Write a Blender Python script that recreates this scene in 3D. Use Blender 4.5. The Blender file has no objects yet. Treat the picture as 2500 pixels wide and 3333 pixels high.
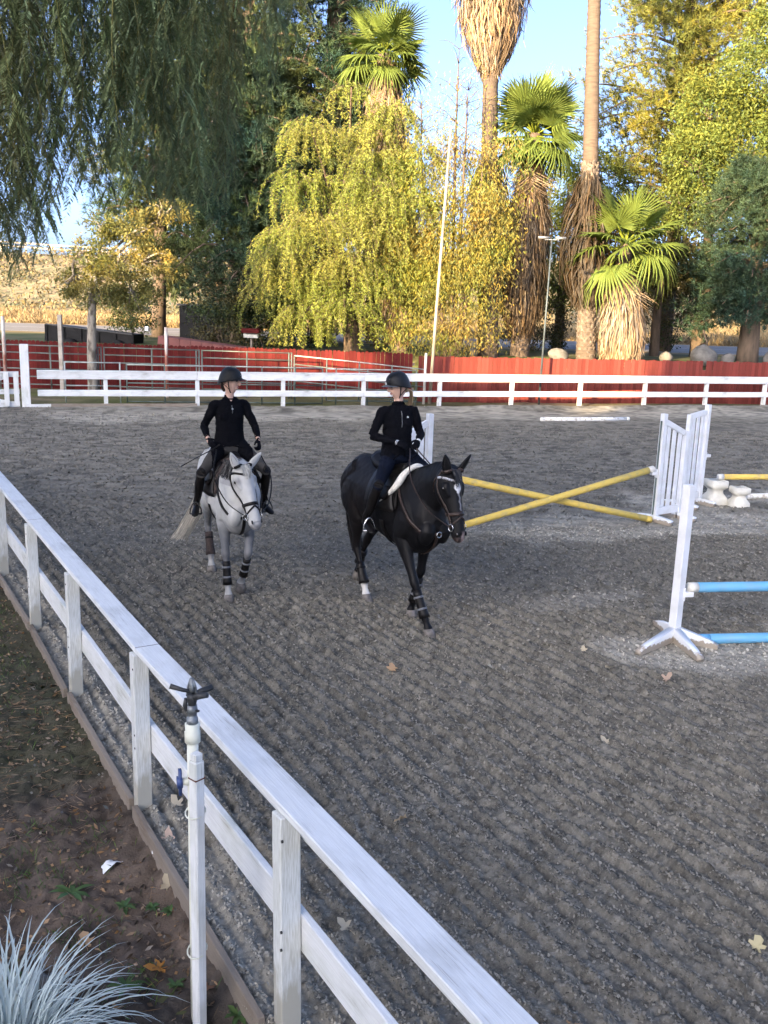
import bpy, bmesh, math, random
import numpy as np
from mathutils import Vector, Matrix, Quaternion
from mathutils.bvhtree import BVHTree

random.seed(7)
RNG = np.random.default_rng(11)
scene = bpy.context.scene
COL = scene.collection

# ------------------------------------------------------------------ camera
CAM_H = 3.25
FPX, IMG_W, IMG_H, HORIZON = 3000.0, 2500.0, 3333.0, 1000.0
PITCH = math.atan((IMG_H / 2 - HORIZON) / FPX)
ROLL = math.radians(1.9)
cam_data = bpy.data.cameras.new('camera')
cam_data.sensor_fit = 'VERTICAL'
cam_data.sensor_height = 36.0
cam_data.lens = 36.0 * FPX / IMG_H
cam_data.clip_start = 0.05
cam_data.clip_end = 6000.0
camera = bpy.data.objects.new('camera', cam_data)
COL.objects.link(camera)
_f = Vector((0, math.cos(PITCH), -math.sin(PITCH)))
_r = Vector((1, 0, 0))
_u = _r.cross(_f)
_cu = _u * math.cos(ROLL) - _r * math.sin(ROLL)
_cr = _r * math.cos(ROLL) + _u * math.sin(ROLL)
camera.matrix_world = Matrix(((_cr.x, _cu.x, -_f.x, 0), (_cr.y, _cu.y, -_f.y, 0), (_cr.z, _cu.z, -_f.z, CAM_H), (0, 0, 0, 1)))
scene.camera = camera

# ------------------------------------------------------------------ light
SUN_EL, SUN_AZ = math.radians(12.0), math.radians(212.0)
world = bpy.data.worlds.new('World')
scene.world = world
world.use_nodes = True
wn = world.node_tree
wn.nodes.clear()
w_out = wn.nodes.new('ShaderNodeOutputWorld')
w_bg = wn.nodes.new('ShaderNodeBackground')
w_sky = wn.nodes.new('ShaderNodeTexSky')
w_sky.sky_type = 'NISHITA'
w_sky.sun_disc = False
w_sky.sun_elevation = SUN_EL
w_sky.sun_rotation = SUN_AZ
w_sky.altitude = 200.0
w_sky.air_density = 0.3
w_sky.dust_density = 4.0
w_sky.ozone_density = 1.5
w_bg.inputs['Strength'].default_value = 0.15
wn.links.new(w_sky.outputs[0], w_bg.inputs['Color'])
wn.links.new(w_bg.outputs[0], w_out.inputs['Surface'])
sun_data = bpy.data.lights.new('sun', 'SUN')
sun_data.energy = 4.3
sun_data.angle = math.radians(0.53)
sun_data.color = (1.0, 0.75, 0.41)
sun = bpy.data.objects.new('sun', sun_data)
COL.objects.link(sun)
_to_sun = Vector((math.sin(SUN_AZ) * math.cos(SUN_EL), math.cos(SUN_AZ) * math.cos(SUN_EL), math.sin(SUN_EL)))
sun.rotation_euler = _to_sun.to_track_quat('Z', 'Y').to_euler()
sun.location = (-30, -30, 25)
scene.cycles.adaptive_threshold = 0.02
scene.cycles.max_bounces = 6
scene.cycles.diffuse_bounces = 3
scene.cycles.glossy_bounces = 2
scene.cycles.transmission_bounces = 4
scene.view_settings.view_transform = 'Standard'
scene.view_settings.look = 'None'
scene.view_settings.exposure = 2.68
scene.view_settings.gamma = 1.0
scene.view_settings.use_curve_mapping = False

# ------------------------------------------------------------------ helpers: objects
def world_of(o):
    m = o.matrix_basis.copy()
    if o.parent:
        return world_of(o.parent) @ o.matrix_parent_inverse @ m
    return m

def attach(o, parent):
    if parent is not None:
        o.parent = parent
        o.matrix_parent_inverse = world_of(parent).inverted()
    return o

def tag(o, label=None, cat=None, group=None, kind=None):
    if label: o['label'] = label
    if cat: o['category'] = cat
    if group: o['group'] = group
    if kind: o['kind'] = kind
    return o

def thing(name, label, cat, loc=(0, 0, 0), group=None, rotz=0.0):
    o = bpy.data.objects.new(name, None)
    o.empty_display_size = 0.1
    o.location = loc
    o.rotation_euler = (0, 0, rotz)
    COL.objects.link(o)
    return tag(o, label, cat, group)

def link(name, me, parent=None, mtx=None, kind=None):
    o = bpy.data.objects.new(name, me)
    COL.objects.link(o)
    if mtx is not None:
        o.matrix_basis = mtx
    attach(o, parent)
    if kind: o['kind'] = kind
    return o

def np_mesh(name, V, quads=None, tris=None, mat=None, col=None, smooth=False):
    V = np.asarray(V, dtype=np.float32).reshape(-1, 3)
    nq = 0 if quads is None else len(quads)
    nt = 0 if tris is None else len(tris)
    me = bpy.data.meshes.new(name)
    me.vertices.add(len(V))
    me.vertices.foreach_set('co', V.ravel())
    li = []
    if nq: li.append(np.asarray(quads, dtype=np.int32).ravel())
    if nt: li.append(np.asarray(tris, dtype=np.int32).ravel())
    li = np.concatenate(li)
    me.loops.add(len(li))
    me.loops.foreach_set('vertex_index', li)
    me.polygons.add(nq + nt)
    st = np.concatenate([np.arange(nq) * 4, nq * 4 + np.arange(nt) * 3]).astype(np.int32)
    me.polygons.foreach_set('loop_start', st)
    if smooth:
        me.polygons.foreach_set('use_smooth', np.ones(nq + nt, dtype=bool))
    if col is not None:
        a = me.attributes.new('Col', 'FLOAT_COLOR', 'POINT')
        c = np.ones((len(V), 4), dtype=np.float32)
        c[:, :3] = np.asarray(col, dtype=np.float32)
        c[:, 3] = np.clip(vnoise(V[:, 0] * 0.9 + V[:, 1] * 0.5, V[:, 2] * 1.1, 3) * 1.6 - 0.3, 0, 1)      # broad drift between two leaf tones
        a.data.foreach_set('color', c.ravel())
    if mat is not None:
        me.materials.append(mat)
    me.update(calc_edges=True)
    return me

class Geo:
    """collects vertices and faces for one mesh"""
    def __init__(self):
        self.V, self.Q, self.T, self.C, self.n = [], [], [], [], 0
    def add(self, V, quads=None, tris=None, col=None):
        V = np.asarray(V, dtype=np.float32).reshape(-1, 3)
        if quads is not None and len(quads): self.Q.append(np.asarray(quads, dtype=np.int32) + self.n)
        if tris is not None and len(tris): self.T.append(np.asarray(tris, dtype=np.int32) + self.n)
        self.V.append(V)
        if col is None: c = np.ones((len(V), 3), dtype=np.float32)
        else: c = np.broadcast_to(np.asarray(col, dtype=np.float32), (len(V), 3))
        self.C.append(c)
        self.n += len(V)
        return self
    def mesh(self, name, mat=None, smooth=False):
        return np_mesh(name, np.concatenate(self.V), np.concatenate(self.Q) if self.Q else None,
                       np.concatenate(self.T) if self.T else None, mat, np.concatenate(self.C), smooth)
    def obj(self, name, mat=None, parent=None, smooth=False, kind=None):
        return link(name, self.mesh(name, mat, smooth), parent, None, kind)

BOXQ = np.array([[0, 3, 2, 1], [4, 5, 6, 7], [0, 1, 5, 4], [1, 2, 6, 5], [2, 3, 7, 6], [3, 0, 4, 7]])
def box_v(x0, x1, y0, y1, z0, z1):
    return np.array([[x0, y0, z0], [x1, y0, z0], [x1, y1, z0], [x0, y1, z0], [x0, y0, z1], [x1, y0, z1], [x1, y1, z1], [x0, y1, z1]], dtype=np.float32)

_box_cache = {}
def box_mesh(sx, sy, sz, bev, mat):
    key = (round(sx, 4), round(sy, 4), round(sz, 4), bev, mat.name)
    if key in _box_cache: return _box_cache[key]
    bm = bmesh.new()
    bmesh.ops.create_cube(bm, size=1.0)
    for v in bm.verts: v.co = Vector((v.co.x * sx, v.co.y * sy, v.co.z * sz))
    if bev: bmesh.ops.bevel(bm, geom=bm.edges[:], offset=bev, segments=1, affect='EDGES')
    me = bpy.data.meshes.new('board')
    bm.to_mesh(me); bm.free()
    me.materials.append(mat)
    _box_cache[key] = me
    return me

def bar(name, a, b, width, height, mat, parent=None, bev=0.004, up=(0, 0, 1), roll=0.0):
    """a squared board from a to b, its length along the local x axis"""
    a, b = Vector(a), Vector(b)
    d = b - a
    L = d.length
    x = d.normalized()
    upv = Vector(up)
    if abs(x.dot(upv)) > 0.98: upv = Vector((0, 1, 0)) if abs(x.y) < 0.9 else Vector((1, 0, 0))
    y = upv.cross(x).normalized()
    z = x.cross(y)
    if roll:
        q = Quaternion(x, roll); y = q @ y; z = q @ z
    m = Matrix(((x.x, y.x, z.x, 0), (x.y, y.y, z.y, 0), (x.z, y.z, z.z, 0), (0, 0, 0, 1)))
    m.translation = (a + b) / 2
    return link(name, box_mesh(round(L, 3), width, height, bev, mat), parent, m)

def post(name, base, h, w, mat, parent=None, rotz=0.0, d=None, lean=(0, 0), bev=0.005):
    """an upright squared post; its grain runs along local x like every board"""
    b = Vector(base)
    t = b + Vector((lean[0], lean[1], h))
    dirx = (math.cos(rotz), math.sin(rotz), 0)
    return bar(name, b, t, w, d or w, mat, parent, bev, up=dirx)

def frames(P):
    P = np.asarray(P, dtype=float)
    T = np.gradient(P, axis=0)
    T /= np.linalg.norm(T, axis=1)[:, None] + 1e-9
    ref = np.array([0, 0, 1.0]) if abs(T[0][2]) < 0.9 else np.array([1.0, 0, 0])
    N = np.zeros_like(P)
    n = ref - T[0] * (ref @ T[0]); n /= np.linalg.norm(n)
    for i in range(len(P)):
        n = n - T[i] * (n @ T[i]); n /= np.linalg.norm(n) + 1e-9
        N[i] = n
    return T, N, np.cross(T, N)

def tube(P, R, n=6, cap=True, flat=1.0):
    """tapered tube; returns V, quads, tris"""
    P = np.asarray(P, dtype=float)
    R = np.broadcast_to(np.asarray(R, dtype=float), (len(P),))
    T, N, B = frames(P)
    a = np.arange(n) * 2 * np.pi / n
    V = P[:, None, :] + R[:, None, None] * (np.cos(a)[None, :, None] * N[:, None, :] * flat + np.sin(a)[None, :, None] * B[:, None, :])
    V = V.reshape(-1, 3)
    i = np.arange(len(P) - 1)[:, None] * n
    j = np.arange(n)[None, :]
    k = (j + 1) % n
    Q = np.stack([i + j, i + k, i + n + k, i + n + j], axis=-1).reshape(-1, 4)
    Tr = None
    if cap:
        V = np.concatenate([V, P[:1], P[-1:]])
        m = len(P) * n
        jj = np.arange(n); kk = (jj + 1) % n
        Tr = np.concatenate([np.stack([np.full(n, m), kk, jj], 1), np.stack([np.full(n, m + 1), m - n + jj, m - n + kk], 1)])
    return V, Q, Tr

def tube_obj(name, P, R, mat, parent=None, n=8, flat=1.0, smooth=True):
    V, Q, T = tube(P, R, n, True, flat)
    return link(name, np_mesh(name, V, Q, T, mat, None, smooth), parent)

def smooth_path(pts, m=6):
    """Catmull-Rom through the points"""
    P = np.asarray(pts, dtype=float)
    P = np.concatenate([2 * P[:1] - P[1:2], P, 2 * P[-1:] - P[-2:-1]])
    out = []
    for i in range(1, len(P) - 2):
        t = np.linspace(0, 1, m, endpoint=False)[:, None]
        a, b, c, d = P[i - 1], P[i], P[i + 1], P[i + 2]
        out.append(0.5 * (2 * b + (c - a) * t + (2 * a - 5 * b + 4 * c - d) * t ** 2 + (3 * b - a - 3 * c + d) * t ** 3))
    out.append(P[-2:-1])
    return np.concatenate(out)

def vnoise(x, y, seed=0):
    x = np.asarray(x, dtype=float); y = np.asarray(y, dtype=float)
    xi = np.floor(x).astype(np.int64); yi = np.floor(y).astype(np.int64)
    fx = x - xi; fy = y - yi
    fx = fx * fx * (3 - 2 * fx); fy = fy * fy * (3 - 2 * fy)
    def h(a, b):
        k = (a * 374761393 + b * 668265263 + seed * 1442695041) & 0xFFFFFFFF
        k = ((k ^ (k >> 13)) * 1274126177) & 0xFFFFFFFF
        return ((k ^ (k >> 16)) & 0xFFFF) / 65535.0
    return (h(xi, yi) * (1 - fx) + h(xi + 1, yi) * fx) * (1 - fy) + (h(xi, yi + 1) * (1 - fx) + h(xi + 1, yi + 1) * fx) * fy

def sstep(a, b, x):
    t = np.clip((x - a) / (b - a), 0, 1)
    return t * t * (3 - 2 * t)

# ------------------------------------------------------------------ helpers: materials
def new_mat(name):
    m = bpy.data.materials.new(name)
    m.use_nodes = True
    nt = m.node_tree
    for n in list(nt.nodes):
        if n.type != 'OUTPUT_MATERIAL': nt.nodes.remove(n)
    out = [n for n in nt.nodes if n.type == 'OUTPUT_MATERIAL'][0]
    return m, nt, out

def N(nt, kind, **kw):
    n = nt.nodes.new(kind)
    for k, v in kw.items():
        if k in n.inputs: n.inputs[k].default_value = v
        else: setattr(n, k, v)
    return n

def mixc(nt, fac, a, b, mode='MIX'):
    n = nt.nodes.new('ShaderNodeMix'); n.data_type = 'RGBA'; n.blend_type = mode
    for sock, v in ((n.inputs[0], fac), (n.inputs[6], a), (n.inputs[7], b)):
        if hasattr(v, 'is_linked') or isinstance(v, bpy.types.NodeSocket): nt.links.new(v, sock)
        elif isinstance(v, (int, float)): sock.default_value = v
        else: sock.default_value = (v[0], v[1], v[2], 1)
    return n.outputs[2]

def ramp(nt, src, p0, p1, c0=(0, 0, 0), c1=(1, 1, 1)):
    r = nt.nodes.new('ShaderNodeValToRGB')
    r.color_ramp.elements[0].position = p0; r.color_ramp.elements[1].position = p1
    r.color_ramp.elements[0].color = (*c0, 1); r.color_ramp.elements[1].color = (*c1, 1)
    nt.links.new(src, r.inputs[0])
    return r.outputs[0]

def noise(nt, scale, detail=4, stretch=None, rough=0.55, coord='Object', dist=0.0):
    tc = nt.nodes.new('ShaderNodeTexCoord')
    v = tc.outputs[coord]
    if stretch:
        mp = nt.nodes.new('ShaderNodeMapping'); mp.inputs['Scale'].default_value = stretch
        nt.links.new(v, mp.inputs['Vector']); v = mp.outputs[0]
    n = N(nt, 'ShaderNodeTexNoise', Scale=scale, Detail=detail, Roughness=rough, Distortion=dist)
    nt.links.new(v, n.inputs['Vector'])
    return n.outputs['Fac']

def bump_of(nt, h, strength, dist=0.01):
    b = N(nt, 'ShaderNodeBump', Strength=strength, Distance=dist)
    nt.links.new(h, b.inputs['Height'])
    return b.outputs['Normal']

def mat(name, c1, c2=None, rough=0.7, scale=6.0, bump=0.0, bscale=60.0, stretch=None, attr=False, spec=0.35, rand=0.0, metal=0.0, coat=0.0, p=(0.35, 0.65), sheen=0.0):
    m, nt, out = new_mat(name)
    bs = N(nt, 'ShaderNodeBsdfPrincipled', Roughness=rough, Metallic=metal)
    bs.inputs['Specular IOR Level'].default_value = spec
    if coat: bs.inputs['Coat Weight'].default_value = coat
    if sheen: bs.inputs['Sheen Weight'].default_value = sheen
    c2 = c2 or tuple(x * 0.8 for x in c1)
    f = ramp(nt, noise(nt, scale, 5, stretch), p[0], p[1])
    c = mixc(nt, f, c1, c2)
    if attr:
        a = N(nt, 'ShaderNodeAttribute', attribute_name='Col')
        c = mixc(nt, 1.0, c, a.outputs['Color'], 'MULTIPLY')
    if rand:
        oi = nt.nodes.new('ShaderNodeObjectInfo')
        mr = N(nt, 'ShaderNodeMapRange')
        mr.inputs[3].default_value = 1 - rand; mr.inputs[4].default_value = 1 + rand * 0.6
        nt.links.new(oi.outputs['Random'], mr.inputs[0])
        hs = N(nt, 'ShaderNodeHueSaturation')
        nt.links.new(mr.outputs[0], hs.inputs['Value']); nt.links.new(c, hs.inputs['Color'])
        c = hs.outputs[0]
    nt.links.new(c, bs.inputs['Base Color'])
    if bump:
        nt.links.new(bump_of(nt, noise(nt, bscale, 4, stretch), bump, 0.008), bs.inputs['Normal'])
    nt.links.new(bs.outputs[0], out.inputs[0])
    return m

def leaf_mat(name, c1, c2, trans=0.35, scale=0.6, rough=0.55):
    """thin leaves: per-leaf tint from the mesh, some light through the blade"""
    m, nt, out = new_mat(name)
    a = N(nt, 'ShaderNodeAttribute', attribute_name='Col')
    c = mixc(nt, a.outputs['Alpha'], c1, c2)
    c = mixc(nt, 1.0, c, a.outputs['Color'], 'MULTIPLY')
    d = N(nt, 'ShaderNodeBsdfPrincipled', Roughness=rough)
    d.inputs['Specular IOR Level'].default_value = 0.2
    t = N(nt, 'ShaderNodeBsdfTranslucent')
    nt.links.new(c, d.inputs['Base Color']); nt.links.new(c, t.inputs['Color'])
    mx = N(nt, 'ShaderNodeMixShader'); mx.inputs[0].default_value = trans
    nt.links.new(d.outputs[0], mx.inputs[1]); nt.links.new(t.outputs[0], mx.inputs[2])
    nt.links.new(mx.outputs[0], out.inputs[0])
    return m

def painted_wood(name, paint, grime, wood, wear=0.5, rand=0.06, rough=0.5):
    """painted board: long grain under the paint, grey-green grime, a few bare streaks"""
    m, nt, out = new_mat(name)
    bs = N(nt, 'ShaderNodeBsdfPrincipled', Roughness=rough)
    bs.inputs['Specular IOR Level'].default_value = 0.3 if rough < 0.6 else 0.1
    grain = noise(nt, 9.0, 6, (0.35, 7.0, 7.0), 0.6, 'Object', 1.2)
    blot = noise(nt, 2.6, 6, (0.8, 1.5, 1.5), 0.6)
    fine = noise(nt, 30.0, 3, (0.12, 6.0, 6.0), 0.6)
    c = mixc(nt, ramp(nt, grain, 0.42, 0.58), paint, tuple(x * 0.90 for x in paint))
    c = mixc(nt, ramp(nt, blot, 0.50, 0.78), c, grime)
    nx = N(nt, 'ShaderNodeMath', operation='MULTIPLY')
    nt.links.new(ramp(nt, fine, 0.60, 0.66), nx.inputs[0]); nt.links.new(ramp(nt, blot, 0.45 , 0.70), nx.inputs[1])
    ny = N(nt, 'ShaderNodeMath', operation='MULTIPLY'); ny.inputs[1].default_value = wear
    nt.links.new(nx.outputs[0], ny.inputs[0])
    c = mixc(nt, ny.outputs[0], c, wood)
    if rand:
        oi = nt.nodes.new('ShaderNodeObjectInfo')
        mr = N(nt, 'ShaderNodeMapRange'); mr.inputs[3].default_value = 1 - rand; mr.inputs[4].default_value = 1 + rand * 0.5
        nt.links.new(oi.outputs['Random'], mr.inputs[0])
        hs = N(nt, 'ShaderNodeHueSaturation'); nt.links.new(mr.outputs[0], hs.inputs['Value']); nt.links.new(c, hs.inputs['Color'])
        c = hs.outputs[0]
    nt.links.new(c, bs.inputs['Base Color'])
    ad = N(nt, 'ShaderNodeMath', operation='ADD'); nt.links.new(grain, ad.inputs[0]); nt.links.new(fine, ad.inputs[1])
    nt.links.new(bump_of(nt, ad.outputs[0], 0.35, 0.004), bs.inputs['Normal'])
    nt.links.new(bs.outputs[0], out.inputs[0])
    return m

MT = {}
MT['white_wood'] = painted_wood('white_painted_wood', (0.66, 0.67, 0.67), (0.42, 0.44, 0.39), (0.22, 0.19, 0.155), 0.8)
MT['white_rail'] = painted_wood('white_rail_paint', (0.66, 0.675, 0.68), (0.44, 0.45, 0.445), (0.25, 0.23, 0.21), 1.0)
MT['white_clean'] = mat('white_jump_paint', (0.74, 0.75, 0.77), (0.62, 0.62, 0.61), 0.5, 5.0, 0.15, 60, p=(0.42, 0.72))
MT['cream_plastic'] = mat('cream_plastic', (0.72, 0.69, 0.60), (0.58, 0.55, 0.47), 0.5, 5.0)
MT['red_wood'] = painted_wood('red_painted_wood', (0.105, 0.0165, 0.0155), (0.072, 0.013, 0.0125), (0.14, 0.06, 0.045), 0.6, 0.3, 0.9)
MT['red_faded'] = painted_wood('faded_red_painted_wood', (0.190, 0.043, 0.034), (0.135, 0.034, 0.029), (0.28, 0.14, 0.11), 1.0, 0.32, 0.9)
MT['raw_wood'] = painted_wood('weathered_wood', (0.26, 0.22, 0.18), (0.16, 0.12, 0.09), (0.33, 0.30, 0.25), 0.7, 0.2, 0.85)
MT['yellow'] = mat('yellow_pole_paint', (0.72, 0.51, 0.11), (0.50, 0.38, 0.15), 0.5, 9.0, 0.1, 50, p=(0.50, 0.72))
MT['blue'] = mat('blue_pole_paint', (0.13, 0.37, 0.60), (0.17, 0.34, 0.50), 0.45, 5.0, p=(0.5, 0.75))
MT['pipe_green'] = mat('green_pipe', (0.075, 0.11, 0.095), (0.15, 0.18, 0.165), 0.45, 3.0, metal=0.2)
MT['pipe_pale'] = mat('worn_pale_pipe', (0.42, 0.44, 0.42), (0.22, 0.27, 0.24), 0.5, 5.0)
MT['metal'] = mat('dull_metal', (0.42, 0.43, 0.44), (0.25, 0.25, 0.25), 0.4, 20, metal=0.7)
MT['dark_metal'] = mat('dark_metal', (0.025, 0.025, 0.028), (0.05, 0.05, 0.05), 0.45, 30, metal=0.4)
MT['black_paint'] = mat('black_paint', (0.0045, 0.0045, 0.005), (0.008, 0.008, 0.009), 0.6, 5, spec=0.15)
MT['stone'] = mat('boulder_stone', (0.145, 0.135, 0.125), (0.085, 0.08, 0.072), 0.9, 4.0, 0.6, 18)
MT['bark'] = mat('bark', (0.12, 0.085, 0.06), (0.06, 0.045, 0.034), 0.95, 5.0, 0.8, 14, (1, 1, 0.25))
MT['bark_pale'] = mat('pale_bark', (0.27, 0.24, 0.20), (0.10, 0.085, 0.07), 0.95, 6.0, 0.6, 12, (1, 1, 0.4), p=(0.45, 0.58))
# ------------------------------------------------------------------ the setting
FENCE_A = np.array([-0.39, 3.62]); FENCE_D = np.array([-4.09, 6.92]); FENCE_D = FENCE_D / np.linalg.norm(FENCE_D)
FENCE_N = np.array([FENCE_D[1], -FENCE_D[0]])          # points into the arena
def fence_side(x, y):
    return (x - FENCE_A[0]) * FENCE_N[0] + (y - FENCE_A[1]) * FENCE_N[1]
def far_line(x): return 31.05 + 0.335 * x

def capsule(x, y, a, b, r):
    ax, ay = a; dx, dy = b[0] - ax, b[1] - ay
    t = np.clip(((x - ax) * dx + (y - ay) * dy) / (dx * dx + dy * dy), 0, 1)
    return np.hypot(x - ax - t * dx, y - ay - t * dy) / r

HOOF = [(RNG.uniform(-4, 6), RNG.uniform(3.2, 14), RNG.uniform(0, 6.28)) for _ in range(230)]
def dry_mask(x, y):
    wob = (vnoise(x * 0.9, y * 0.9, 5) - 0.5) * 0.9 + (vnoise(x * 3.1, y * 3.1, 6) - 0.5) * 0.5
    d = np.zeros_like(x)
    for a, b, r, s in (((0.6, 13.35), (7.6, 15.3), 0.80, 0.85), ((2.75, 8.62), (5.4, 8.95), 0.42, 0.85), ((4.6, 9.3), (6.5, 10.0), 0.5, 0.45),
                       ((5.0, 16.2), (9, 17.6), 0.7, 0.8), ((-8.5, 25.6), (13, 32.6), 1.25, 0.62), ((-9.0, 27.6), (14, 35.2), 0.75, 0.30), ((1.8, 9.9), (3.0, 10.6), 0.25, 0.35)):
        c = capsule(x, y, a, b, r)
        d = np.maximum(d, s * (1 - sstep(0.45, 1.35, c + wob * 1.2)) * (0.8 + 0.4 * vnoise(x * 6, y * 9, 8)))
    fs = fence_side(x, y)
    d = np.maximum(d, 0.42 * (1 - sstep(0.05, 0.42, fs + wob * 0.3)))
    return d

def clods(x, y, cell, seed):
    """jittered cells: distance to the nearest lump centre and that lump's own random number"""
    gx = np.floor(x / cell).astype(np.int64); gy = np.floor(y / cell).astype(np.int64)
    best = np.full(x.shape, 9.0); rid = np.zeros(x.shape)
    def hh(a, b, k):
        v = (a * 374761393 + b * 668265263 + (seed * 7 + k) * 1442695041) & 0xFFFFFFFF
        v = ((v ^ (v >> 13)) * 1274126177) & 0xFFFFFFFF
        return ((v ^ (v >> 16)) & 0xFFFF) / 65535.0
    for i in (-1, 0, 1):
        for j in (-1, 0, 1):
            a, b = gx + i, gy + j
            dx = x / cell - (a + 0.15 + 0.7 * hh(a, b, 1)); dy = y / cell - (b + 0.15 + 0.7 * hh(a, b, 2))
            r = hh(a, b, 3); d = np.hypot(dx, dy) / (0.62 + 0.5 * r)
            m = d < best
            best = np.where(m, d, best); rid = np.where(m, r, rid)
    return best, rid
def sand_h(x, y):
    t = FENCE_D
    q = x * t[1] - y * t[0]; s = x * t[0] + y * t[1]
    q = q + 0.16 * (vnoise(x * 0.45, y * 0.45, 1) - 0.5) + 0.015 * (vnoise(x * 4, y * 4, 2) - 0.5)
    far = sstep(11, 17, y)
    amp = 0.3 + 0.9 * vnoise(x * 0.55, y * 0.55, 3)
    fur = (np.sin(2 * np.pi * q / 0.135) + 0.5 * np.sin(2 * np.pi * q / 0.081 + 1.3)) * 0.020 * amp
    d1, r1 = clods(q, s * 0.55, 0.046, 11); d2, r2 = clods(q, s * 0.8, 0.027, 12); d3, r3 = clods(x * 0.55, y, 0.13, 13)
    dome = lambda d, r: np.sqrt(np.clip(1 - np.minimum(d, 1) ** 2, 0, 1)) * (0.25 + r)
    cl = dome(d1, r1) * 0.022 + dome(d2, r2) * 0.016 - 0.022 + (vnoise(q / 0.11, s / 0.2, 15) - 0.5) * 0.010
    cl2 = (vnoise(x / 0.30, y / 0.12, 13) - 0.5) * 0.034 + (vnoise(x / 0.7, y / 0.3, 16) - 0.5) * 0.03
    h = (fur + cl) * (1 - 0.7 * far) + (cl2 + dome(d3, r3) * 0.024 - 0.01) * far + cl2 * 0.12 * (1 - far)
    for hx, hy, _ in HOOF:
        m = (np.abs(x - hx) < 0.2) & (np.abs(y - hy) < 0.2)
        if m.any():
            r = np.hypot(x[m] - hx, y[m] - hy)
            h[m] += -0.030 * np.exp(-(r / 0.06) ** 2) + 0.013 * np.exp(-((r - 0.095) / 0.03) ** 2)
    return h

def grid_mesh(xs, ys, zf, colf, keep=None):
    X, Y = np.meshgrid(xs, ys)
    x, y = X.ravel(), Y.ravel()
    z = zf(x, y)
    c = colf(x, y)
    nx, ny = len(xs), len(ys)
    i = np.arange(ny - 1)[:, None] * nx; j = np.arange(nx - 1)[None, :]
    Q = np.stack([i + j, i + j + 1, i + nx + j + 1, i + nx + j], -1).reshape(-1, 4)
    if keep is not None:
        k = keep(x, y)
        Q = Q[k[Q].all(axis=1)]
    return np.stack([x, y, z], 1), Q, c

# sand of the riding arena: one sheet, finer towards the viewer
def sand_mat():
    m, nt, out = new_mat('arena_sand')
    bs = N(nt, 'ShaderNodeBsdfPrincipled', Roughness=0.95)
    bs.inputs['Specular IOR Level'].default_value = 0.15
    a = N(nt, 'ShaderNodeAttribute', attribute_name='Col')
    sep = N(nt, 'ShaderNodeSeparateColor'); nt.links.new(a.outputs['Color'], sep.inputs[0])
    n1 = noise(nt, 5.0, 8, None, 0.7); n2 = noise(nt, 55.0, 5, None, 0.7)
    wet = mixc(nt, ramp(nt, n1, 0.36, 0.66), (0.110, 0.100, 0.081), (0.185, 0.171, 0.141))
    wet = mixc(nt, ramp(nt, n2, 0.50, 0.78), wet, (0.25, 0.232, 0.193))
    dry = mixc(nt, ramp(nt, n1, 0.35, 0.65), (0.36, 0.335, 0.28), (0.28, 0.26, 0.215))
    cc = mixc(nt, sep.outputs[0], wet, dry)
    cc = mixc(nt, 1.0, cc, ramp(nt, sep.outputs[1], 0.1, 0.9, (0.60, 0.60, 0.60), (1.38, 1.37, 1.35)), 'MULTIPLY')
    nt.links.new(cc, bs.inputs['Base Color'])
    n3 = noise(nt, 130.0, 4, None, 0.75)
    nt.links.new(bump_of(nt, n3, 0.7, 0.006), bs.inputs['Normal'])
    nt.links.new(bs.outputs[0], out.inputs[0])
    return m
MT['sand'] = sand_mat()

def sand_col(x, y):
    d = dry_mask(x, y)
    q = x * FENCE_D[1] - y * FENCE_D[0]; s = x * FENCE_D[0] + y * FENCE_D[1]
    a, ra = clods(q, s * 0.55, 0.046, 11); b, rb = clods(q, s * 0.8, 0.027, 12); c, rc = clods(x * 0.55, y, 0.13, 13)
    far = sstep(11, 17, y)
    v = (0.55 * ra + 0.45 * rb) * (1 - far) + rc * far
    return np.stack([d, v, d], 1)
def sand_z(x, y):
    d = dry_mask(x, y)
    ridge = 0.10 * np.exp(-((y - (far_line(x) - 1.1)) / 0.5) ** 2) * (0.5 + vnoise(x * 0.9, y * 0.1, 22))
    fl = d * sstep(0.25, 0.6, fence_side(x, y))
    return sand_h(x, y) * (1 - 0.70 * fl) * (1 - 0.25 * d) + ridge - 0.012 * d
sg = Geo()
def sand_strip(x0, x1, y0, y1, s):
    xs = np.arange(x0, x1 + s / 2, s); ys = np.linspace(y0, y1, max(2, int(round((y1 - y0) / s)) + 1))
    V, Q, C = grid_mesh(xs, ys, sand_z, sand_col, lambda x, y: (fence_side(x, y) > -0.105) & (y < far_line(x) + 0.05))
    sg.add(V, Q, None, C)
sand_strip(-1.4, 2.6, 2.0, 4.4, 0.0115)
sand_strip(-2.6, 3.4, 4.4, 6.8, 0.0125)
sand_strip(-4.4, 4.6, 6.8, 10.0, 0.019)
sand_strip(-6.6, 7.2, 10.0, 15.0, 0.034)
sand_strip(-10.5, 11.0, 15.0, 22.0, 0.08)
sand_strip(-14.0, 19.0, 22.0, 38.0, 0.14)
sand_strip(2.6, 12.0, 1.0, 4.4, 0.12)
sand_strip(3.4, 12.0, 4.4, 6.8, 0.12)
sand_strip(4.6, 13.0, 6.8, 10.0, 0.12)
sand_strip(7.2, 15.0, 10.0, 15.0, 0.12)
sand = sg.obj('arena_sand', MT['sand'], None, False)
tag(sand, 'grey raked sand of the riding arena', None, None, 'structure')

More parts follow.
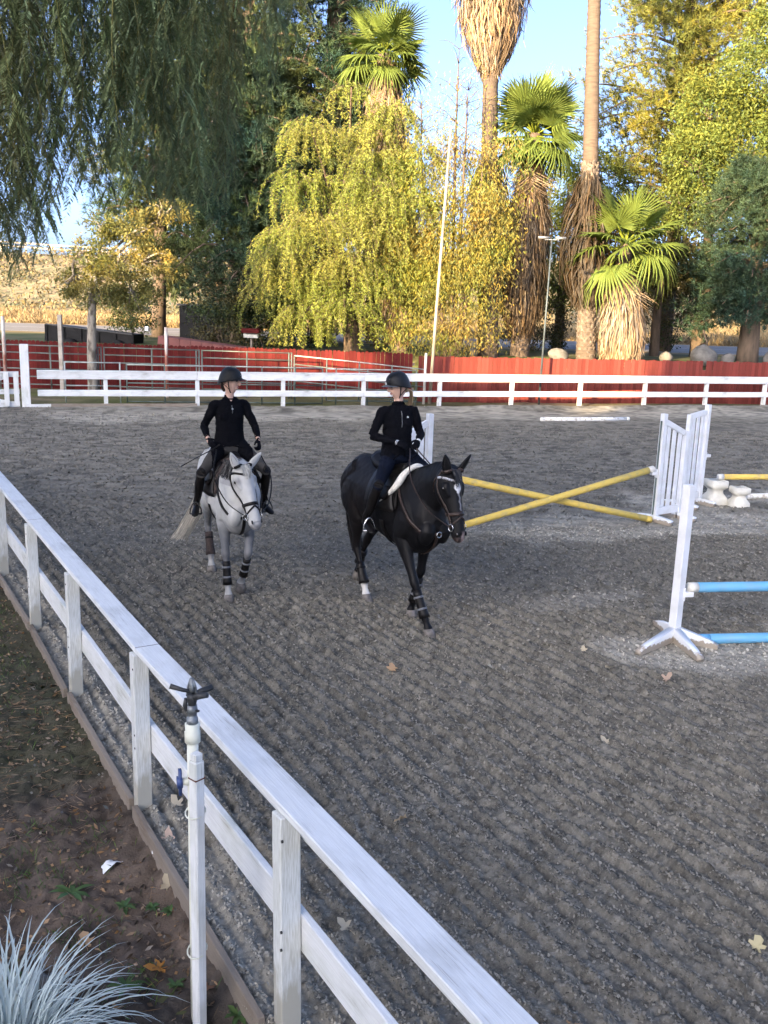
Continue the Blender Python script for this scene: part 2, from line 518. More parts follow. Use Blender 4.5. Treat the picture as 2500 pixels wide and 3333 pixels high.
# loose crumbs and shreds of footing lying over the raked sand
def crumbs():
    rng = np.random.default_rng(17)
    g = Geo()
    for n, y0, y1, L0, L1, w in ((95000, 2.3, 5.2, .009, .027, .30), (105000, 5.2, 8.6, .011, .034, .28), (80000, 8.6, 14.0, .018, .05, .28), (60000, 14.0, 27.0, .025, .065, .28)):
        y = rng.uniform(y0, y1, n); x = rng.uniform(-.50, .50, n) * (y + .6)
        qq = x * FENCE_D[1] - y * FENCE_D[0]; qq = qq + 0.16 * (vnoise(x * 0.45, y * 0.45, 1) - 0.5) + 0.015 * (vnoise(x * 4, y * 4, 2) - 0.5)
        crest = 0.16 + 0.84 * sstep(-.5, .7, np.sin(2 * np.pi * qq / 0.135))
        k = (fence_side(x, y) > -.05) & (y < far_line(x) - .1) & ((rng.uniform(size=n) < crest) | (y > 13)); x, y = x[k], y[k]; m = len(x)
        a = np.where(y < 13, math.atan2(FENCE_D[1], FENCE_D[0]), 0.1) + rng.normal(0, .75, m)
        el = rng.normal(0.12, .42, m)
        D = np.stack([np.cos(a) * np.cos(el), np.sin(a) * np.cos(el), np.sin(el)], 1)
        S = np.stack([-np.sin(a), np.cos(a), rng.normal(0, .45, m)], 1); S /= np.linalg.norm(S, axis=1)[:, None]
        L = rng.uniform(L0, L1, m)[:, None]; W = L * w * rng.uniform(.6, 1.5, m)[:, None]
        P = np.stack([x, y, sand_z(x, y) + .003 + .1 * L[:, 0]], 1)
        V = np.stack([P - D * L / 2, P + S * W, P + D * L / 2, P - S * W], 1).reshape(-1, 3)
        d = dry_mask(x, y)
        b = (rng.uniform(.75, 1.3, m) if y0 > 10 else rng.uniform(.55, 1.6, m)) * (1 + 1.1 * d)
        g.add(V, np.arange(m * 4).reshape(m, 4), None, np.repeat(np.array([[.190, .174, .142]]) * b[:, None], 4, axis=0))
    o = g.obj('sand_crumbs', mat('footing_crumb', (1, 1, 1), (1, 1, 1), 0.95, attr=True, spec=0.1)); tag(o, 'loose grey crumbs and shreds strewn over the arena sand', None, None, 'stuff')
crumbs()

# ground: one sheet out to the horizon, a terrace behind the red fence, an embankment far off
def ground_z(x, y):
    xc = np.clip(x, -20, 20)
    line = 33.9 + 0.09 * (xc + 8) + 0.06 * np.maximum(xc, 0)
    z = -0.16 + 1.58 * sstep(0.6, 2.6, y - line - 1.2)
    und = 0.5 * (vnoise(x * 0.05, y * 0.05, 31) - 0.5) * sstep(64, 80, y) * (1 - sstep(300, 500, y))
    emb = 7.2 * sstep(96, 122, y + 0.15 * x) * (0.9 + 0.25 * vnoise(x * 0.03, y * 0.03, 33))
    hills = 30 * sstep(500, 1500, y) * vnoise(x * 0.0025 + 9, y * 0.0025, 34)
    return z + und + emb + hills
def ground_mat():
    m, nt, out = new_mat('ground')
    bs = N(nt, 'ShaderNodeBsdfPrincipled', Roughness=0.95)
    bs.inputs['Specular IOR Level'].default_value = 0.1
    tc = nt.nodes.new('ShaderNodeTexCoord'); sp = N(nt, 'ShaderNodeSeparateXYZ'); nt.links.new(tc.outputs['Object'], sp.inputs[0])
    n1 = noise(nt, 0.9, 6); n2 = noise(nt, 0.08, 5)
    lawn = mixc(nt, ramp(nt, n1, 0.35, 0.65), (0.055, 0.075, 0.025), (0.13, 0.115, 0.06))
    dryg = mixc(nt, ramp(nt, n2, 0.35, 0.65), (0.34, 0.25, 0.12), (0.23, 0.17, 0.085))
    scrub = mixc(nt, ramp(nt, n1, 0.40, 0.60), (0.20, 0.16, 0.11), (0.105, 0.10, 0.065))
    def gate(a, b):
        r = N(nt, 'ShaderNodeMapRange'); r.inputs[1].default_value = a; r.inputs[2].default_value = b
        nt.links.new(sp.outputs['Y'], r.inputs[0]); return r.outputs[0]
    c = mixc(nt, gate(46.5, 47.5), lawn, dryg)
    c = mixc(nt, gate(94, 104), c, scrub)
    nt.links.new(c, bs.inputs['Base Color'])
    nt.links.new(bump_of(nt, n1, 0.6, 0.05), bs.inputs['Normal'])
    nt.links.new(bs.outputs[0], out.inputs[0])
    return m
MT['ground'] = ground_mat()
gx = np.unique(np.concatenate([np.linspace(-2500, -200, 12), np.linspace(-200, -40, 30), np.linspace(-40, 40, 81), np.linspace(40, 200, 30), np.linspace(200, 2500, 12)]))
gy = np.unique(np.concatenate([np.linspace(-300, -20, 8), np.linspace(-20, 32, 20), np.linspace(32, 48, 65), np.linspace(48, 140, 60), np.linspace(140, 600, 24), np.linspace(600, 3500, 16)]))
V, Q, C = grid_mesh(gx, gy, ground_z, lambda x, y: np.ones((len(x), 3)))
ground = link('ground', np_mesh('ground', V, Q, None, MT['ground'], None, True))
tag(ground, 'grass strip, dry field and embankment beyond the arena', None, None, 'structure')

# two-lane road behind the palms
MT['asphalt'] = mat('sunlit_asphalt', (0.21, 0.195, 0.185), (0.16, 0.15, 0.14), 0.9, 3.0)
MT['road_line'] = mat('road_paint', (0.7, 0.68, 0.6), None, 0.7)
RZ = 1.432
rg = Geo()
rg.add([[-260, 48.6, RZ], [260, 48.6, RZ], [260, 62.5, RZ], [-260, 62.5, RZ]], [[0, 1, 2, 3]])
road = rg.obj('road', MT['asphalt']); tag(road, 'pale road running past behind the palm trees', None, None, 'structure')
for yy in (49.2, 55.5, 61.9):
    lg = Geo(); lg.add([[-260, yy - 0.07, RZ + .006], [260, yy - 0.07, RZ + .006], [260, yy + 0.07, RZ + .006], [-260, yy + 0.07, RZ + .006]], [[0, 1, 2, 3]])
    lg.obj('lane_line', MT['road_line'], road)

# paddock floor between the white rails and the red fence, with dirt and thin grass
def paddock_col(x, y):
    v = vnoise(x * 0.35, y * 0.8, 41)[:, None]; w = vnoise(x * 2.2, y * 2.5, 42)[:, None]
    g = np.array([0.10, 0.115, 0.035]); d = np.array([0.19, 0.155, 0.105])
    return (g * v + d * (1 - v)) * (0.7 + 0.6 * w)
MT['paddock'] = mat('paddock_floor', (1, 1, 1), (0.75, 0.75, 0.75), 0.95, 9.0, 0.6, 30, attr=True, spec=0.1)
V, Q, C = grid_mesh(np.arange(-17, 16.6, 0.25), np.arange(25.5, 37.2, 0.2), lambda x, y: -0.05 + 0.05 * vnoise(x, y, 43), paddock_col, lambda x, y: (y > far_line(x) + 0.02) & (y < 33.9 + 0.09 * (x + 8) + 0.06 * np.maximum(x, 0) + 0.9))
pad = link('paddock_ground', np_mesh('paddock_ground', V, Q, None, MT['paddock'], C, True))
tag(pad, 'worn dirt and thin grass of the pipe paddock', None, None, 'structure')

# dark soil outside the near fence
def soil_z(x, y):
    fs = -fence_side(x, y)
    base = -0.05 - 0.15 * (1 - sstep(2.5, 7.5, y)) * sstep(0.0, 0.25, fs)
    k1, q1 = clods(x, y, 0.06, 57)
    return base + np.sqrt(np.clip(1 - np.minimum(k1, 1) ** 2, 0, 1)) * (0.2 + q1) * 0.034 + (vnoise(x / 0.06, y / 0.06, 51) - 0.5) * 0.022 + (vnoise(x / 0.2, y / 0.2, 52) - 0.5) * 0.035 + (vnoise(x / 0.025, y / 0.025, 53) - 0.5) * 0.010
def soil_col(x, y):
    v = vnoise(x * 1.1, y * 1.1, 54)[:, None]; w = vnoise(x * 9, y * 9, 55)[:, None]; k = sstep(0.5, 0.8, vnoise(x * 0.8 + 3, y * 0.8, 56))[:, None]
    dark = np.array([0.062, 0.054, 0.046]); red = np.array([0.130, 0.096, 0.072]); c = dark * (1 - v) + red * v
    c = c * (0.6 + 0.8 * w)
    green = np.array([0.045, 0.060, 0.025])
    return c * (1 - 0.45 * k) + green * 0.45 * k
MT['soil'] = mat('dark_soil', (1, 1, 1), (0.7, 0.7, 0.7), 0.95, 14.0, 0.8, 70, attr=True, spec=0.15)
V1, Q1, C1 = grid_mesh(np.arange(-3.6, 0.9, 0.02), np.arange(2.0, 7.4, 0.02), soil_z, soil_col, lambda x, y: (fence_side(x, y) < -0.03) & (x > -0.50 * y - 1.2))
V2, Q2, C2 = grid_mesh(np.arange(-9, -1.0, 0.05), np.arange(7.4, 16, 0.05), soil_z, soil_col, lambda x, y: fence_side(x, y) < -0.03)
so = Geo(); so.add(V1, Q1, None, C1); so.add(V2, Q2, None, C2)
V3, Q3, C3 = grid_mesh(np.arange(-14, 2.5, 0.25), np.arange(-4, 27, 0.25), lambda x, y: soil_z(x, y) - 0.06, soil_col, lambda x, y: (fence_side(x, y) < -0.10) & ~((x > -3.4) & (x < 0.9) & (y > 2.2) & (y < 7.5) & (x > -0.50 * y - 1.0)) & ~((x > -8.8) & (y > 7.3) & (y < 15.8)))
so.add(V3, Q3, None, C3)
soil = so.obj('soil', MT['soil'], None, False); tag(soil, 'dark littered soil outside the near white fence', None, None, 'structure')
# ------------------------------------------------------------------ near white fence
def post_paint():
    m, nt, out = new_mat('white_post_paint')
    bs = N(nt, 'ShaderNodeBsdfPrincipled', Roughness=0.55)
    geo = nt.nodes.new('ShaderNodeNewGeometry'); sp = N(nt, 'ShaderNodeSeparateXYZ'); nt.links.new(geo.outputs['Position'], sp.inputs[0])
    mr = N(nt, 'ShaderNodeMapRange'); mr.inputs[1].default_value = 0.45; mr.inputs[2].default_value = -0.15
    nt.links.new(sp.outputs['Z'], mr.inputs[0])
    n = noise(nt, 16.0, 6, (0.5, 2, 2)); fine = noise(nt, 60.0, 4, (0.2, 3, 3))
    ad = N(nt, 'ShaderNodeMath', operation='ADD'); nt.links.new(n, ad.inputs[0]); nt.links.new(mr.outputs[0], ad.inputs[1])
    c = mixc(nt, ramp(nt, fine, 0.4, 0.62), (0.62, 0.635, 0.625), (0.46, 0.47, 0.44))
    c = mixc(nt, ramp(nt, ad.outputs[0], 0.75, 1.6), c, (0.36, 0.345, 0.29))
    nt.links.new(c, bs.inputs['Base Color']); nt.links.new(bump_of(nt, fine, 0.5, 0.003), bs.inputs['Normal']); nt.links.new(bs.outputs[0], out.inputs[0])
    return m
MT['white_post'] = post_paint()
def fp(s, off=0.0, z=0.0):
    off = off + 0.024 * max(0.0, 2.18 - s)          # the line swings in a little at the near end
    p = FENCE_A + FENCE_D * s + FENCE_N * off
    return Vector((p[0], p[1], z))
MT['rust_line'] = mat('dark_joint', (0.10, 0.06, 0.05), None, 0.9)
near = thing('rail_fence', 'white wooden fence of two rails running beside the bare soil', 'fence', fp(3.0, 0, -0.1))
post_s = [-6.2, -4.1, -2.05, 0.0, 2.18, 4.17, 6.0, 8.04, 10.1, 12.2, 14.3]
fa = math.atan2(FENCE_D[1], FENCE_D[0])
for i, s in enumerate(post_s):
    lean = 0.05 * FENCE_D if i == 3 else 0.015 * FENCE_D * ((-1) ** i)
    b = fp(s, -0.02, -0.2)
    post('post', b, 1.262, 0.10, MT['white_post'], near, fa, 0.09, (float(lean[0]), float(lean[1])))
joint = [-6.3, -2.05, 2.18, 6.0, 10.1, 14.4]
for a, b in zip(joint[:-1], joint[1:]):
    bar('top_board', fp(a + 0.002, 0.030, 1.085), fp(b - 0.002, 0.030, 1.085), 0.155, 0.04, MT['white_rail'], near)
    bar('fascia_board', fp(a + 0.003, 0.072, 0.992), fp(b - 0.003, 0.072, 0.992), 0.038, 0.148, MT['white_wood'], near)
for s in post_s[1:]:
    for z, off in ((0.52, 0.0), (0.43, 0.0), (0.97, 0.0)):
        tube_obj('bolt', [fp(s - 0.02, -0.066, z), fp(s - 0.02, -0.074, z)], 0.007, MT['dark_metal'], near, 7)
    if s in joint:
        bar('joint_gap', fp(s - 0.0015, 0.030, 1.1055), fp(s + 0.0015, 0.030, 1.1055), 0.155, 0.0012, MT['rust_line'], near, 0)
for a, b in zip([-6.3, -2.05, 2.18, 6.0, 10.1], [-2.05, 2.18, 6.0, 10.1, 14.4]):
    bar('lower_board', fp(a + 0.003, 0.052, 0.475), fp(b - 0.003, 0.052, 0.475), 0.038, 0.185, MT['white_wood'], near)
# kerb boards that hold the sand back
kerb = thing('retaining_kerb', 'weathered timber edging on the ground under the near white fence', 'edging', fp(3.0, -0.1, -0.2))
for i, (a, b) in enumerate(zip(post_s[:-1], post_s[1:])):
    j = 0.012 * math.sin(i * 2.3)
    kb = lambda s_: -0.085 - 0.024 * max(0.0, 2.18 - s_)
    bar('kerb_board', fp(a + 0.055, kb(a + 0.055) + j, -0.060), fp(b - 0.055, kb(b - 0.055) - j, -0.052), 0.038, 0.21, MT['raw_wood'], kerb)

# ------------------------------------------------------------------ far white fence and gate
def far_pt(x, off=0.0, z=0.0):
    d = np.array([1, 0.335]) / math.hypot(1, 0.335); n = np.array([-d[1], d[0]])
    return Vector((x + n[0] * off, far_line(x) + n[1] * off, z))
far = thing('rail_fence', 'white two-rail fence across the far side of the arena', 'fence', far_pt(2.0))
fx = [-10.45, -8.60, -5.98, -3.38, -0.80, 1.78, 4.36, 6.94, 9.5, 12.05, 14.6, 17.2]
frz = math.atan2(0.335, 1)
for i, x in enumerate(fx):
    if i == 0: continue
    post('post', far_pt(x, 0.06, -0.15), 1.12, 0.14, MT['white_wood'], far, frz, 0.12)
for i in range(0, len(fx) - 1, 2):
    a, b = fx[i] + 0.004, fx[min(i + 2, len(fx) - 1)] - 0.004
    bar('top_board', far_pt(a, 0.01, 1.075), far_pt(b, 0.01, 1.075), 0.17, 0.035, MT['white_rail'], far)
    bar('upper_rail', far_pt(a, -0.035, 0.945), far_pt(b, -0.035, 0.945), 0.04, 0.22, MT['white_rail'], far)
    bar('lower_rail', far_pt(a, -0.035, 0.42), far_pt(b, -0.035, 0.42), 0.04, 0.19, MT['white_rail'], far)
bar('base_board', far_pt(-10.3, -0.02, 0.0), far_pt(-6.0, -0.02, 0.0), 0.05, 0.2, MT['raw_wood'], far)
gp = thing('gate_post', 'thick white gate post taller than the rails at the far corner', 'post', far_pt(-10.75, -0.1, 0))
post('shaft', far_pt(-10.75, -0.1, -0.15), 2.0, 0.24, MT['white_wood'], gp, frz)
bar('foot_block', far_pt(-10.75, -0.28, 0.03), far_pt(-10.1, -0.28, 0.03), 0.08, 0.16, MT['white_wood'], gp)
gate = thing('arena_gate', 'white wooden gate with diagonal braces beside the thick post', 'gate', far_pt(-12.2, -0.1, 0))
gq = lambda t, z: far_pt(-10.9 - t, -0.12 - 0.25 * t, z)
for z, h in ((0.98, 0.16), (0.47, 0.14), (0.10, 0.16)):
    bar('gate_rail', gq(0.02, z), gq(2.9, z), 0.04, h, MT['white_wood'], gate)
for t in (0.08, 0.33, 1.5, 2.8):
    bar('gate_upright', gq(t, 0.05) + Vector((0, -0.042, 0)), gq(t, 1.04) + Vector((0, -0.042, 0)), 0.14, 0.04, MT['white_wood'], gate, up=(0.3, -0.95, 0))
bar('gate_brace', gq(0.4, 0.90) + Vector((0, 0.04, 0)), gq(1.4, 0.55) + Vector((0, 0.04, 0)), 0.035, 0.12, MT['white_wood'], gate)
bar('gate_brace', gq(0.4, 0.16) + Vector((0, 0.04, 0)), gq(1.4, 0.42) + Vector((0, 0.04, 0)), 0.035, 0.12, MT['white_wood'], gate)

# ------------------------------------------------------------------ red board fence: every plank its own piece
def plank_mesh(w, h, t, kind):
    """upright plank, its length along local x so the grain follows it; dog-eared, flat or rounded top"""
    e = w * 0.28
    if kind == 0: prof = [(0, -w / 2), (h - e, -w / 2), (h, -w / 2 + e), (h, w / 2 - e), (h - e, w / 2), (0, w / 2)]
    elif kind == 1: prof = [(0, -w / 2), (h - e * .6, -w / 2), (h, -w / 6), (h, w / 6), (h - e * .6, w / 2), (0, w / 2)]
    else: prof = [(0, -w / 2), (h, -w / 2), (h + 0.006, -w / 6), (h - 0.004, w / 6), (h, w / 2), (0, w / 2)]
    bm = bmesh.new()
    f = bm.faces.new([bm.verts.new((x, y, -t / 2)) for x, y in prof])
    r = bmesh.ops.extrude_face_region(bm, geom=[f])
    bmesh.ops.translate(bm, verts=[v for v in r['geom'] if isinstance(v, bmesh.types.BMVert)], vec=(0, 0, t))
    bmesh.ops.recalc_face_normals(bm, faces=bm.faces[:])
    me = bpy.data.meshes.new('plank'); bm.to_mesh(me); bm.free()
    me.materials.append(MT['red_faded'] if kind == 2 else MT['red_wood'])
    return me
PLK = {(k, i): plank_mesh(0.142, h, 0.02, k) for k in (0, 1, 2) for i, h in enumerate((1.68, 1.695, 1.71))}
def plank_run(root, A, B, kind, h_add, skip=(), lowset=()):
    A, B = Vector(A), Vector(B)
    d = (B - A); L = d.length; d.normalize(); n = Vector((d.y, -d.x, 0))
    cnt = int(L / 0.147)
    for i in range(cnt):
        if i in skip: continue
        p = A + d * (0.147 * (i + 0.5)) + n * random.uniform(-0.006, 0.010)
        me = PLK[(kind, random.randrange(3))]
        x = Vector((random.gauss(0, 0.004), 0, 1)).normalized(); y = d
        z = x.cross(y).normalized(); y = z.cross(x)
        m = Matrix(((x.x, y.x, z.x, p.x), (x.y, y.y, z.y, p.y), (x.z, y.z, z.z, p.z - 0.06 + h_add * 1.0), (0, 0, 0, 1)))
        o = link('plank', me, root, m)
    for z in (0.35, 1.25):
        bar('back_rail', A + Vector((0, 0.04, z)), B + Vector((0, 0.04, z)), 0.04, 0.09, MT['raw_wood'], root)
redL = thing('board_fence', 'dark red fence of dog-eared boards behind the pipe paddock', 'fence', (-7, 33.7, 0))
plank_run(redL, (-16.0, 33.1, 0.03), (0.95, 34.35, -0.02), 0, 0.02)
redR = thing('board_fence', 'red fence of flat-topped boards below the palms and boulders', 'fence', (8, 34.8, 0))
plank_run(redR, (1.05, 32.95, -0.03), (16.4, 37.2, -0.02), 2, 0.0, skip=(78,))
# stub of the snapped plank in the gap
m0 = plank_mesh(0.142, 1.32, 0.02, 2)
A, B = Vector((1.05, 32.95, -0.05)), Vector((16.4, 37.2, -0.05)); d = (B - A).normalized(); p = A + d * (0.147 * 78.5)
zz = Vector((0, 0, 1)).cross(d).normalized()
link('plank', m0, redR, Matrix(((0, d.x, zz.x, p.x), (0, d.y, zz.y, p.y), (1, d.z, zz.z, p.z), (0, 0, 0, 1))))

# ------------------------------------------------------------------ pipe corral panels
def panel(name, label, A, B, zs, ups, r=0.021, mat_top=None, za=0.0, zb=0.0, group=None):
    A, B = Vector(A), Vector(B)
    t = thing(name, label, 'corral panel', (A + B) / 2, group)
    zt, z0 = max(zs), min(zs)
    for z in zs:
        P = [A + Vector((0, 0, z + za)), A.lerp(B, .5) + Vector((0, 0, z + (za + zb) / 2 + random.uniform(-.01, .01))), B + Vector((0, 0, z + zb))]
        tube_obj('rail', P, r, mat_top if (mat_top and z == zt) else MT['pipe_green'], t, 6)
    for u in ups:
        p = A.lerp(B, u); dz = za + (zb - za) * u
        tube_obj('upright', [p + Vector((0, 0.0, -0.05)), p + Vector((0, 0.0, zt + dz + 0.02))], r * 1.15, MT['pipe_green'], t, 6)
    return t
Z6 = (0.25, 0.52, 0.79, 1.06, 1.33, 1.58)
panel('pipe_corral', 'green pipe corral panel against the red fence behind the gate post', (-13.4, 32.0, 0), (-9.95, 32.2, 0), Z6, (0, 0.04, 0.5, 0.97, 1))
panel('pipe_corral', 'green pipe corral panel just right of the mottled tree trunk', (-9.85, 32.2, 0), (-6.6, 32.4, 0), Z6, (0, 0.5, 0.97, 1))
panel('pipe_corral', 'green pipe corral panel behind the dark helmet of the rider on the grey horse', (-6.5, 32.4, 0), (-3.4, 32.55, 0), Z6, (0, 0.5, 0.97, 1))
panel('pipe_corral', 'pale sloping pipe panel under the weeping tree by the red fence', (-3.3, 32.5, 0), (1.25, 32.35, 0), (0.35, 0.62, 0.9, 1.2, 1.5), (0, 0.25, 0.5, 0.75, 1), mat_top=MT['pipe_pale'], za=0.0, zb=-0.32)
Z4 = (0.03, 0.42, 0.62, 1.20)
panel('pipe_corral', 'low front pipe panel between the mottled tree and the rider on the grey horse', (-8.35, 29.6, 0), (-5.15, 30.3, 0), Z4, (0.0, 0.36, 1), mat_top=MT['pipe_pale'])
panel('pipe_corral', 'low front pipe panel just right of the rider on the grey horse', (-5.0, 30.35, 0), (-2.2, 31.0, 0), Z4, (0, 0.3, 0.68, 1), mat_top=MT['pipe_pale'])
panel('pipe_corral', 'low front pipe panel ending behind the rider on the black horse', (-2.05, 31.05, 0), (0.95, 31.7, 0), (0.12, 0.5, 0.82, 1.18), (0.1, 0.45, 0.8, 1), mat_top=MT['pipe_pale'])
pg = panel('pipe_gate', 'worn whitish pipe gate beside the mottled tree trunk', (-10.15, 29.1, 0), (-8.55, 29.55, 0), (0.22, 0.52, 1.25), (0, 1), mat_top=MT['pipe_pale'])
for o in pg.children:
    o.data.materials.clear(); o.data.materials.append(MT['pipe_pale'])

def round_pole(name, label, cat, base, top, r0, r1, m, n=8):
    t = thing(name, label, cat, base)
    tube_obj('shaft', [Vector(base) + Vector((0, 0, -0.2)), Vector(base).lerp(Vector(top), .5), Vector(top)], [r0, (r0 + r1) / 2, r1], m, t, n)
    return t
MT['rust_pole'] = mat('rusty_white_pole', (0.55, 0.50, 0.44), (0.24, 0.09, 0.06), 0.7, 1.3, stretch=(1, 1, 0.5), p=(0.45, 0.56))
MT['pole_wood'] = mat('grey_pole_wood', (0.40, 0.36, 0.31), (0.26, 0.23, 0.19), 0.9, 4.0, 0.5, 20, (1, 1, 0.15))
t = thing('wooden_pole', 'square grey timber pole standing in front of the red fence', 'pole', (-11.05, 31.4, 0))
post('shaft', (-11.05, 31.4, -0.1), 2.75, 0.13, MT['pole_wood'], t)
round_pole('metal_pole', 'rusty brown and white pole at the far edge beside the gate', 'pole', (-12.8, 31.0, 0), (-12.8, 31.0, 2.55), 0.06, 0.06, MT['rust_pole'])
round_pole('metal_pole', 'red and white painted pole behind the pipe panels', 'pole', (-7.55, 31.6, 0), (-7.55, 31.6, 2.35), 0.055, 0.055, MT['rust_pole'])
round_pole('pipe_stub', 'short white pipe standing beside the leaning flagpole', 'pipe', (1.25, 32.2, 0), (1.27, 32.2, 1.75), 0.045, 0.045, MT['cream_plastic'])
MT['pole_lit'] = mat('flaking_white_pole', (0.36, 0.31, 0.24), (0.20, 0.15, 0.11), 0.7, 2.0, 0.2, 30, (1, 1, 0.3), p=(0.45, 0.62))
fpole = round_pole('flagpole', 'tall bare flagpole leaning slightly in front of the trees', 'flagpole', (1.45, 32.3, 0), (1.78, 32.3, 9.1), 0.062, 0.036, MT['pole_lit'], 10)
lp = round_pole('lamp_post', 'slim grey lamp post with two heads before the palms', 'lamp post', (5.48, 33.55, 0), (5.55, 33.55, 5.75), 0.04, 0.028, mat('lamp_grey', (0.07, 0.09, 0.10), (0.05, 0.06, 0.07), 0.5, metal=0.3))
for s in (-1, 1):
    g = Geo(); g.add(box_v(5.55 + s * 0.30 - 0.18, 5.55 + s * 0.30 + 0.18, 33.47, 33.63, 5.76, 5.84), BOXQ)
    g.obj('lamp_head', MT['metal'], lp)
bar('cross_arm', (5.3, 33.55, 5.74), (5.8, 33.55, 5.74), 0.03, 0.03, MT['metal'], lp)

# ------------------------------------------------------------------ things behind the red fence on the terrace
dump = thing('trailer', 'long black ribbed trailer box behind the red fence', 'trailer', (-12.8, 39.3, 1.3))
A, B = Vector((-14.3, 39.0, 1.18)), Vector((-10.6, 38.6, 0.92))
d = (B - A).normalized()
bar('box_body', A + Vector((0, .7, .52)), B + Vector((0, .7, .48)), 1.4, 0.78, MT['black_paint'], dump)
for i in range(6):
    p = A.lerp(B, i / 5.0)
    bar('side_rib', p + Vector((0, -0.03, 0.15)), p + Vector((0, -0.03, 0.93)), 0.1, 0.06, MT['black_paint'], dump)
bar('top_lip', A + Vector((0, -.03, .93)), B + Vector((0, -.03, .89)), 0.12, 0.06, MT['dark_metal'], dump)
for x in (-13.2, -11.2):
    V, Q, T = tube([(x, 38.55, 1.28), (x, 38.8, 1.28)], 0.3, 14)
    link('wheel', np_mesh('wheel', V, Q, T, MT['black_paint']), dump)
tank = thing('water_tank', 'pale grey cylindrical tank behind the black trailer', 'tank', (-10.35, 41.5, 1.3))
tr = [0.0, 0.45, 0.47, 0.47, 0.44, 0.3, 0.0]; tz = [1.3, 1.3, 1.35, 2.9, 3.02, 3.08, 3.09]
V, Q, T = tube([(-10.35, 41.5, z) for z in tz], [max(r, 0.01) * 1.1 for r in tr], 20)
link('shell', np_mesh('shell', V, Q, T, mat('tank_grey', (0.40, 0.41, 0.43), (0.30, 0.31, 0.33), 0.5), None, True), tank)
bar('label_plate', (-10.72, 41.02, 2.0), (-10.56, 40.98, 2.0), 0.01, 0.2, MT['white_clean'], tank)
shed = thing('shed', 'dark box-shaped shed in the shade behind the mottled tree', 'shed', (-8.2, 44.0, 1.3))
bar('wall', (-9.8, 44.5, 2.15), (-6.9, 44.5, 2.15), 1.6, 1.75, MT['black_paint'], shed)
bar('roof', (-9.9, 44.5, 3.06), (-6.8, 44.5, 3.06), 1.8, 0.07, MT['dark_metal'], shed)
MT['pink_roof'] = mat('faded_red_sheet', (0.26, 0.10, 0.085), (0.20, 0.08, 0.07), 0.8, 2.0)
ramp_t = thing('lean_to_roof', 'faded pinkish sloping roof sheet showing above the dark red fence', 'roof', (-7.6, 37.0, 1.4))
for i in range(8):
    a = Vector((-8.9 + i * 0.42, 36.5, 1.02 + (0.72 - i * 0.045)))
    bar('roof_sheet', a, a + Vector((0.405, 0, -0.042)), 1.2, 0.30, MT['pink_roof'], ramp_t)
cote = thing('bird_box', 'small white box with a red roof above the dark red fence', 'bird house', (-5.3, 36.0, 1.7))
bar('box', (-5.62, 36.2, 2.02), (-5.08, 36.2, 2.02), 0.4, 0.18, MT['cream_plastic'], cote)
bar('roof', (-5.68, 36.1, 2.20), (-5.02, 36.1, 2.20), 0.5, 0.17, MT['red_wood'], cote)
bar('leg', (-5.35, 36.2, 1.2), (-5.35, 36.2, 1.94), 0.08, 0.08, MT['raw_wood'], cote)
# ------------------------------------------------------------------ show jumps
def wedge_foot(a, b, w, h0, h1, m, parent, name='foot'):
    """tapered foot from the post at a out to b"""
    a, b = np.array(a, float), np.array(b, float)
    d = (b - a); L = np.linalg.norm(d); d /= L; s = np.array([-d[1], d[0], 0]) * w / 2
    up = np.array([0, 0, 1.0])
    V = [a - s, a + s, a + s + up * h0, a - s + up * h0, b - s, b + s, b + s + up * h1, b - s + up * h1, a * .25 + b * .75 - s + up * (h0 * .34 + h1 * .66), a * .25 + b * .75 + s + up * (h0 * .34 + h1 * .66)]
    me = np_mesh(name, V, [[0, 3, 2, 1], [4, 5, 6, 7], [3, 8, 9, 2], [8, 7, 6, 9]], None, m)
    bm = bmesh.new(); bm.from_mesh(me)
    v = bm.verts; v.ensure_lookup_table()
    bm.faces.new([v[0], v[1], v[5], v[4]]); bm.faces.new([v[0], v[4], v[7], v[8], v[3]]); bm.faces.new([v[1], v[2], v[9], v[6], v[5]])
    bmesh.ops.recalc_face_normals(bm, faces=bm.faces[:]); bm.to_mesh(me); bm.free()
    return link(name, me, parent)

def dirty_mat(name):
    """white paint with caked sand rising a hand's width from the ground"""
    m, nt, out = new_mat(name)
    bs = N(nt, 'ShaderNodeBsdfPrincipled', Roughness=0.45)
    tc = nt.nodes.new('ShaderNodeTexCoord'); sp = N(nt, 'ShaderNodeSeparateXYZ'); nt.links.new(tc.outputs['Object'], sp.inputs[0])
    mr = N(nt, 'ShaderNodeMapRange'); mr.inputs[1].default_value = 0.10; mr.inputs[2].default_value = 0.0
    nt.links.new(sp.outputs['Z'], mr.inputs[0])
    n = noise(nt, 22.0, 6)
    ad = N(nt, 'ShaderNodeMath', operation='ADD'); nt.links.new(n, ad.inputs[0]); nt.links.new(mr.outputs[0], ad.inputs[1])
    c = mixc(nt, ramp(nt, ad.outputs[0], 0.85, 1.15), (0.80, 0.81, 0.82), (0.34, 0.29, 0.23))
    nt.links.new(c, bs.inputs['Base Color']); nt.links.new(bs.outputs[0], out.inputs[0])
    return m
MT['white_dirty'] = dirty_mat('white_paint_caked_sand')

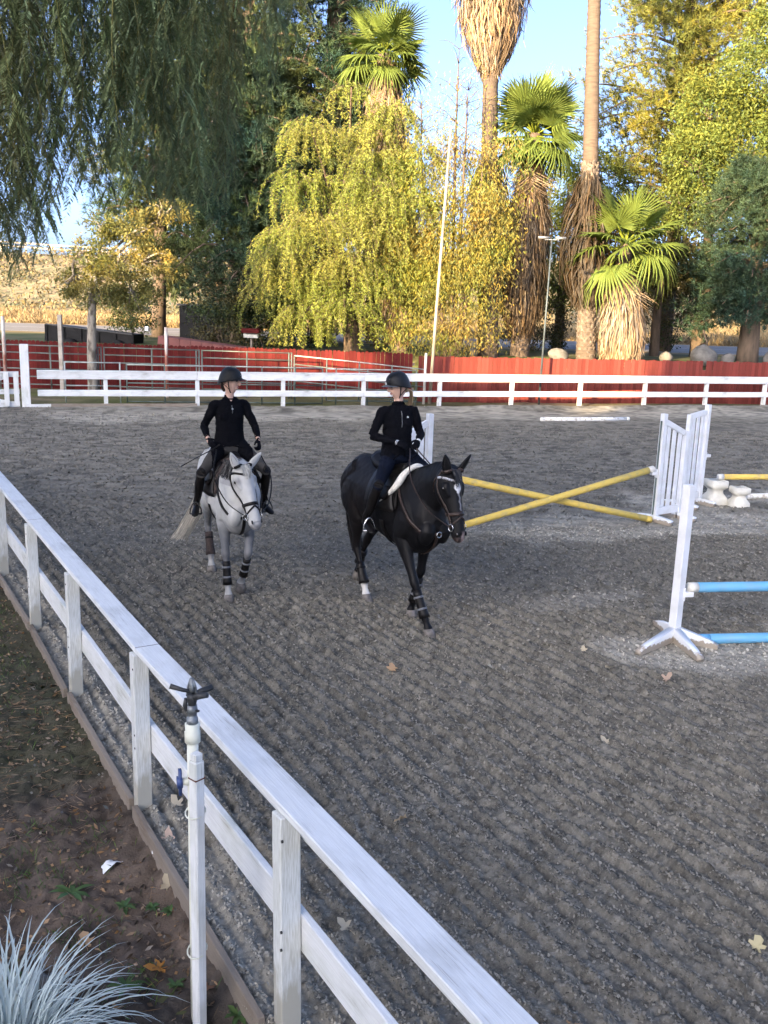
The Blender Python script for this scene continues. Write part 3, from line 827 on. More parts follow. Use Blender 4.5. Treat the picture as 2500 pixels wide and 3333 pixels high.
def standard(label, base, feet, h=1.63, rot=0.6, w=0.092):
    t = thing('jump_standard', label, 'jump standard', base, 'single-post jump standards')
    b = Vector(base)
    post('upright', b + Vector((0, 0, 0.02)), h - 0.02, w, MT['white_clean'], t, rot, None, (0.0, 0.0), 0.004)
    for ang, L in feet:
        d = Vector((math.cos(ang), math.sin(ang), 0))
        wedge_foot(b + d * 0.05, b + d * L, 0.07, 0.15, 0.04, MT['white_dirty'], t)
    return t
SB = Vector((3.02, 9.0, 0))
front = standard('white single-post jump standard in front, holding the blue poles', SB, ((math.radians(223), 0.66), (math.radians(279), 0.58), (math.radians(331), 0.44), (math.radians(95), 0.5)))
back = standard('white single-post jump standard at the hidden end of the blue poles', SB + Vector((3.75, 0.6, 0)), ((math.radians(43), 0.6), (math.radians(133), 0.6), (math.radians(223), 0.6), (math.radians(313), 0.6)))
def cup(parent, p, d, m=None):
    p = Vector(p); d = Vector(d).normalized()
    bar('cup', p, p + d * 0.10, 0.075, 0.05, m or MT['white_clean'], parent)
    bar('cup_bracket', p - d * 0.005, p + d * 0.012, 0.065, 0.14, m or MT['white_clean'], parent)
def pole(label, a, b, r, m, endm=None, name='jump_pole', group=None):
    a, b = Vector(a), Vector(b)
    t = thing(name, label, 'pole', (a + b) / 2, group)
    d = (b - a).normalized()
    e = 0.10
    P = [a + d * e, a.lerp(b, .33) + Vector((0, 0, -.004)), a.lerp(b, .66) + Vector((0, 0, -.004)), b - d * e]
    tube_obj('shaft', P, r, m, t, 14)
    for p, q in ((a, a + d * e), (b - d * e, b)):
        V, Q, T = tube([p, p + d * .004, q - d * .001], [r * .94, r * 1.01, r * 1.01], 14)
        link('end_band', np_mesh('end_band', V, Q, T, endm or m, None, False), t)
    return t
pd = Vector((0.987, 0.16, 0))
cup(front, SB + Vector((0.05, 0.0, 0.50)), pd)
cup(back, SB + Vector((3.70, 0.6, 0.50)), -pd)
pole('upper blue pole resting in the cups of the front standard', SB + pd * 0.10 + Vector((0, 0, 0.565)), SB + Vector((3.66, 0.59, 0.575)), 0.052, MT['blue'], MT['cream_plastic'])
pole('lower blue pole lying on the sand behind the front standard', SB + pd * 0.22 + Vector((0.03, -0.10, 0.045)), SB + pd * 3.5 + Vector((0.03, -0.10, 0.045)), 0.052, MT['blue'])

def wing(label, A, B, hA, hB, footdir, slats=3, cupat=None, track=None):
    """slatted wing: tall post at A, low post at B, sloping top rail"""
    A, B = Vector(A), Vector(B)
    t = thing('jump_wing', label, 'jump wing', A, 'slatted jump wings')
    d = (B - A).normalized(); L = (B - A).length; rz = math.atan2(d.y, d.x)
    z0 = 0.09
    post('wing_post', A + Vector((0, 0, 0.03)), hA, 0.085, MT['white_clean'], t, rz)
    post('wing_post', B + Vector((0, 0, z0)), hB - z0, 0.075, MT['white_clean'], t, rz)
    n = Vector((-d.y, d.x, 0))
    bar('bottom_rail', A + d * 0.045 + Vector((0, 0, 0.17)), B - d * 0.04 + Vector((0, 0, 0.17)), 0.05, 0.12, MT['white_clean'], t)
    bar('sloping_rail', A + d * 0.045 + Vector((0, 0, hA - 0.10)), B - d * 0.04 + Vector((0, 0, hB - 0.035)), 0.05, 0.09, MT['white_clean'], t)
    for i in range(slats):
        f = (i + 1) / (slats + 1.0)
        p = A.lerp(B, f); zt = hA - 0.10 + (hB - 0.035 - hA + 0.10) * f - 0.02
        bar('slat', p + Vector((0, 0, 0.235)), p + Vector((0, 0, zt)), 0.022, 0.085 if slats > 2 else 0.11, MT['white_clean'], t, up=(d.x, d.y, 0), roll=math.pi / 2 * 0)
    fd = Vector(footdir).normalized()
    for P in (A, B):
        for s in (-1, 1):
            wedge_foot(P + fd * s * 0.02, P + fd * s * 0.34, 0.09, 0.11, 0.075, MT['white_dirty'], t)
    if track:
        bar('cup_track', A - d * 0.050 + Vector((0, 0, 0.12)), A - d * 0.050 + Vector((0, 0, hA - 0.08)), 0.012, 0.05, MT['pipe_green'], t, up=(d.x, d.y, 0))
    return t
w1 = wing('white slatted jump wing at the raised end of a crossed yellow pole', (4.38, 14.58, 0), (4.86, 14.92, 0), 1.72, 1.45, (0.57, -0.82, 0), 3, None, True)
w2 = wing('white slatted jump wing behind, its tall post towards the white plastic blocks', (5.62, 16.2, 0), (5.20, 15.85, 0), 1.74, 1.62, (0.57, -0.82, 0), 3)
w3 = wing('white slatted jump wing mostly hidden behind the black horse', (0.62, 13.30, 0), (0.16, 13.0, 0), 1.74, 1.45, (0.57, -0.82, 0), 3, None, True)
cd = Vector((-0.95, -0.3, 0))
cup(w1, (4.33, 14.54, 0.80), cd); cup(w3, (0.67, 13.34, 0.80), -cd); cup(w2, (5.67, 16.24, 0.86), (0.8, 0.4, 0))
MT['yellow_end'] = mat('pole_end_white', (0.72, 0.70, 0.64), None, 0.5)
pole('yellow pole of the cross whose raised end rests on the slatted wing', (4.27, 14.52, 0.875), (0.72, 13.02, 0.05), 0.052, MT['yellow'], MT['yellow_end'], group='crossed yellow poles')
pole('yellow pole of the cross whose raised end is behind the black horse head', (0.74, 13.38, 0.875), (4.30, 14.50, 0.05), 0.052, MT['yellow'], MT['yellow'], group='crossed yellow poles')
def jump_block(label, c, w, dpt, h, rot, wx=1.0):
    """moulded plastic block: wide foot, pinched waist, square head with a notch"""
    t = thing('jump_block', label, 'jump block', c, 'white plastic jump blocks')
    secs = [(0.0, 1.0, 1.0), (0.26, 1.0, 1.0), (0.34, 0.86, 0.9), (0.48, 0.60, 0.7), (0.60, 0.56, 0.66), (0.68, 0.72, 0.8), (0.74, 0.95, 0.95), (1.0, 0.95, 0.95)]
    g = Geo(); V = []; k = 0.18
    for f, a, b in secs:
        x, y, z = w * a / 2, dpt * b / 2, h * f
        V += [(-x, -y + y * k, z), (-x + x * k, -y, z), (x - x * k, -y, z), (x, -y + y * k, z), (x, y - y * k, z), (x - x * k, y, z), (-x + x * k, y, z), (-x, y - y * k, z)]
    ns = len(secs)
    Q = [[i * 8 + j, i * 8 + (j + 1) % 8, i * 8 + 8 + (j + 1) % 8, i * 8 + 8 + j] for i in range(ns - 1) for j in range(8)]
    V += [(0, 0, h * 0.97), (0, 0, 0)]
    T = [[(ns - 1) * 8 + j, (ns - 1) * 8 + (j + 1) % 8, ns * 8] for j in range(8)]
    R = Matrix.Rotation(rot, 3, 'Z')
    V = [np.array(R @ Vector(v)) + np.array(c) for v in V]
    link('body', np_mesh('body', V, Q, T, MT['cream_plastic']), t)
    for s in (-1, 1):
        o = Vector(c) + R @ Vector((s * w * 0.33, 0, h * 0.98))
        bar('notch_lip', o - R @ Vector((0, dpt * .42, 0)), o + R @ Vector((0, dpt * .42, 0)), w * 0.2, h * 0.08, MT['cream_plastic'], t)
    return t
jump_block('taller white plastic jump block right beside the rear wing', (5.93, 16.28, -0.01), 0.34, 0.38, 0.43, 0.2)
jump_block('lower white plastic jump block in front of the yellow pole', (6.27, 16.02, -0.01), 0.30, 0.32, 0.36, 0.1)
pole('level yellow pole resting on the taller plastic block', (5.96, 16.30, 0.475), (9.4, 17.0, 0.475), 0.052, MT['yellow'], MT['yellow_end'])
MT['white_pole'] = mat('scuffed_white_pole', (0.74, 0.73, 0.70), (0.40, 0.35, 0.28), 0.6, 9.0, p=(0.5, 0.66))
pole('white pole on the sand right of the plastic blocks', (6.6, 16.75, 0.045), (9.6, 17.7, 0.045), 0.05, MT['white_pole'], MT['white_pole'])
pole('long white pole alone on the sand near the far fence', (4.69, 28.1, 0.06), (7.62, 29.05, 0.06), 0.065, MT['white_pole'], MT['yellow_end'])
# ------------------------------------------------------------------ foliage helpers
def unit(a):
    return a / (np.linalg.norm(a, axis=-1, keepdims=True) + 1e-9)
def rdir(n, rng=RNG):
    return unit(rng.normal(size=(n, 3)))

def add_leaves(g, P, D, L, W, tint, rng=RNG, droop=0.0):
    """one folded four-point blade per leaf"""
    n = len(P)
    D = unit(D)
    S = unit(np.cross(D, rdir(n, rng)))
    L = np.broadcast_to(L, (n,))[:, None]; W = np.broadcast_to(W, (n,))[:, None]
    m = P + D * L * 0.45
    tip = P + D * L
    tip[:, 2] -= droop * L[:, 0]
    V = np.stack([P, m + S * W * 0.5, tip, m - S * W * 0.5], 1).reshape(-1, 3)
    Q = np.arange(n * 4).reshape(n, 4)
    g.add(V, Q, None, np.repeat(tint, 4, axis=0))

def add_needles(g, P, D, L, W, tint, rng=RNG):
    n = len(P)
    D = unit(D); S = unit(np.cross(D, rdir(n, rng)))
    L = np.broadcast_to(L, (n,))[:, None]; W = np.broadcast_to(W, (n,))[:, None]
    V = np.stack([P + S * W * 0.5, P - S * W * 0.5, P + D * L], 1).reshape(-1, 3)
    g.add(V, None, np.arange(n * 3).reshape(n, 3), np.repeat(tint, 3, axis=0))

def tints(n, lo=0.7, hi=1.3, warm=0.15, rng=RNG):
    b = rng.uniform(lo, hi, n)
    w = rng.normal(0, warm, n)
    return np.clip(np.stack([b * (1 + w), b * (1 + 0.35 * w), b * (1 - 0.6 * w)], 1), 0.05, 3)

def limb(g, pts, r0, r1, n=6, m=5):
    P = smooth_path(pts, m)
    V, Q, T = tube(P, np.linspace(r0, r1, len(P)), n)
    g.add(V, Q, T)

def tree_thing(name, label, base, cat='tree', group=None):
    return thing(name, label, cat, base, group)

def broad_tree(name, label, base, clumps, leaf, lm, bark, trunk_r=0.18, per=900, droop=0.15, seed=1, lean=(0, 0), spread=0.6, group=None, fork=0.45, aspect=0.4):
    rng = np.random.default_rng(seed)
    t = tree_thing(name, label, base, 'tree', group)
    b = np.array(base, float)
    cl = [(np.array(c, float), np.array(r, float)) for c, r in clumps]
    mean = np.mean([c for c, r in cl], axis=0)
    top = np.array([b[0] + lean[0], b[1] + lean[1], b[2] + fork * (mean[2] - b[2]) * 1.2])
    g = Geo()
    limb(g, [b - [0, 0, .3], b * .5 + top * .5 + rng.normal(0, .06, 3) * [1, 1, 0], top], trunk_r * 1.25, trunk_r * 0.8, 9)
    for c, r in cl:
        mid = top * 0.5 + c * 0.5 + rng.normal(0, 0.25, 3)
        limb(g, [top, mid, c], trunk_r * 0.5, 0.03)
        for k in range(4):
            e = c + rdir(1, rng)[0] * r * 0.85
            limb(g, [c * .6 + mid * .4, c * .5 + e * .5 + rng.normal(0, .1, 3), e], 0.045, 0.012, 5, 3)
    g.obj('trunk', bark, t, True)
    g = Geo()
    for c, r in cl:
        n = int(per * (r[0] * r[1] * r[2]) ** (2 / 3))
        nsub = max(5, int(n / 60))
        sc = c + rdir(nsub, rng) * r * (rng.uniform(0.25, 1.0, nsub)[:, None] ** 0.45)
        sub = rng.integers(0, nsub, n)
        P = sc[sub] + rng.normal(0, 1, (n, 3)) * r.mean() * np.array([0.16, 0.16, 0.14])
        out = unit(P - c + 1e-6)
        D = out * spread + rdir(n, rng) * 0.8
        D[:, 2] -= droop
        ct = tints(nsub, 0.75, 1.25, 0.12, rng)[sub] * tints(n, 0.75, 1.25, 0.10, rng)
        L = rng.uniform(0.7, 1.3, n) * leaf
        add_leaves(g, P, D, L, L * aspect, ct, rng, droop * 0.5)
    g.obj('crown', lm, t)
    return t

def pine_tree(name, label, base, top, whorls, lm, bark, seed=1, tufts=2600, nl=0.26, shape=None, trunk_r=0.32, hole=None, group=None, droop=0.2, per=15):
    """shape: list of (z fraction, reach in metres)"""
    rng = np.random.default_rng(seed)
    t = tree_thing(name, label, base, 'tree', group)
    b, tp = np.array(base, float), np.array(top, float)
    g = Geo(); limb(g, [b - [0, 0, .3], (b + tp) / 2 + [0.15, 0, 0], tp], trunk_r, 0.06, 9)
    sz = np.array([s[0] for s in shape]); sr = np.array([s[1] for s in shape])
    ends = []
    for i in range(whorls):
        f = sz[0] + (sz[-1] - sz[0]) * (i + rng.uniform(0, 1)) / whorls
        p = b + (tp - b) * f
        a = rng.uniform(0, 2 * np.pi)
        R = np.interp(f, sz, sr) * rng.uniform(0.55, 1.12)
        d = np.array([np.cos(a), np.sin(a), rng.uniform(-0.1, 0.35)])
        e = p + d * R + [0, 0, -droop * R * rng.uniform(0, 1)]
        m = p + d * R * 0.5 + [0, 0, 0.10 * R]
        limb(g, [p, m, e], 0.02 + 0.018 * R, 0.012, 5, 3)
        ends.append((p, m, e, R))
    g.obj('trunk', bark, t, True)
    g = Geo()
    E = rng.integers(0, len(ends), tufts)
    u = rng.uniform(0.30, 1.05, tufts)[:, None]
    p = np.array([ends[k][0] for k in E]); m = np.array([ends[k][1] for k in E]); e = np.array([ends[k][2] for k in E]); R = np.array([ends[k][3] for k in E])
    P = (1 - u) ** 2 * p + 2 * u * (1 - u) * m + u ** 2 * e
    P = P + rng.normal(0, 1, (tufts, 3)) * (0.12 + 0.13 * R[:, None] * (1.15 - 0.5 * u)) * [1, 1, 0.75]
    if hole is not None:
        k = ~hole(P); P = P[k]; E = E[k]
    ax = unit(unit(P - (b + tp) / 2 * [1, 1, 0] - [0, 0, 1] * P[:, 2:3] * [0, 0, 1]) * [1, 1, 0] * 0.6 + rdir(len(P), rng) * 0.5 + [0, 0, 0.65])
    bt = tints(len(ends), 0.7, 1.3, 0.10, rng)[E] * tints(len(P), 0.8, 1.2, 0.08, rng)
    PP = np.repeat(P, per, 0); AA = np.repeat(ax, per, 0)
    n = len(PP)
    DD = AA * 0.9 + rdir(n, rng) * 0.95
    PP = PP + AA * rng.uniform(-0.10, 0.12, (n, 1))
    add_needles(g, PP, DD, rng.uniform(0.7, 1.25, n) * nl, nl * 0.11, np.repeat(bt, per, 0) * tints(n, 0.8, 1.2, 0.05, rng), rng)
    g.obj('crown', lm, t)
    return t

def weeping_strands(g, gt, starts, lens, outs, step, leaf, rng, aspect=0.16, tw=0.006, sway=0.15, frond=0.0):
    """hanging twigs with paired drooping leaflets"""
    for s, L, o in zip(starts, lens, outs):
        k = max(4, int(L / 0.25))
        tt = np.linspace(0, 1, k)[:, None]
        sw = rng.normal(0, sway, 3) * [1, 1, 0]
        P = s + o * L * 0.50 * (1 - (1 - tt) ** 2) + sw * tt ** 2 * L * 0.5 + np.array([0, 0, -1.0]) * L * (0.25 * tt + 0.75 * tt ** 1.6)
        V, Q, T = tube(P, np.linspace(tw, tw * 0.4, k), 3, False)
        gt.add(V, Q)
        n = int(L / step)
        u = np.sort(rng.uniform(0.05, 1, n))
        X = np.stack([np.interp(u, tt[:, 0], P[:, i]) for i in range(3)], 1)
        D = rdir(n, rng) * [1, 1, 0.6] * 1.0 + [0, 0, -0.5]
        b = rng.uniform(0.75, 1.25)
        add_leaves(g, X, D, rng.uniform(0.7, 1.2, n) * leaf, leaf * aspect, tints(n, 0.8, 1.2, 0.10, rng) * b, rng, 0.1)

# leaf colours
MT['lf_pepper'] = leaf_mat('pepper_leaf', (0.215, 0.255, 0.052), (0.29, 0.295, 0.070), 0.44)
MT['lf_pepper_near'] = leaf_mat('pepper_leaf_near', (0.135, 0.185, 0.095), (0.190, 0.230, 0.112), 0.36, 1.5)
MT['lf_euc'] = leaf_mat('willow_leaf', (0.22, 0.225, 0.045), (0.29, 0.225, 0.070), 0.38)
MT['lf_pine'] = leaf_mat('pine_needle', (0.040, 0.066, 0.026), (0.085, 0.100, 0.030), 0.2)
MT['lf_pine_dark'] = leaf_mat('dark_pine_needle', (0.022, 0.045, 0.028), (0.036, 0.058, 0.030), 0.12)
MT['lf_pine_sunlit'] = leaf_mat('sunlit_pine_needle', (0.17, 0.16, 0.030), (0.12, 0.13, 0.030), 0.22)  # pine needles with the yellow of sunlight put into their colour
MT['lf_broad'] = leaf_mat('broad_leaf', (0.155, 0.18, 0.038), (0.115, 0.145, 0.034), 0.40)
MT['lf_sapling'] = leaf_mat('sapling_leaf', (0.14, 0.145, 0.042), (0.21, 0.175, 0.055), 0.35)
MT['lf_ivy'] = leaf_mat('shrub_leaf', (0.040, 0.055, 0.018), (0.075, 0.065, 0.028), 0.25)
MT['lf_palm'] = leaf_mat('palm_leaf', (0.15, 0.19, 0.040), (0.11, 0.155, 0.036), 0.35)
MT['dead_palm'] = leaf_mat('dead_palm_leaf', (0.27, 0.185, 0.11), (0.20, 0.155, 0.115), 0.15)
MT['palm_bark'] = mat('palm_bark', (0.105, 0.076, 0.056), (0.068, 0.050, 0.038), 0.95, 5.0, 0.5, 9, (0.6, 0.6, 3.0))
MT['palm_boot'] = mat('palm_leaf_base', (0.15, 0.118, 0.092), (0.065, 0.05, 0.04), 0.95, 6.0, 0.4, 20)

# ------------------------------------------------------------------ unseen tree row behind the viewer, heights and gaps shaped for its shade
def shade_trees():
    rng = np.random.default_rng(77)
    g = Geo()
    sx, sy = -_to_sun.x, -_to_sun.y; ln = math.hypot(sx, sy); sx /= ln; sy /= ln      # the way the light travels
    for w in np.arange(-58, 30, 1.7):
        u = -50 + rng.uniform(-2.0, 2.0)
        if w < -38: h = 11.0
        elif w < -34: h = 14.0
        elif w < -26: h = 22.5
        elif w < -22.5: h = 13.0
        elif w < -18.0: h = 11.6
        elif w < -16.0: h = 13.2
        elif w < -9.6: h = 11.9
        elif w < -5: h = 20.0
        else: h = 16.0
        h += 5.3 + rng.uniform(-0.7, 0.7)
        cx, cy = u * sx + w * sy, u * sy - w * sx
        V, Q, T = tube([(cx, cy, -0.3), (cx, cy, h * 0.5), (cx, cy, h - 1)], [0.35, 0.25, 0.08], 6)
        g.add(V, Q, T, (0.5, 0.35, 0.3))
        n = 2000
        z = rng.uniform(0.0, 1, n) ** 0.9
        R = 1.9 * (1 - 0.5 * z ** 3)
        a = rng.uniform(0, 2 * np.pi, n); r = R * rng.uniform(0.1, 1, n) ** 0.6
        P = np.stack([cx + r * np.cos(a), cy + r * np.sin(a), z * h - 0.1], 1)
        L = rng.uniform(0.6, 1.05, n)
        add_leaves(g, P, rdir(n, rng) + [0, 0, -0.2], L, L * 0.85, tints(n, 0.7, 1.2, 0.1, rng), rng)
    o = g.obj('unseen_shade_trees', MT['lf_ivy'])
    tag(o, 'dense row of tall trees behind the viewer that shades the arena', None, None, 'stuff')
shade_trees()

# ------------------------------------------------------------------ palms
def fan_frond(seed, R=0.95, pet=0.85, droop=0.25, nseg=34, span=2.1, mat_key='lf_palm', split=0.46):
    rng = np.random.default_rng(seed)
    g = Geo()
    V, Q, T = tube(smooth_path([(0, 0, 0), (pet * 0.5, 0, 0.03), (pet, 0, 0)], 4), np.linspace(0.035, 0.016, 9), 5)
    g.add(V, Q, T, (1.4, 1.3, 0.7))
    a = np.linspace(-span, span, nseg + 1)
    for i in range(nseg):
        am = (a[i] + a[i + 1]) / 2
        r = R * (0.78 + 0.30 * math.cos(am * 0.6)) * rng.uniform(0.92, 1.06)
        r1 = r * split
        fold = 0.02
        def pt(rr, an, dz): return [pet + rr * math.cos(an), rr * math.sin(an), dz - 0.12 * rr * rr * (1 - math.cos(an * .5))]
        c = tints(1, 0.85, 1.15, 0.05, rng)[0]
        tipd = -droop * r * rng.uniform(0.6, 1.5)
        w = (a[i + 1] - a[i]) * 0.17
        V = [pt(0.02, am, 0), pt(r1, a[i], fold * -1 - droop * r1 * 0.18), pt(r1 * 1.02, am, fold - droop * r1 * 0.18), pt(r1, a[i + 1], -fold - droop * r1 * 0.18),
             pt(r * 0.80, am - w, tipd * 0.45), pt(r * 0.80, am + w, tipd * 0.45), pt(r, am + rng.normal(0, .03), tipd)]
        g.add(V, [[1, 2, 5, 4]] if False else None, [[0, 1, 2], [0, 2, 3], [1, 4, 2], [2, 5, 3], [2, 4, 5], [4, 6, 5]], c)
    me = g.mesh('frond', MT[mat_key])
    return me
FROND = [fan_frond(i, 1.0, 0.8, d) for i, d in enumerate((0.10, 0.22, 0.40, 0.65))]
FROND_DEAD = [fan_frond(20 + i, 0.9, 0.7, 1.0, 26, 1.5, 'dead_palm', 0.35) for i in range(2)]

def skirt(parent, axis, prof, n, seed, name='dead_frond_skirt', shade=1.0, bias=0.0):
    """axis: function z -> (x, y); prof: list of (z, radius) from bottom to top"""
    rng = np.random.default_rng(seed)
    pz = np.array([p[0] for p in prof]); pr = np.array([p[1] for p in prof])
    n = int(n * 2.1)
    z = rng.uniform(pz[0] + 0.35, pz[-1], n)
    a = rng.uniform(0, 2 * np.pi, n)
    L = rng.uniform(0.5, 1.35, n) * np.where(rng.uniform(size=n) < 0.15, 1.3, 1)
    L = np.minimum(L, z - pz[0] + rng.uniform(-0.1, 0.35, n))
    W = rng.uniform(0.008, 0.036, n)
    jit = rng.uniform(0.62, 1.16, n)
    g = Geo()
    V = np.zeros((n, 8, 3)); 
    base = np.array([axis(q) for q in z])
    tang = np.stack([-np.sin(a), np.cos(a)], 1); rad = np.stack([np.cos(a), np.sin(a)], 1)
    sway = rng.normal(0, 0.16, n); curl = rng.uniform(-0.08, 0.16, n) + np.where(rng.uniform(size=n) < .06, .3, 0)
    tw = rng.normal(0, 0.5, n)
    for k, f in enumerate((0, 0.35, 0.72, 1.0)):
        zz = z - L * f
        r = np.interp(np.maximum(zz, pz[0]), pz, pr) * jit * (0.75 if k == 0 else 1) + curl * f * f
        wv = W * (0.5, 1.0, 0.85, 0.15)[k]
        c = base + rad * r[:, None] + tang * (sway * f * L)[:, None]
        th = tw * f
        off = tang * (np.cos(th) * wv)[:, None] + rad * (np.sin(th) * wv)[:, None]
        V[:, k * 2, :2] = c - off; V[:, k * 2 + 1, :2] = c + off
        V[:, k * 2, 2] = zz; V[:, k * 2 + 1, 2] = zz
    i = np.arange(n)[:, None] * 8
    Q = np.concatenate([i + np.array([[2 * k, 2 * k + 1, 2 * k + 3, 2 * k + 2]]) for k in range(3)])
    c = tints(n, 0.45, 1.35, 0.12, rng) * shade
    g.add(V.reshape(-1, 3), Q, None, np.repeat(c, 8, 0))
    return g.obj(name, MT['dead_palm'], parent, False, 'stuff')

def boots(parent, axis, z0, z1, r0, r1, seed, step=0.15, per=10, out=0.05):
    rng = np.random.default_rng(seed)
    g = Geo()
    for k, z in enumerate(np.arange(z0, z1, step)):
        f = (z - z0) / max(z1 - z0, 1e-3); r = r0 + (r1 - r0) * f
        x, y = axis(z)
        for j in range(per):
            a = (j + 0.5 * (k % 2)) * 2 * math.pi / per + rng.normal(0, 0.06)
            h = step * rng.uniform(0.9, 1.5); w = math.pi / per * rng.uniform(0.75, 1.0); o = out * rng.uniform(0.5, 1.5)
            def q(an, rr, zz): return [x + rr * math.cos(an), y + rr * math.sin(an), zz]
            V = [q(a - w, r, z), q(a + w, r, z), q(a + w * .6, r + o, z + h), q(a - w * .6, r + o, z + h), q(a - w * .5, r * .9, z + h * 1.02), q(a + w * .5, r * .9, z + h * 1.02), q(a, r * 0.97, z - step * .4)]
            g.add(V, [[0, 1, 2, 3], [3, 2, 5, 4]], [[0, 6, 1], [0, 3, 4], [1, 5, 2]], tints(1, 0.6, 1.3, 0.08, rng)[0])
    return g.obj('leaf_base_scales', MT['palm_boot'], parent, False, 'stuff')

def palm(label, pts, r0, r1, fronds=None, skirts=(), boot=None, seed=0, scale=1.0, dead=0):
    """pts: trunk axis points; fronds: (count, min pitch, max pitch)"""
    rng = np.random.default_rng(seed + 500)
    P = np.array(pts, float)
    t = thing('palm_tree', label, 'palm tree', P[0], 'tall fan palms behind the red fence')
    S = smooth_path(np.concatenate([[P[0] - [0, 0, .3]], P]), 6)
    axis = lambda z: (float(np.interp(z, S[:, 2], S[:, 0])), float(np.interp(z, S[:, 2], S[:, 1])))
    g = Geo()
    zs = np.arange(S[0, 2], S[-1, 2], 0.12)
    ring = np.array([[*axis(z), z] for z in zs])
    rr = np.interp(zs, [zs[0], zs[0] + 1.2, zs[-1]], [r0 * 1.15, r0, r1]) * (1 + 0.05 * (np.arange(len(zs)) % 2)) * (1 + rng.normal(0, 0.02, len(zs)))
    V, Q, T = tube(ring, rr, 14); g.add(V, Q, T)
    g.obj('trunk', MT['palm_bark'], t, True)
    if boot: boots(t, axis, boot[0], boot[1], r0 * 1.02, r0 * 0.95, seed)
    for k, (prof, n, sh) in enumerate(skirts): skirt(t, axis, prof, n, seed * 10 + k, shade=sh)
    if fronds:
        n, lo, hi = fronds
        top = P[-1]
        for i in range(n):
            f = i / max(n - 1, 1)
            az = i * 2.39996 + rng.normal(0, 0.15)
            pitch = hi + (lo - hi) * f ** 0.85 + rng.normal(0, 0.09)
            k = 0 if f < 0.35 else 1 if f < 0.6 else 2 if f < 0.85 else 3
            m = Matrix.Translation(Vector(top) + Vector((0, 0, -0.35 * f))) @ Matrix.Rotation(az, 4, 'Z') @ Matrix.Rotation(-pitch, 4, 'Y') @ Matrix.Rotation(rng.normal(0, 0.25), 4, 'X') @ Matrix.Scale(scale * rng.uniform(0.88, 1.1), 4)
            link('frond', FROND[k], t, m)
        for i in range(dead):
            az = rng.uniform(0, 6.28); 
            m = Matrix.Translation(Vector(top) + Vector((0, 0, -0.6 - 0.5 * rng.uniform()))) @ Matrix.Rotation(az, 4, 'Z') @ Matrix.Rotation(rng.uniform(0.9, 1.35), 4, 'Y') @ Matrix.Scale(scale * 0.9, 4)
            link('dead_frond', FROND_DEAD[i % 2], t, m)
    return t

palm('palm with a narrow hanging strip of dead fronds, rising behind the weeping tree', [(-3.2, 46, 1.42), (-3.0, 46, 9), (-2.85, 46, 15), (-2.75, 46, 19.5)], 0.34, 0.27, (26, -0.7, 1.2), [([(11.9, 0.12), (12.6, 0.62), (13.6, 0.55), (14.8, 0.30), (15.4, 0.28)], 420, 0.8)], None, 1)
palm('palm swathed in orange dead fronds between the weeping tree and the flagpole', [(0.45, 39.5, 1.42), (0.0, 39.5, 8), (-0.5, 39.5, 12.4), (-0.62, 39.5, 13.1)], 0.33, 0.25, (26, -0.5, 1.25), [([(1.9, 0.40), (2.6, 0.75), (4.5, 0.85), (8, 0.75), (11, 0.62), (12.9, 0.40)], 2300, 1.0)], (1.42, 2.8), 2, 1.15, 5)
palm('very tall palm just right of the flagpole with a hanging brown skirt under its crown', [(4.1, 39, 1.42), (3.9, 39, 6), (3.7, 39, 10), (3.5, 39, 15), (3.45, 39, 16.4)], 0.40, 0.25, (22, -0.6, 1.2), [([(12.3, 0.30), (13.0, 0.75), (14.0, 1.12), (15.3, 1.30), (16.3, 0.8)], 1500, 1.0), ([(4.6, 0.38), (5.4, 0.62), (7.0, 0.8), (8.6, 0.62), (9.2, 0.38)], 900, 0.42)], (1.42, 5.2), 3, 1.1)
palm('palm with a full green crown and a long grey skirt next to the lamp post', [(5.5, 39.5, 1.42), (5.45, 39.5, 6), (5.53, 39.5, 9), (5.54, 39.5, 10.35)], 0.36, 0.28, (34, -0.55, 1.35), [([(2.3, 0.42), (3.2, 0.80), (5, 0.92), (6.8, 0.85), (7.8, 0.62), (9.4, 0.42)], 2000, 0.42), ([(5.0, 0.7), (6.5, 0.95), (8.0, 0.80)], 350, 0.6)], (1.42, 3.6), 4, 1.32, 6)  # shade and sunlight put into the skirt tints: long layer darker, short one lighter
palm('tall slender palm trunk bare at the top with ragged dark fronds hanging halfway', [(8.1, 38.5, 1.42), (7.85, 38.5, 6), (7.62, 38.5, 10), (7.35, 38.5, 15), (7.2, 38.5, 20.5)], 0.37, 0.185, (24, -0.6, 1.2), [([(3.6, 0.5), (4.6, 0.95), (6.0, 1.05), (7.5, 0.75), (8.9, 0.36)], 800, 0.24)], (1.42, 9.0), 5, 1.1)
palm('short squat palm with bright spreading fronds above a golden skirt', [(9.45, 38, 1.42), (9.3, 38, 4.0), (9.22, 38, 6.1)], 0.42, 0.24, (22, -0.45, 1.35), [([(1.5, 0.66), (2.2, 0.84), (3.2, 0.78), (4.4, 0.50), (5.4, 0.30)], 1700, 1.25)], (1.42, 4.6), 6, 1.38, 2)

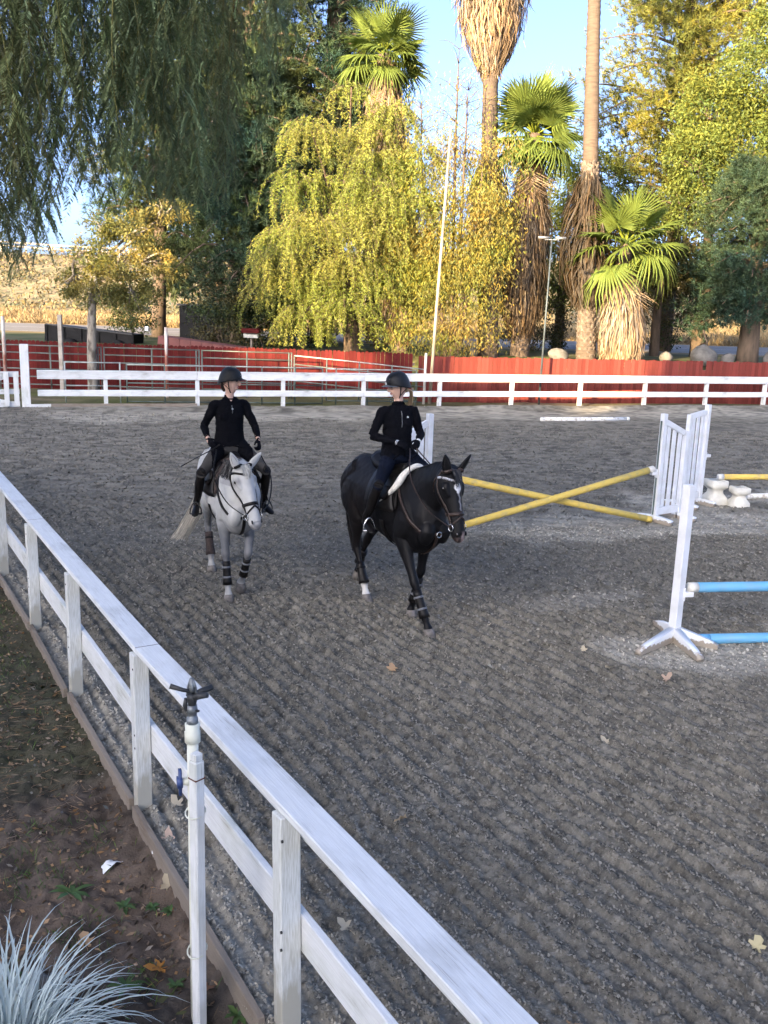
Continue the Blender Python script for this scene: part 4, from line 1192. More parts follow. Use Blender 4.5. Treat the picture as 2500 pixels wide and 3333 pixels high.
# ------------------------------------------------------------------ weeping pepper tree, lit, in the middle
def weeping_tree():
    rng = np.random.default_rng(21)
    t = tree_thing('pepper_tree', 'bright yellow-green weeping tree in the middle of the row', (-1.5, 38, 1.42))
    g = Geo()
    limb(g, [(-1.5, 38, 1.1), (-1.7, 38, 3.5), (-2.3, 38.1, 6)], 0.36, 0.22, 9)
    cl = []
    lob = [(-1.5, 10.6, .9), (-2.5, 10.0, 1.0), (-0.6, 10.2, .9), (-3.2, 8.9, 1.0), (-2.0, 9.0, 1.1), (-0.7, 8.8, 1.1), (0.3, 8.9, .8), (-4.1, 7.7, .9), (-3.0, 7.5, 1.1), (-1.6, 7.5, 1.2), (-0.3, 7.3, 1.1), (-4.6, 6.4, .9), (-3.5, 6.2, 1.1), (-2.2, 6.1, 1.2), (-0.9, 5.9, 1.1), (0.2, 5.9, .8),
           (-4.9, 5.0, .9), (-3.8, 4.8, 1.0), (-2.6, 4.7, 1.1), (-1.3, 4.5, 1.0), (-0.2, 4.4, .8), (-5.1, 3.8, .8), (-4.1, 3.5, 1.0), (-3.0, 3.4, 1.0), (-1.9, 3.3, .9), (-1.7, 11.2, .6)]
    for lx, lz, lr in lob: cl.append(((lx + .55 + rng.normal(0, .3), 37.2 + rng.uniform(-1.1, .8), lz + rng.normal(0, .42)), lr * rng.uniform(.8, 1.25)))
    for c, r in cl:
        limb(g, [(-2.3, 38.1, 6) if c[2] > 6 else (-1.7, 38, 3.5), (c[0] * .5 - 1, 38, c[2] * .6 + 2), c], 0.10, 0.03, 6, 4)
    g.obj('trunk', MT['bark'], t, True)
    gl, gt = Geo(), Geo()
    for c, r in cl:
        n = int(52 * r * r) + 10
        d = rdir(n, rng); d[:, 2] = np.abs(d[:, 2]) * 0.9
        st = np.array(c) + d * r * rng.uniform(0.45, 1.0, (n, 1)) * [1, 0.8, 0.7]
        L = rng.uniform(0.6, 1.7, n) * rng.uniform(.8, 1.3)
        L = np.maximum(np.minimum(L, st[:, 2] - 1.7), .3)
        weeping_strands(gl, gt, st, L, d * [1, 1, 0] * 1.1, 0.016, 0.12, rng, 0.24, 0.008, 0.25)
    gl.obj('crown', MT['lf_pepper'], t); gt.obj('twigs', MT['bark'], t, False, 'stuff')
weeping_tree()

# ------------------------------------------------------------------ loose willowy tree around the flagpole
def willowy_tree():
    rng = np.random.default_rng(31)
    t = tree_thing('willowy_tree', 'loose willowy tree with narrow leaves and bare twigs behind the flagpole', (2.4, 37, 1.42))
    g = Geo(); gl = Geo(); gt = Geo()
    for k, (bx, tx, tz) in enumerate(((2.3, 0.9, 10.5), (2.45, 2.2, 12.6), (2.6, 3.3, 9.4), (2.3, 0.4, 8.2), (2.5, 2.6, 11.2), (2.7, 3.7, 7.2))):
        P = smooth_path([(bx, 37, 1.2), ((bx * .6 + tx * .4), 36.9, 4.5), (tx * .9 + bx * .1, 36.8, tz * .75), (tx, 36.8, tz)], 6)
        V, Q, T = tube(P, np.linspace(0.10, 0.015, len(P)), 6); g.add(V, Q, T)
        for j in range(46):
            q = P[rng.integers(5, len(P))]
            d = rdir(1, rng)[0] * [1, 0.8, 0.5]; d[2] = abs(d[2]) * 0.9 + 0.1
            e = q + d * rng.uniform(0.5, 1.5)
            limb(g, [q, (q + e) / 2 + [0, 0, 0.12], e], 0.014, 0.005, 4, 3)
            if e[2] > 11.3 and rng.uniform() < 0.7: continue
            n = rng.integers(60, 150) if e[2] < 9.5 else rng.integers(8, 34)
            X = e + rng.normal(0, 0.30, (n, 3)) * [1, 1, 1.1]
            add_leaves(gl, X, rdir(n, rng) * [1, 1, 0.5] + [0, 0, -0.9], rng.uniform(0.10, 0.20, n), 0.036, tints(n, 0.7, 1.35, 0.22, rng), rng, 0.1)
    for k in range(90):
        c = np.array([rng.uniform(-0.1, 4.2), 36.6 + rng.uniform(-0.6, 0.6), rng.uniform(1.9, 7.6)])
        n = 170
        X = c + rng.normal(0, 0.36, (n, 3))
        add_leaves(gl, X, rdir(n, rng) * [1, 1, 0.5] + [0, 0, -0.9], rng.uniform(0.10, 0.21, n), 0.038, tints(n, 0.6, 1.2, 0.18, rng) * rng.uniform(0.7, 1.15), rng, 0.1)
    g.obj('trunk', MT['bark'], t, True); gl.obj('crown', MT['lf_euc'], t)
willowy_tree()

# ------------------------------------------------------------------ pines and broadleaf trees
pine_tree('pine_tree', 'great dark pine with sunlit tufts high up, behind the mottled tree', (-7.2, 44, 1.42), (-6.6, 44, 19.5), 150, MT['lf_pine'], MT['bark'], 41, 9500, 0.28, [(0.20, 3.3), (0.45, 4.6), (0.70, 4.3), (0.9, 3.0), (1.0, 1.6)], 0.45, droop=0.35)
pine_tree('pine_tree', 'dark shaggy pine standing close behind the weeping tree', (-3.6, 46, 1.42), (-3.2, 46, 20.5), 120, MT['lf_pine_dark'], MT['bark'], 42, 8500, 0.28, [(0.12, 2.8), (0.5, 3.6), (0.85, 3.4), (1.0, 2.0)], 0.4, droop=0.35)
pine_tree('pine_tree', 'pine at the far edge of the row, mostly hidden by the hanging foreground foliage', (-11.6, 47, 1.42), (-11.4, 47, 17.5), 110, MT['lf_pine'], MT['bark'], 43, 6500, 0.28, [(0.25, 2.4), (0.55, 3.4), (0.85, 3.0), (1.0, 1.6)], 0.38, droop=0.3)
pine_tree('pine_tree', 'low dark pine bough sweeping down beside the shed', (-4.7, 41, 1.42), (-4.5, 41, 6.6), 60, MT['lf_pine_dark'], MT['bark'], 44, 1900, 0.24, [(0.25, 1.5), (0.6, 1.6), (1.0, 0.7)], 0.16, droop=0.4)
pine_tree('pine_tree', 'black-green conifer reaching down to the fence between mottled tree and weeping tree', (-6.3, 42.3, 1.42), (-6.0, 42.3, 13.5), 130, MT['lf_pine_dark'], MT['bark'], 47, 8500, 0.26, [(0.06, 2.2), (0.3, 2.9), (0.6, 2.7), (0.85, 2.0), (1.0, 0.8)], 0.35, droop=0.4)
pine_tree('pine_tree', 'tall sunlit pine filling the sky at the far end of the row', (14.6, 50, 1.42), (14.2, 50, 23), 170, MT['lf_pine_sunlit'], MT['bark'], 45, 11500, 0.30, [(0.30, 3.4), (0.50, 5.0), (0.75, 4.9), (0.93, 4.0), (1.0, 2.4)], 0.45, droop=0.15)
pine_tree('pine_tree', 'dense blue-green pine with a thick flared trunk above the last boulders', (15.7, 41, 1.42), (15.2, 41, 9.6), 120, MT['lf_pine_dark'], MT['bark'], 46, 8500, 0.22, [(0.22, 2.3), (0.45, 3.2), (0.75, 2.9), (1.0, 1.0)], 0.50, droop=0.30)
broad_tree('leafy_tree', 'bright yellow-green leafy tree behind the dark pine', (14.6, 44.5, 1.42), [((14.2, 44, 12.4), (1.7, 1.5, 1.5)), ((16.0, 44, 13.6), (2.0, 1.6, 1.8)), ((13.2, 43.5, 10.2), (1.5, 1.4, 1.5)), ((15.6, 43.5, 10.4), (2.2, 1.6, 1.9)), ((12.9, 43.6, 8.0), (1.4, 1.2, 1.3)), ((17.6, 44, 11.6), (1.8, 1.6, 2.0)), ((17.4, 44, 15.8), (1.9, 1.6, 1.9))], 0.17, MT['lf_broad'], MT['bark'], 0.28, 2300, 0.2, 51)
broad_tree('leafy_tree', 'dark tree with a straight slim trunk between the short palm and the boulders', (12.45, 44, 1.42), [((12.2, 44, 5.6), (2.0, 1.6, 1.6)), ((10.6, 44.3, 5.2), (1.6, 1.4, 1.5)), ((13.9, 44.2, 5.3), (1.5, 1.3, 1.3)), ((11.4, 44.4, 7.4), (1.7, 1.4, 1.3))], 0.20, MT['lf_ivy'], MT['bark'], 0.20, 1400, 0.2, 52, fork=0.65)
broad_tree('leafy_tree', 'olive tree glowing behind the tall slender palm trunk', (8.6, 48, 1.42), [((8.6, 48, 9.0), (1.6, 1.4, 1.5)), ((7.2, 48, 7.4), (1.8, 1.5, 1.6)), ((9.6, 48, 7.0), (1.9, 1.5, 1.7)), ((8.2, 48, 4.9), (2.2, 1.5, 1.6)), ((6.3, 48, 4.6), (1.5, 1.4, 1.5)), ((10.4, 48, 4.8), (1.6, 1.4, 1.4)), ((10.3, 49, 9.6), (1.6, 1.4, 1.8))], 0.17, MT['lf_broad'], MT['bark'], 0.24, 1800, 0.2, 53)
broad_tree('mottled_tree', 'small gold-green tree with a pale mottled trunk inside the pipe paddock', (-10.2, 32, -0.05), [((-7.5, 32, 6.1), (0.75, 0.7, 0.5)), ((-8.5, 31.8, 5.5), (0.8, 0.8, 0.55)), ((-9.6, 31.8, 5.5), (0.6, 0.7, 0.5)), ((-10.1, 31.8, 4.6), (0.7, 0.7, 0.6)), ((-9.0, 31.7, 4.3), (0.9, 0.8, 0.5)), ((-7.9, 31.8, 4.5), (0.7, 0.7, 0.5)), ((-9.9, 31.8, 3.4), (0.9, 0.8, 0.5)), ((-8.6, 32, 3.3), (0.8, 0.7, 0.45)), ((-10.7, 31.9, 3.7), (0.5, 0.6, 0.5))], 0.10, MT['lf_sapling'], MT['bark_pale'], 0.15, 4800, 0.15, 54, lean=(0.15, 0), fork=0.75)
for lab, bx, by, cl_ in (('dense dark tree closing the gap behind the great dark pine', -9.5, 52, [((-9.5, 52, 10), (3.2, 2, 4)), ((-6.5, 52, 8), (3, 2, 4)), ((-8, 52, 15), (3, 2, 3.2)), ((-11.5, 52, 6.5), (2.4, 2, 3))]),
                      ('dense dark tree closing the gap behind the weeping tree', -1.0, 51, [((-2.5, 51, 5.5), (3, 2, 3.5)), ((0.8, 51, 5), (2.5, 2, 3)), ((-2, 51, 11), (2.6, 2, 3.4)), ((-4.5, 52, 14), (2.6, 2, 4))])):
    broad_tree('leafy_tree', lab, (bx, by, 1.42), cl_, 0.34, MT['lf_ivy'], MT['bark'], 0.3, 620, 0.2, int(bx * 7) + 300)
# shrubs at the foot of the pines
def shrub(label, c, r, seed, mk='lf_ivy', leaf=0.13, per=1500):
    rng = np.random.default_rng(seed)
    t = thing('shrub', label, 'shrub', (c[0], c[1], 1.42), 'shrubs behind the red fence')
    g = Geo()
    for k in range(5): limb(g, [(c[0] + rng.normal(0, .1), c[1], 1.2), (c[0] + rng.normal(0, .3), c[1], c[2] * .6 + .6), np.array(c) + rdir(1, rng)[0] * np.array(r) * .6], 0.03, 0.01, 5, 3)
    g.obj('stems', MT['bark'], t)
    n = int(per * r[0] * r[2]); ns = max(6, n // 50)
    sc = np.array(c) + rdir(ns, rng) * np.array(r) * rng.uniform(0.3, 1, (ns, 1)) ** 0.5
    P = sc[rng.integers(0, ns, n)] + rng.normal(0, 0.17, (n, 3)); P = P[P[:, 2] > 1.4]
    g = Geo(); add_leaves(g, P, rdir(len(P), rng) + [0, 0, -.2], rng.uniform(.6, 1.3, len(P)) * leaf, leaf * .5, tints(len(P), .6, 1.3, .18, rng), rng, .1)
    g.obj('foliage', MT[mk], t)
shrub('dark ivy-covered shrub behind the red and white pole', (-7.3, 41, 2.6), (1.6, 1.0, 1.5), 61)
shrub('dark shrub right behind the bird box', (-5.6, 39.5, 2.6), (1.5, 1.0, 1.5), 62)
shrub('tangled brown-green shrub in the gap before the weeping tree', (-3.9, 40.5, 3.0), (1.7, 1.0, 2.0), 63)
shrub('sunlit orange-brown shrub beside the weeping tree trunk', (-0.5, 40.5, 2.4), (1.0, 0.8, 1.1), 64, 'lf_sapling')
shrub('dark shrub in the shade under the olive tree', (7.0, 45.5, 2.5), (1.8, 1.0, 1.5), 65)
shrub('shrub beneath the mottled tree behind the trailer', (-11.9, 43.5, 3.2), (1.3, 1.0, 1.9), 66, 'lf_pine')
shrub('dark bushy growth behind the dense blue-green pine', (13.6, 46, 4.2), (2.4, 1.2, 2.4), 67)

# ------------------------------------------------------------------ pepper tree whose branches hang in from above on the viewer's side
def pepper_strand(seed, L):
    """one hanging twig with feathery pinnate leaves, tip at the origin"""
    rng = np.random.default_rng(seed); g = Geo()
    k = 9; tt = np.linspace(0, 1, k)[:, None]
    st = np.array([-rng.uniform(0.0, 0.35), 0, L])
    P = st * (1 - tt) + np.array([0.10, 0, 0]) * np.sin(tt * np.pi) * rng.normal(0.3, 1) + np.array([0, 0.10, 0]) * np.sin(tt * np.pi) * rng.normal(0, 1)
    V, Q, T = tube(P, np.linspace(0.005, 0.0018, k), 3, False); g.add(V, Q, None, (1.0, 0.8, 0.55))
    nf = int(L / 0.070)
    for f in range(nf):
        u = (f + rng.uniform(0, 1)) / nf
        q = np.array([np.interp(u, tt[:, 0], P[:, i]) for i in range(3)])
        a = rng.uniform(0, 6.28); RL = rng.uniform(0.16, 0.28); hd = np.array([math.cos(a), math.sin(a), 0])
        m = 11; v = np.linspace(0.10, 1, m)[:, None]
        R = q + hd * RL * (0.55 * v - 0.12 * v * v) + np.array([0, 0, -1.0]) * RL * (0.45 * v + 0.45 * v * v)
        T_ = unit(np.gradient(R, axis=0)); S = unit(np.cross(T_, np.array([0, 0, 1.0]) + 0.5 * rdir(1, rng)))
        ll = 0.050 * np.sin(np.clip(v[:, 0] * 0.85 + 0.2, 0, 1) * np.pi) ** 0.4 + 0.006
        b = rng.uniform(0.7, 1.3)
        for s in (-1, 1):
            add_leaves_near(g, R, S * s * 0.85 + T_ * 0.6 + np.array([0, 0, -0.22]), ll, 0.0125, b, rng)
    return np.concatenate(g.V), np.concatenate(g.Q), np.concatenate(g.C)
def near_pepper():
    rng = np.random.default_rng(91)
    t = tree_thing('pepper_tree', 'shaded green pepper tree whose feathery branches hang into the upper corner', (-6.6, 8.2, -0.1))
    g = Geo()
    limb(g, [(-6.6, 8.2, -0.3), (-6.7, 8.2, 2), (-6.3, 8.1, 4.2)], 0.38, 0.26, 10)
    for e in ((-3.6, 7.6, 7.4), (-2.2, 8.2, 7.6), (-4.4, 9.2, 7.6), (-1.2, 8.6, 7.2), (-3.2, 6.4, 7.0), (-4.8, 6.6, 6.8), (-5.6, 9.6, 6.6)):
        limb(g, [(-6.3, 8.1, 4.2), (e[0] * .5 - 3.0, 8.1, 6.6), e], 0.14, 0.025, 7, 6)
    env_x = [-4.4, -3.3, -2.9, -2.75, -2.6, -2.2, -1.75, -1.45, -1.25, -1.05, -0.85, -0.70]
    env_z = [3.4, 3.4, 3.45, 3.6, 4.05, 4.0, 3.9, 3.95, 4.1, 4.5, 5.0, 5.3]
    protos = [pepper_strand(700 + i, L) for i, L in enumerate((0.9, 1.1, 1.3, 1.5, 1.7, 1.2, 1.0, 1.4))]
    gl = Geo()
    for k in range(1150):
        y = rng.uniform(6.4, 10.4)
        xs = -4.4 + 3.75 * rng.uniform() ** 1.05
        zlow = np.interp(xs, env_x, env_z)
        zend = zlow + (6.8 - zlow) * rng.uniform() ** 1.15
        if xs > -1.5 and rng.uniform() < 0.35: continue
        x = xs * y / 7.5; zend = 3.25 + (zend - 3.25) * y / 7.5
        V, Q, Cc = protos[rng.integers(0, 8)]
        a = rng.uniform(0, 6.28); ca, sa = math.cos(a), math.sin(a)
        V2 = np.stack([V[:, 0] * ca - V[:, 1] * sa + x + rng.normal(0, .10) * V[:, 2], V[:, 0] * sa + V[:, 1] * ca + y, V[:, 2] + zend], 1)
        gl.add(V2, Q, None, Cc * rng.uniform(0.6, 1.35) * np.array([rng.uniform(.9, 1.2), 1, rng.uniform(.85, 1.1)]))
    for k in range(30):                                      # bunches of pinkish berries
        c = np.array([rng.uniform(-3.6, -2.0), rng.uniform(6.8, 8.5), rng.uniform(4.7, 6.0)])
        X = c + rng.normal(0, 1, (60, 3)) * [0.04, 0.04, 0.11]
        add_leaves_near(gl, X, rdir(60, rng), 0.014, 0.012, 1.0, rng, np.array([2.0, 0.75, 0.9]))
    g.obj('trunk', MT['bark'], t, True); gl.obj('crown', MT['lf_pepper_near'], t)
def add_leaves_near(g, P, D, L, W, b, rng, tint=None):
    n = len(P); D = unit(D); S = unit(np.cross(D, rdir(n, rng) * 0.35 + [0, 0, 1.0]))
    L = np.broadcast_to(L, (n,))[:, None]
    m = P + D * L * 0.45
    V = np.stack([P, m + S * W * 0.5, P + D * L, m - S * W * 0.5], 1).reshape(-1, 3)
    c = (tint if tint is not None else np.array([1.0, 1.0, 1.0])) * b
    g.add(V, np.arange(n * 4).reshape(n, 4), None, np.broadcast_to(c, (n * 4, 3)))
near_pepper()

# ------------------------------------------------------------------ boulders, verge plants, dry field, guard rail
def boulder_mesh(seed, sx, sy, sz):
    rng = np.random.default_rng(seed)
    bm = bmesh.new(); bmesh.ops.create_icosphere(bm, subdivisions=3, radius=1)
    ph = rng.uniform(0, 6, 9)
    cuts = [(Vector(rdir(1, rng)[0]), rng.uniform(0.62, 0.85)) for _ in range(7)]
    for v in bm.verts:
        p = v.co.copy()
        for n, d in cuts:
            k = p.dot(n)
            if k > d: p -= n * (k - d) * 0.85
        r = 1 + 0.05 * math.sin(3 * p.x + ph[0]) + 0.05 * math.sin(4 * p.y + ph[1]) + 0.03 * math.sin(9 * p.z + ph[2]) * math.sin(8 * p.x + ph[3])
        v.co = Vector((p.x * sx * r, p.y * sy * r, p.z * sz * r))
    me = bpy.data.meshes.new('boulder'); bm.to_mesh(me); bm.free()
    me.polygons.foreach_set('use_smooth', np.ones(len(me.polygons), bool)); me.materials.append(MT['stone'])
    return me
for i, (lab, p, s) in enumerate((('small pale boulder just right of the lamp post', (6.85, 38.0), (0.42, 0.35, 0.30)), ('pale boulder right of the short squat palm and slim trunk', (11.55, 39.0), (0.36, 0.3, 0.28)),
        ('largest pale boulder, above the missing plank of the red fence', (12.95, 38.6), (0.58, 0.5, 0.48)), ('low boulder next to the thick flared trunk', (14.1, 39.0), (0.40, 0.35, 0.3)),
        ('boulder cut off by the picture edge past the flared trunk', (15.95, 39.0), (0.32, 0.35, 0.42)), ('dark boulder behind the flagpole foot', (2.0, 38.0), (0.42, 0.35, 0.36)), ('boulder at the foot of the very tall palm', (3.3, 37.9), (0.35, 0.3, 0.3)))):
    o = link('boulder', boulder_mesh(100 + i, *s), None, Matrix.Translation((p[0], p[1], 1.42 + s[2] * 0.55)) @ Matrix.Rotation(i * 1.3, 4, 'Z'))
    tag(o, lab, 'boulder', 'boulders along the top of the bank')
stick = thing('support_stake', 'thin stick leaning near the largest boulder', 'stick', (13.7, 39.6, 1.42))
tube_obj('shaft', [(13.75, 39.6, 1.3), (13.2, 39.7, 2.75)], 0.035, MT['bark'], stick, 6)
MT['dry_grass'] = leaf_mat('dry_grass', (0.30, 0.225, 0.115), (0.22, 0.16, 0.085), 0.3, 0.15)
MT['scrub'] = leaf_mat('scrub', (0.15, 0.12, 0.065), (0.085, 0.085, 0.045), 0.2, 0.2)
def field_grass():
    rng = np.random.default_rng(5)
    g = Geo()
    n = 9000
    x = np.concatenate([rng.uniform(-48, -14, n // 2), rng.uniform(-14, 48, n // 2)]); y = 63.5 + 34 * rng.uniform(0, 1, n) ** 1.3
    h = 0.30 + 1.0 * vnoise(x * 0.25, y * 0.25, 71) ** 1.5
    z = ground_z(x, y)
    for k in range(9):
        P = np.stack([x + rng.normal(0, .35, n), y + rng.normal(0, .35, n), z - 0.05], 1)
        add_leaves(g, P, rdir(n, rng) * [1, 1, 0.2] * 1.0 + [0, 0, 1.0], h * rng.uniform(.35, 1.1, n), 0.07, tints(n, .7, 1.3, .12, rng), rng)
    o = g.obj('dry_grass', MT['dry_grass']); tag(o, 'tall dry golden grass across the field beyond the road', None, None, 'stuff')
    g = Geo(); n = 2600
    x = rng.uniform(-75, 70, n); y = rng.uniform(97, 126, n); z = ground_z(x, y)
    for k in range(14):
        P = np.stack([x + rng.normal(0, .8, n), y + rng.normal(0, .8, n), z + rng.uniform(-.2, .9, n)], 1)
        add_leaves(g, P, rdir(n, rng) + [0, 0, .5], rng.uniform(.3, .6, n), .22, tints(n, .7, 1.4, .2, rng), rng)
    o = g.obj('scrub', MT['scrub']); tag(o, 'low scrub growing over the far embankment', None, None, 'stuff')
field_grass()
gr = thing('guard_rail', 'pale guard rail along the top of the far embankment', 'guard rail', (-45, 124, 8))
for zz in (0.45, 0.95):
    P = [(x, 124 - 0.15 * x * 0 + (-0.15 * x), float(ground_z(np.array([x]), np.array([124 - 0.15 * x]))[0]) + zz + 0.4) for x in np.linspace(-80, -10, 20)]
    tube_obj('rail', P, 0.12, MT['pole_lit'], gr, 5)
for x in np.linspace(-80, -10, 20):
    yy = 124 - 0.15 * x
    z0 = float(ground_z(np.array([x]), np.array([yy]))[0])
    bar('rail_post', (x, yy, z0 - 0.1), (x, yy, z0 + 1.45), 0.2, 0.2, MT['pole_lit'], gr)
# ------------------------------------------------------------------ bodies: lofted limbs fused into one skin
def catmull(A, m):
    return smooth_path(A, m)

class Body:
    def __init__(self):
        self.g = Geo(); self.pts = []; self.rad = []; self.tag = []
    def loft(self, secs, tag, m=4, n=16, egg=0.0):
        """secs: (centre, up vector, half size along up, half size across)"""
        A = np.array([[*s[0], *s[1], s[2], s[3]] for s in secs], float)
        A = catmull(A, m)
        C, U, a, b = A[:, :3], A[:, 3:6], np.maximum(A[:, 6], 0.004), np.maximum(A[:, 7], 0.004)
        T = unit(np.gradient(C, axis=0)); U = unit(U - T * (U * T).sum(1, keepdims=True)); S = np.cross(T, U)
        th = np.arange(n) * 2 * np.pi / n
        k = (1 - egg * np.maximum(np.cos(th), 0))[None, :, None]
        V = C[:, None] + (np.cos(th)[None, :, None] * a[:, None, None]) * U[:, None] + (np.sin(th)[None, :, None] * b[:, None, None] * k) * S[:, None]
        nr = len(C)
        V = V.reshape(-1, 3)
        i = np.arange(nr - 1)[:, None] * n; j = np.arange(n)[None]; kk = (j + 1) % n
        Q = np.stack([i + j, i + kk, i + n + kk, i + n + j], -1).reshape(-1, 4)
        V = np.concatenate([V, C[:1], C[-1:]]); mm = nr * n
        jj = np.arange(n); k2 = (jj + 1) % n
        Tr = np.concatenate([np.stack([np.full(n, mm), k2, jj], 1), np.stack([np.full(n, mm + 1), mm - n + jj, mm - n + k2], 1)])
        self.g.add(V, Q, Tr)
        self.pts.append(C); self.rad.append((a + b) / 2); self.tag += [tag] * nr
        return C, U, S, a, b
    def skin(self, voxel, smooth, fac=0.5):
        me0 = self.g.mesh('tmp')
        o = bpy.data.objects.new('tmp', me0)
        sc2 = bpy.data.scenes.new('tmp_scene')
        sc2.collection.objects.link(o)
        r = o.modifiers.new('r', 'REMESH'); r.mode = 'VOXEL'; r.voxel_size = voxel; r.use_smooth_shade = True
        s = o.modifiers.new('s', 'SMOOTH'); s.factor = fac; s.iterations = smooth
        vl = sc2.view_layers[0]
        vl.update()
        dg = vl.depsgraph
        dg.update()
        me = bpy.data.meshes.new_from_object(o.evaluated_get(dg))
        bpy.data.scenes.remove(sc2)
        bpy.data.objects.remove(o)
        me.polygons.foreach_set('use_smooth', np.ones(len(me.polygons), bool))
        return me
    def face_tags(self, me):
        n = len(me.polygons)
        c = np.empty(n * 3, np.float32); me.polygons.foreach_get('center', c); c = c.reshape(-1, 3)
        P = np.concatenate(self.pts); R = np.concatenate(self.rad); tg = np.array(self.tag)
        out = np.empty(n, dtype=object)
        for i in range(0, n, 4000):
            d = np.linalg.norm(c[i:i + 4000, None] - P[None], axis=2) / R[None] ** 0.8
            out[i:i + 4000] = tg[d.argmin(1)]
        return out, c

def verts_of(me):
    v = np.empty(len(me.vertices) * 3, np.float32); me.vertices.foreach_get('co', v); return v.reshape(-1, 3)
def set_col(me, col):
    a = me.attributes.new('Col', 'FLOAT_COLOR', 'POINT')
    c = np.ones((len(col), 4), np.float32); c[:, :3] = col
    a.data.foreach_set('color', c.ravel())
def bvh_of(me):
    return BVHTree.FromPolygons([v.co[:] for v in me.vertices], [p.vertices[:] for p in me.polygons])
def kid(name, me, parent, kind=None):
    """child whose mesh is given in its parent's own frame"""
    o = bpy.data.objects.new(name, me); COL.objects.link(o); o.parent = parent
    if kind: o['kind'] = kind
    return o
def ktube(name, P, R, m, parent, n=8, flat=1.0, smooth=True):
    V, Q, T = tube(P, R, n, True, flat)
    return kid(name, np_mesh(name, V, Q, T, m, None, smooth), parent)
def strap(name, bvh, pts, w, m, parent, off=0.006, sub=6, th=0.004):
    """flat strap laid on the skin along the given points"""
    P = smooth_path(pts, sub); L = []; Nn = []
    for p in P:
        loc, nor, idx, d = bvh.find_nearest(Vector(p))
        L.append(np.array(loc) + np.array(nor) * off); Nn.append(np.array(nor))
    L, Nn = np.array(L), np.array(Nn)
    for _ in range(2):
        L[1:-1] = (L[:-2] + 2 * L[1:-1] + L[2:]) / 4
    T = unit(np.gradient(L, axis=0)); S = unit(np.cross(T, Nn)); Nn = unit(np.cross(S, T))
    n = len(L)
    V = np.stack([L - S * w / 2 - Nn * th, L + S * w / 2 - Nn * th, L + S * w / 2 + Nn * th, L - S * w / 2 + Nn * th], 1).reshape(-1, 3)
    i = np.arange(n - 1)[:, None] * 4; Q = np.concatenate([i + np.array([[j, (j + 1) % 4, 4 + (j + 1) % 4, 4 + j]]) for j in range(4)])
    Q = np.concatenate([Q, [[0, 3, 2, 1], [n * 4 - 4, n * 4 - 3, n * 4 - 2, n * 4 - 1]]])
    return kid(name, np_mesh(name, V, Q, None, m, None, False), parent)
def patch(name, bvh, grid, m, parent, off, th=0.012):
    """grid: rows of (x, angle from the top, radius factor); laid on the trunk from outside and given thickness"""
    rows, cols = len(grid), len(grid[0])
    top, nrm = [], []
    for row in grid:
        for x, th_, zc in row:
            d = Vector((0, math.sin(th_), math.cos(th_)))
            o = Vector((x, 0, zc)) + d * 1.2
            loc, nor, idx, dist = bvh.ray_cast(o, -d, 1.3)
            if loc is None: loc, nor = o - d * 0.9, d
            top.append(np.array(loc)); nrm.append(np.array(nor))
    top, nrm = np.array(top), np.array(nrm)
    V = np.concatenate([top + nrm * off, top + nrm * (off + th)])
    n = rows * cols; Q = []
    for i in range(rows - 1):
        for j in range(cols - 1):
            a = i * cols + j; q = [a, a + 1, a + cols + 1, a + cols]
            Q.append([n + k for k in q]); Q.append(q[::-1])
    edge = [j for j in range(cols)] + [i * cols + cols - 1 for i in range(1, rows)] + [(rows - 1) * cols + j for j in range(cols - 2, -1, -1)] + [i * cols for i in range(rows - 2, 0, -1)]
    for a, b in zip(edge, edge[1:] + edge[:1]): Q.append([a, b, n + b, n + a])
    me = np_mesh(name, V, Q, None, m, None, True)
    return kid(name, me, parent)
def hair_mesh(roots, paths, w, tint, rng, seg=6):
    """ribbons: roots (n,3), paths: function (root, rng) -> points (seg,3)"""
    g = Geo()
    for i, r in enumerate(roots):
        P = paths(r, rng, i); n = len(P)
        T = unit(np.gradient(P, axis=0)); S = unit(np.cross(T, rdir(1, rng) * .6 + [1.0, 0, 0.2]))
        W = w * rng.uniform(.6, 1.3) * np.linspace(1, .25, n)[:, None]
        V = np.stack([P - S * W, P + S * W], 1).reshape(-1, 3)
        k = np.arange(n - 1)[:, None] * 2
        g.add(V, k + np.array([[0, 1, 3, 2]]), None, np.asarray(tint(r, rng)))
    return g

# ------------------------------------------------------------------ materials of horses and tack
MT['coat'] = mat('horse_coat', (1, 1, 1), (0.9, 0.9, 0.9), 0.55, 14.0, 0.12, 90, attr=True, spec=0.3, sheen=0.1)
MT['coat_black'] = mat('black_coat', (1, 1, 1), (0.85, 0.85, 0.85), 0.5, 6.0, 0.12, 90, attr=True, spec=0.16)
MT['hair'] = mat('horse_hair', (1, 1, 1), (0.8, 0.8, 0.8), 0.5, 30, attr=True)
MT['hoof'] = mat('hoof_horn', (0.10, 0.09, 0.08), (0.20, 0.18, 0.165), 0.7, 18)
MT['leather'] = mat('black_leather', (0.005, 0.0045, 0.0045), (0.009, 0.0075, 0.007), 0.45, 30, 0.05, 90, spec=0.2)
MT['leather_br'] = mat('brown_leather', (0.040, 0.024, 0.018), (0.026, 0.017, 0.014), 0.45, 30, 0.05, 90)
MT['fleece'] = mat('white_fleece', (0.72, 0.70, 0.64), (0.60, 0.58, 0.52), 0.95, 30, 0.8, 120)
MT['pad_br'] = mat('brown_fleece_pad', (0.055, 0.040, 0.036), (0.035, 0.027, 0.025), 0.95, 30, 0.8, 120)
MT['eye'] = mat('eye', (0.008, 0.006, 0.005), None, 0.1, spec=0.6)
MT['steel'] = mat('steel', (0.55, 0.56, 0.57), (0.45, 0.45, 0.45), 0.25, 10, metal=0.9)
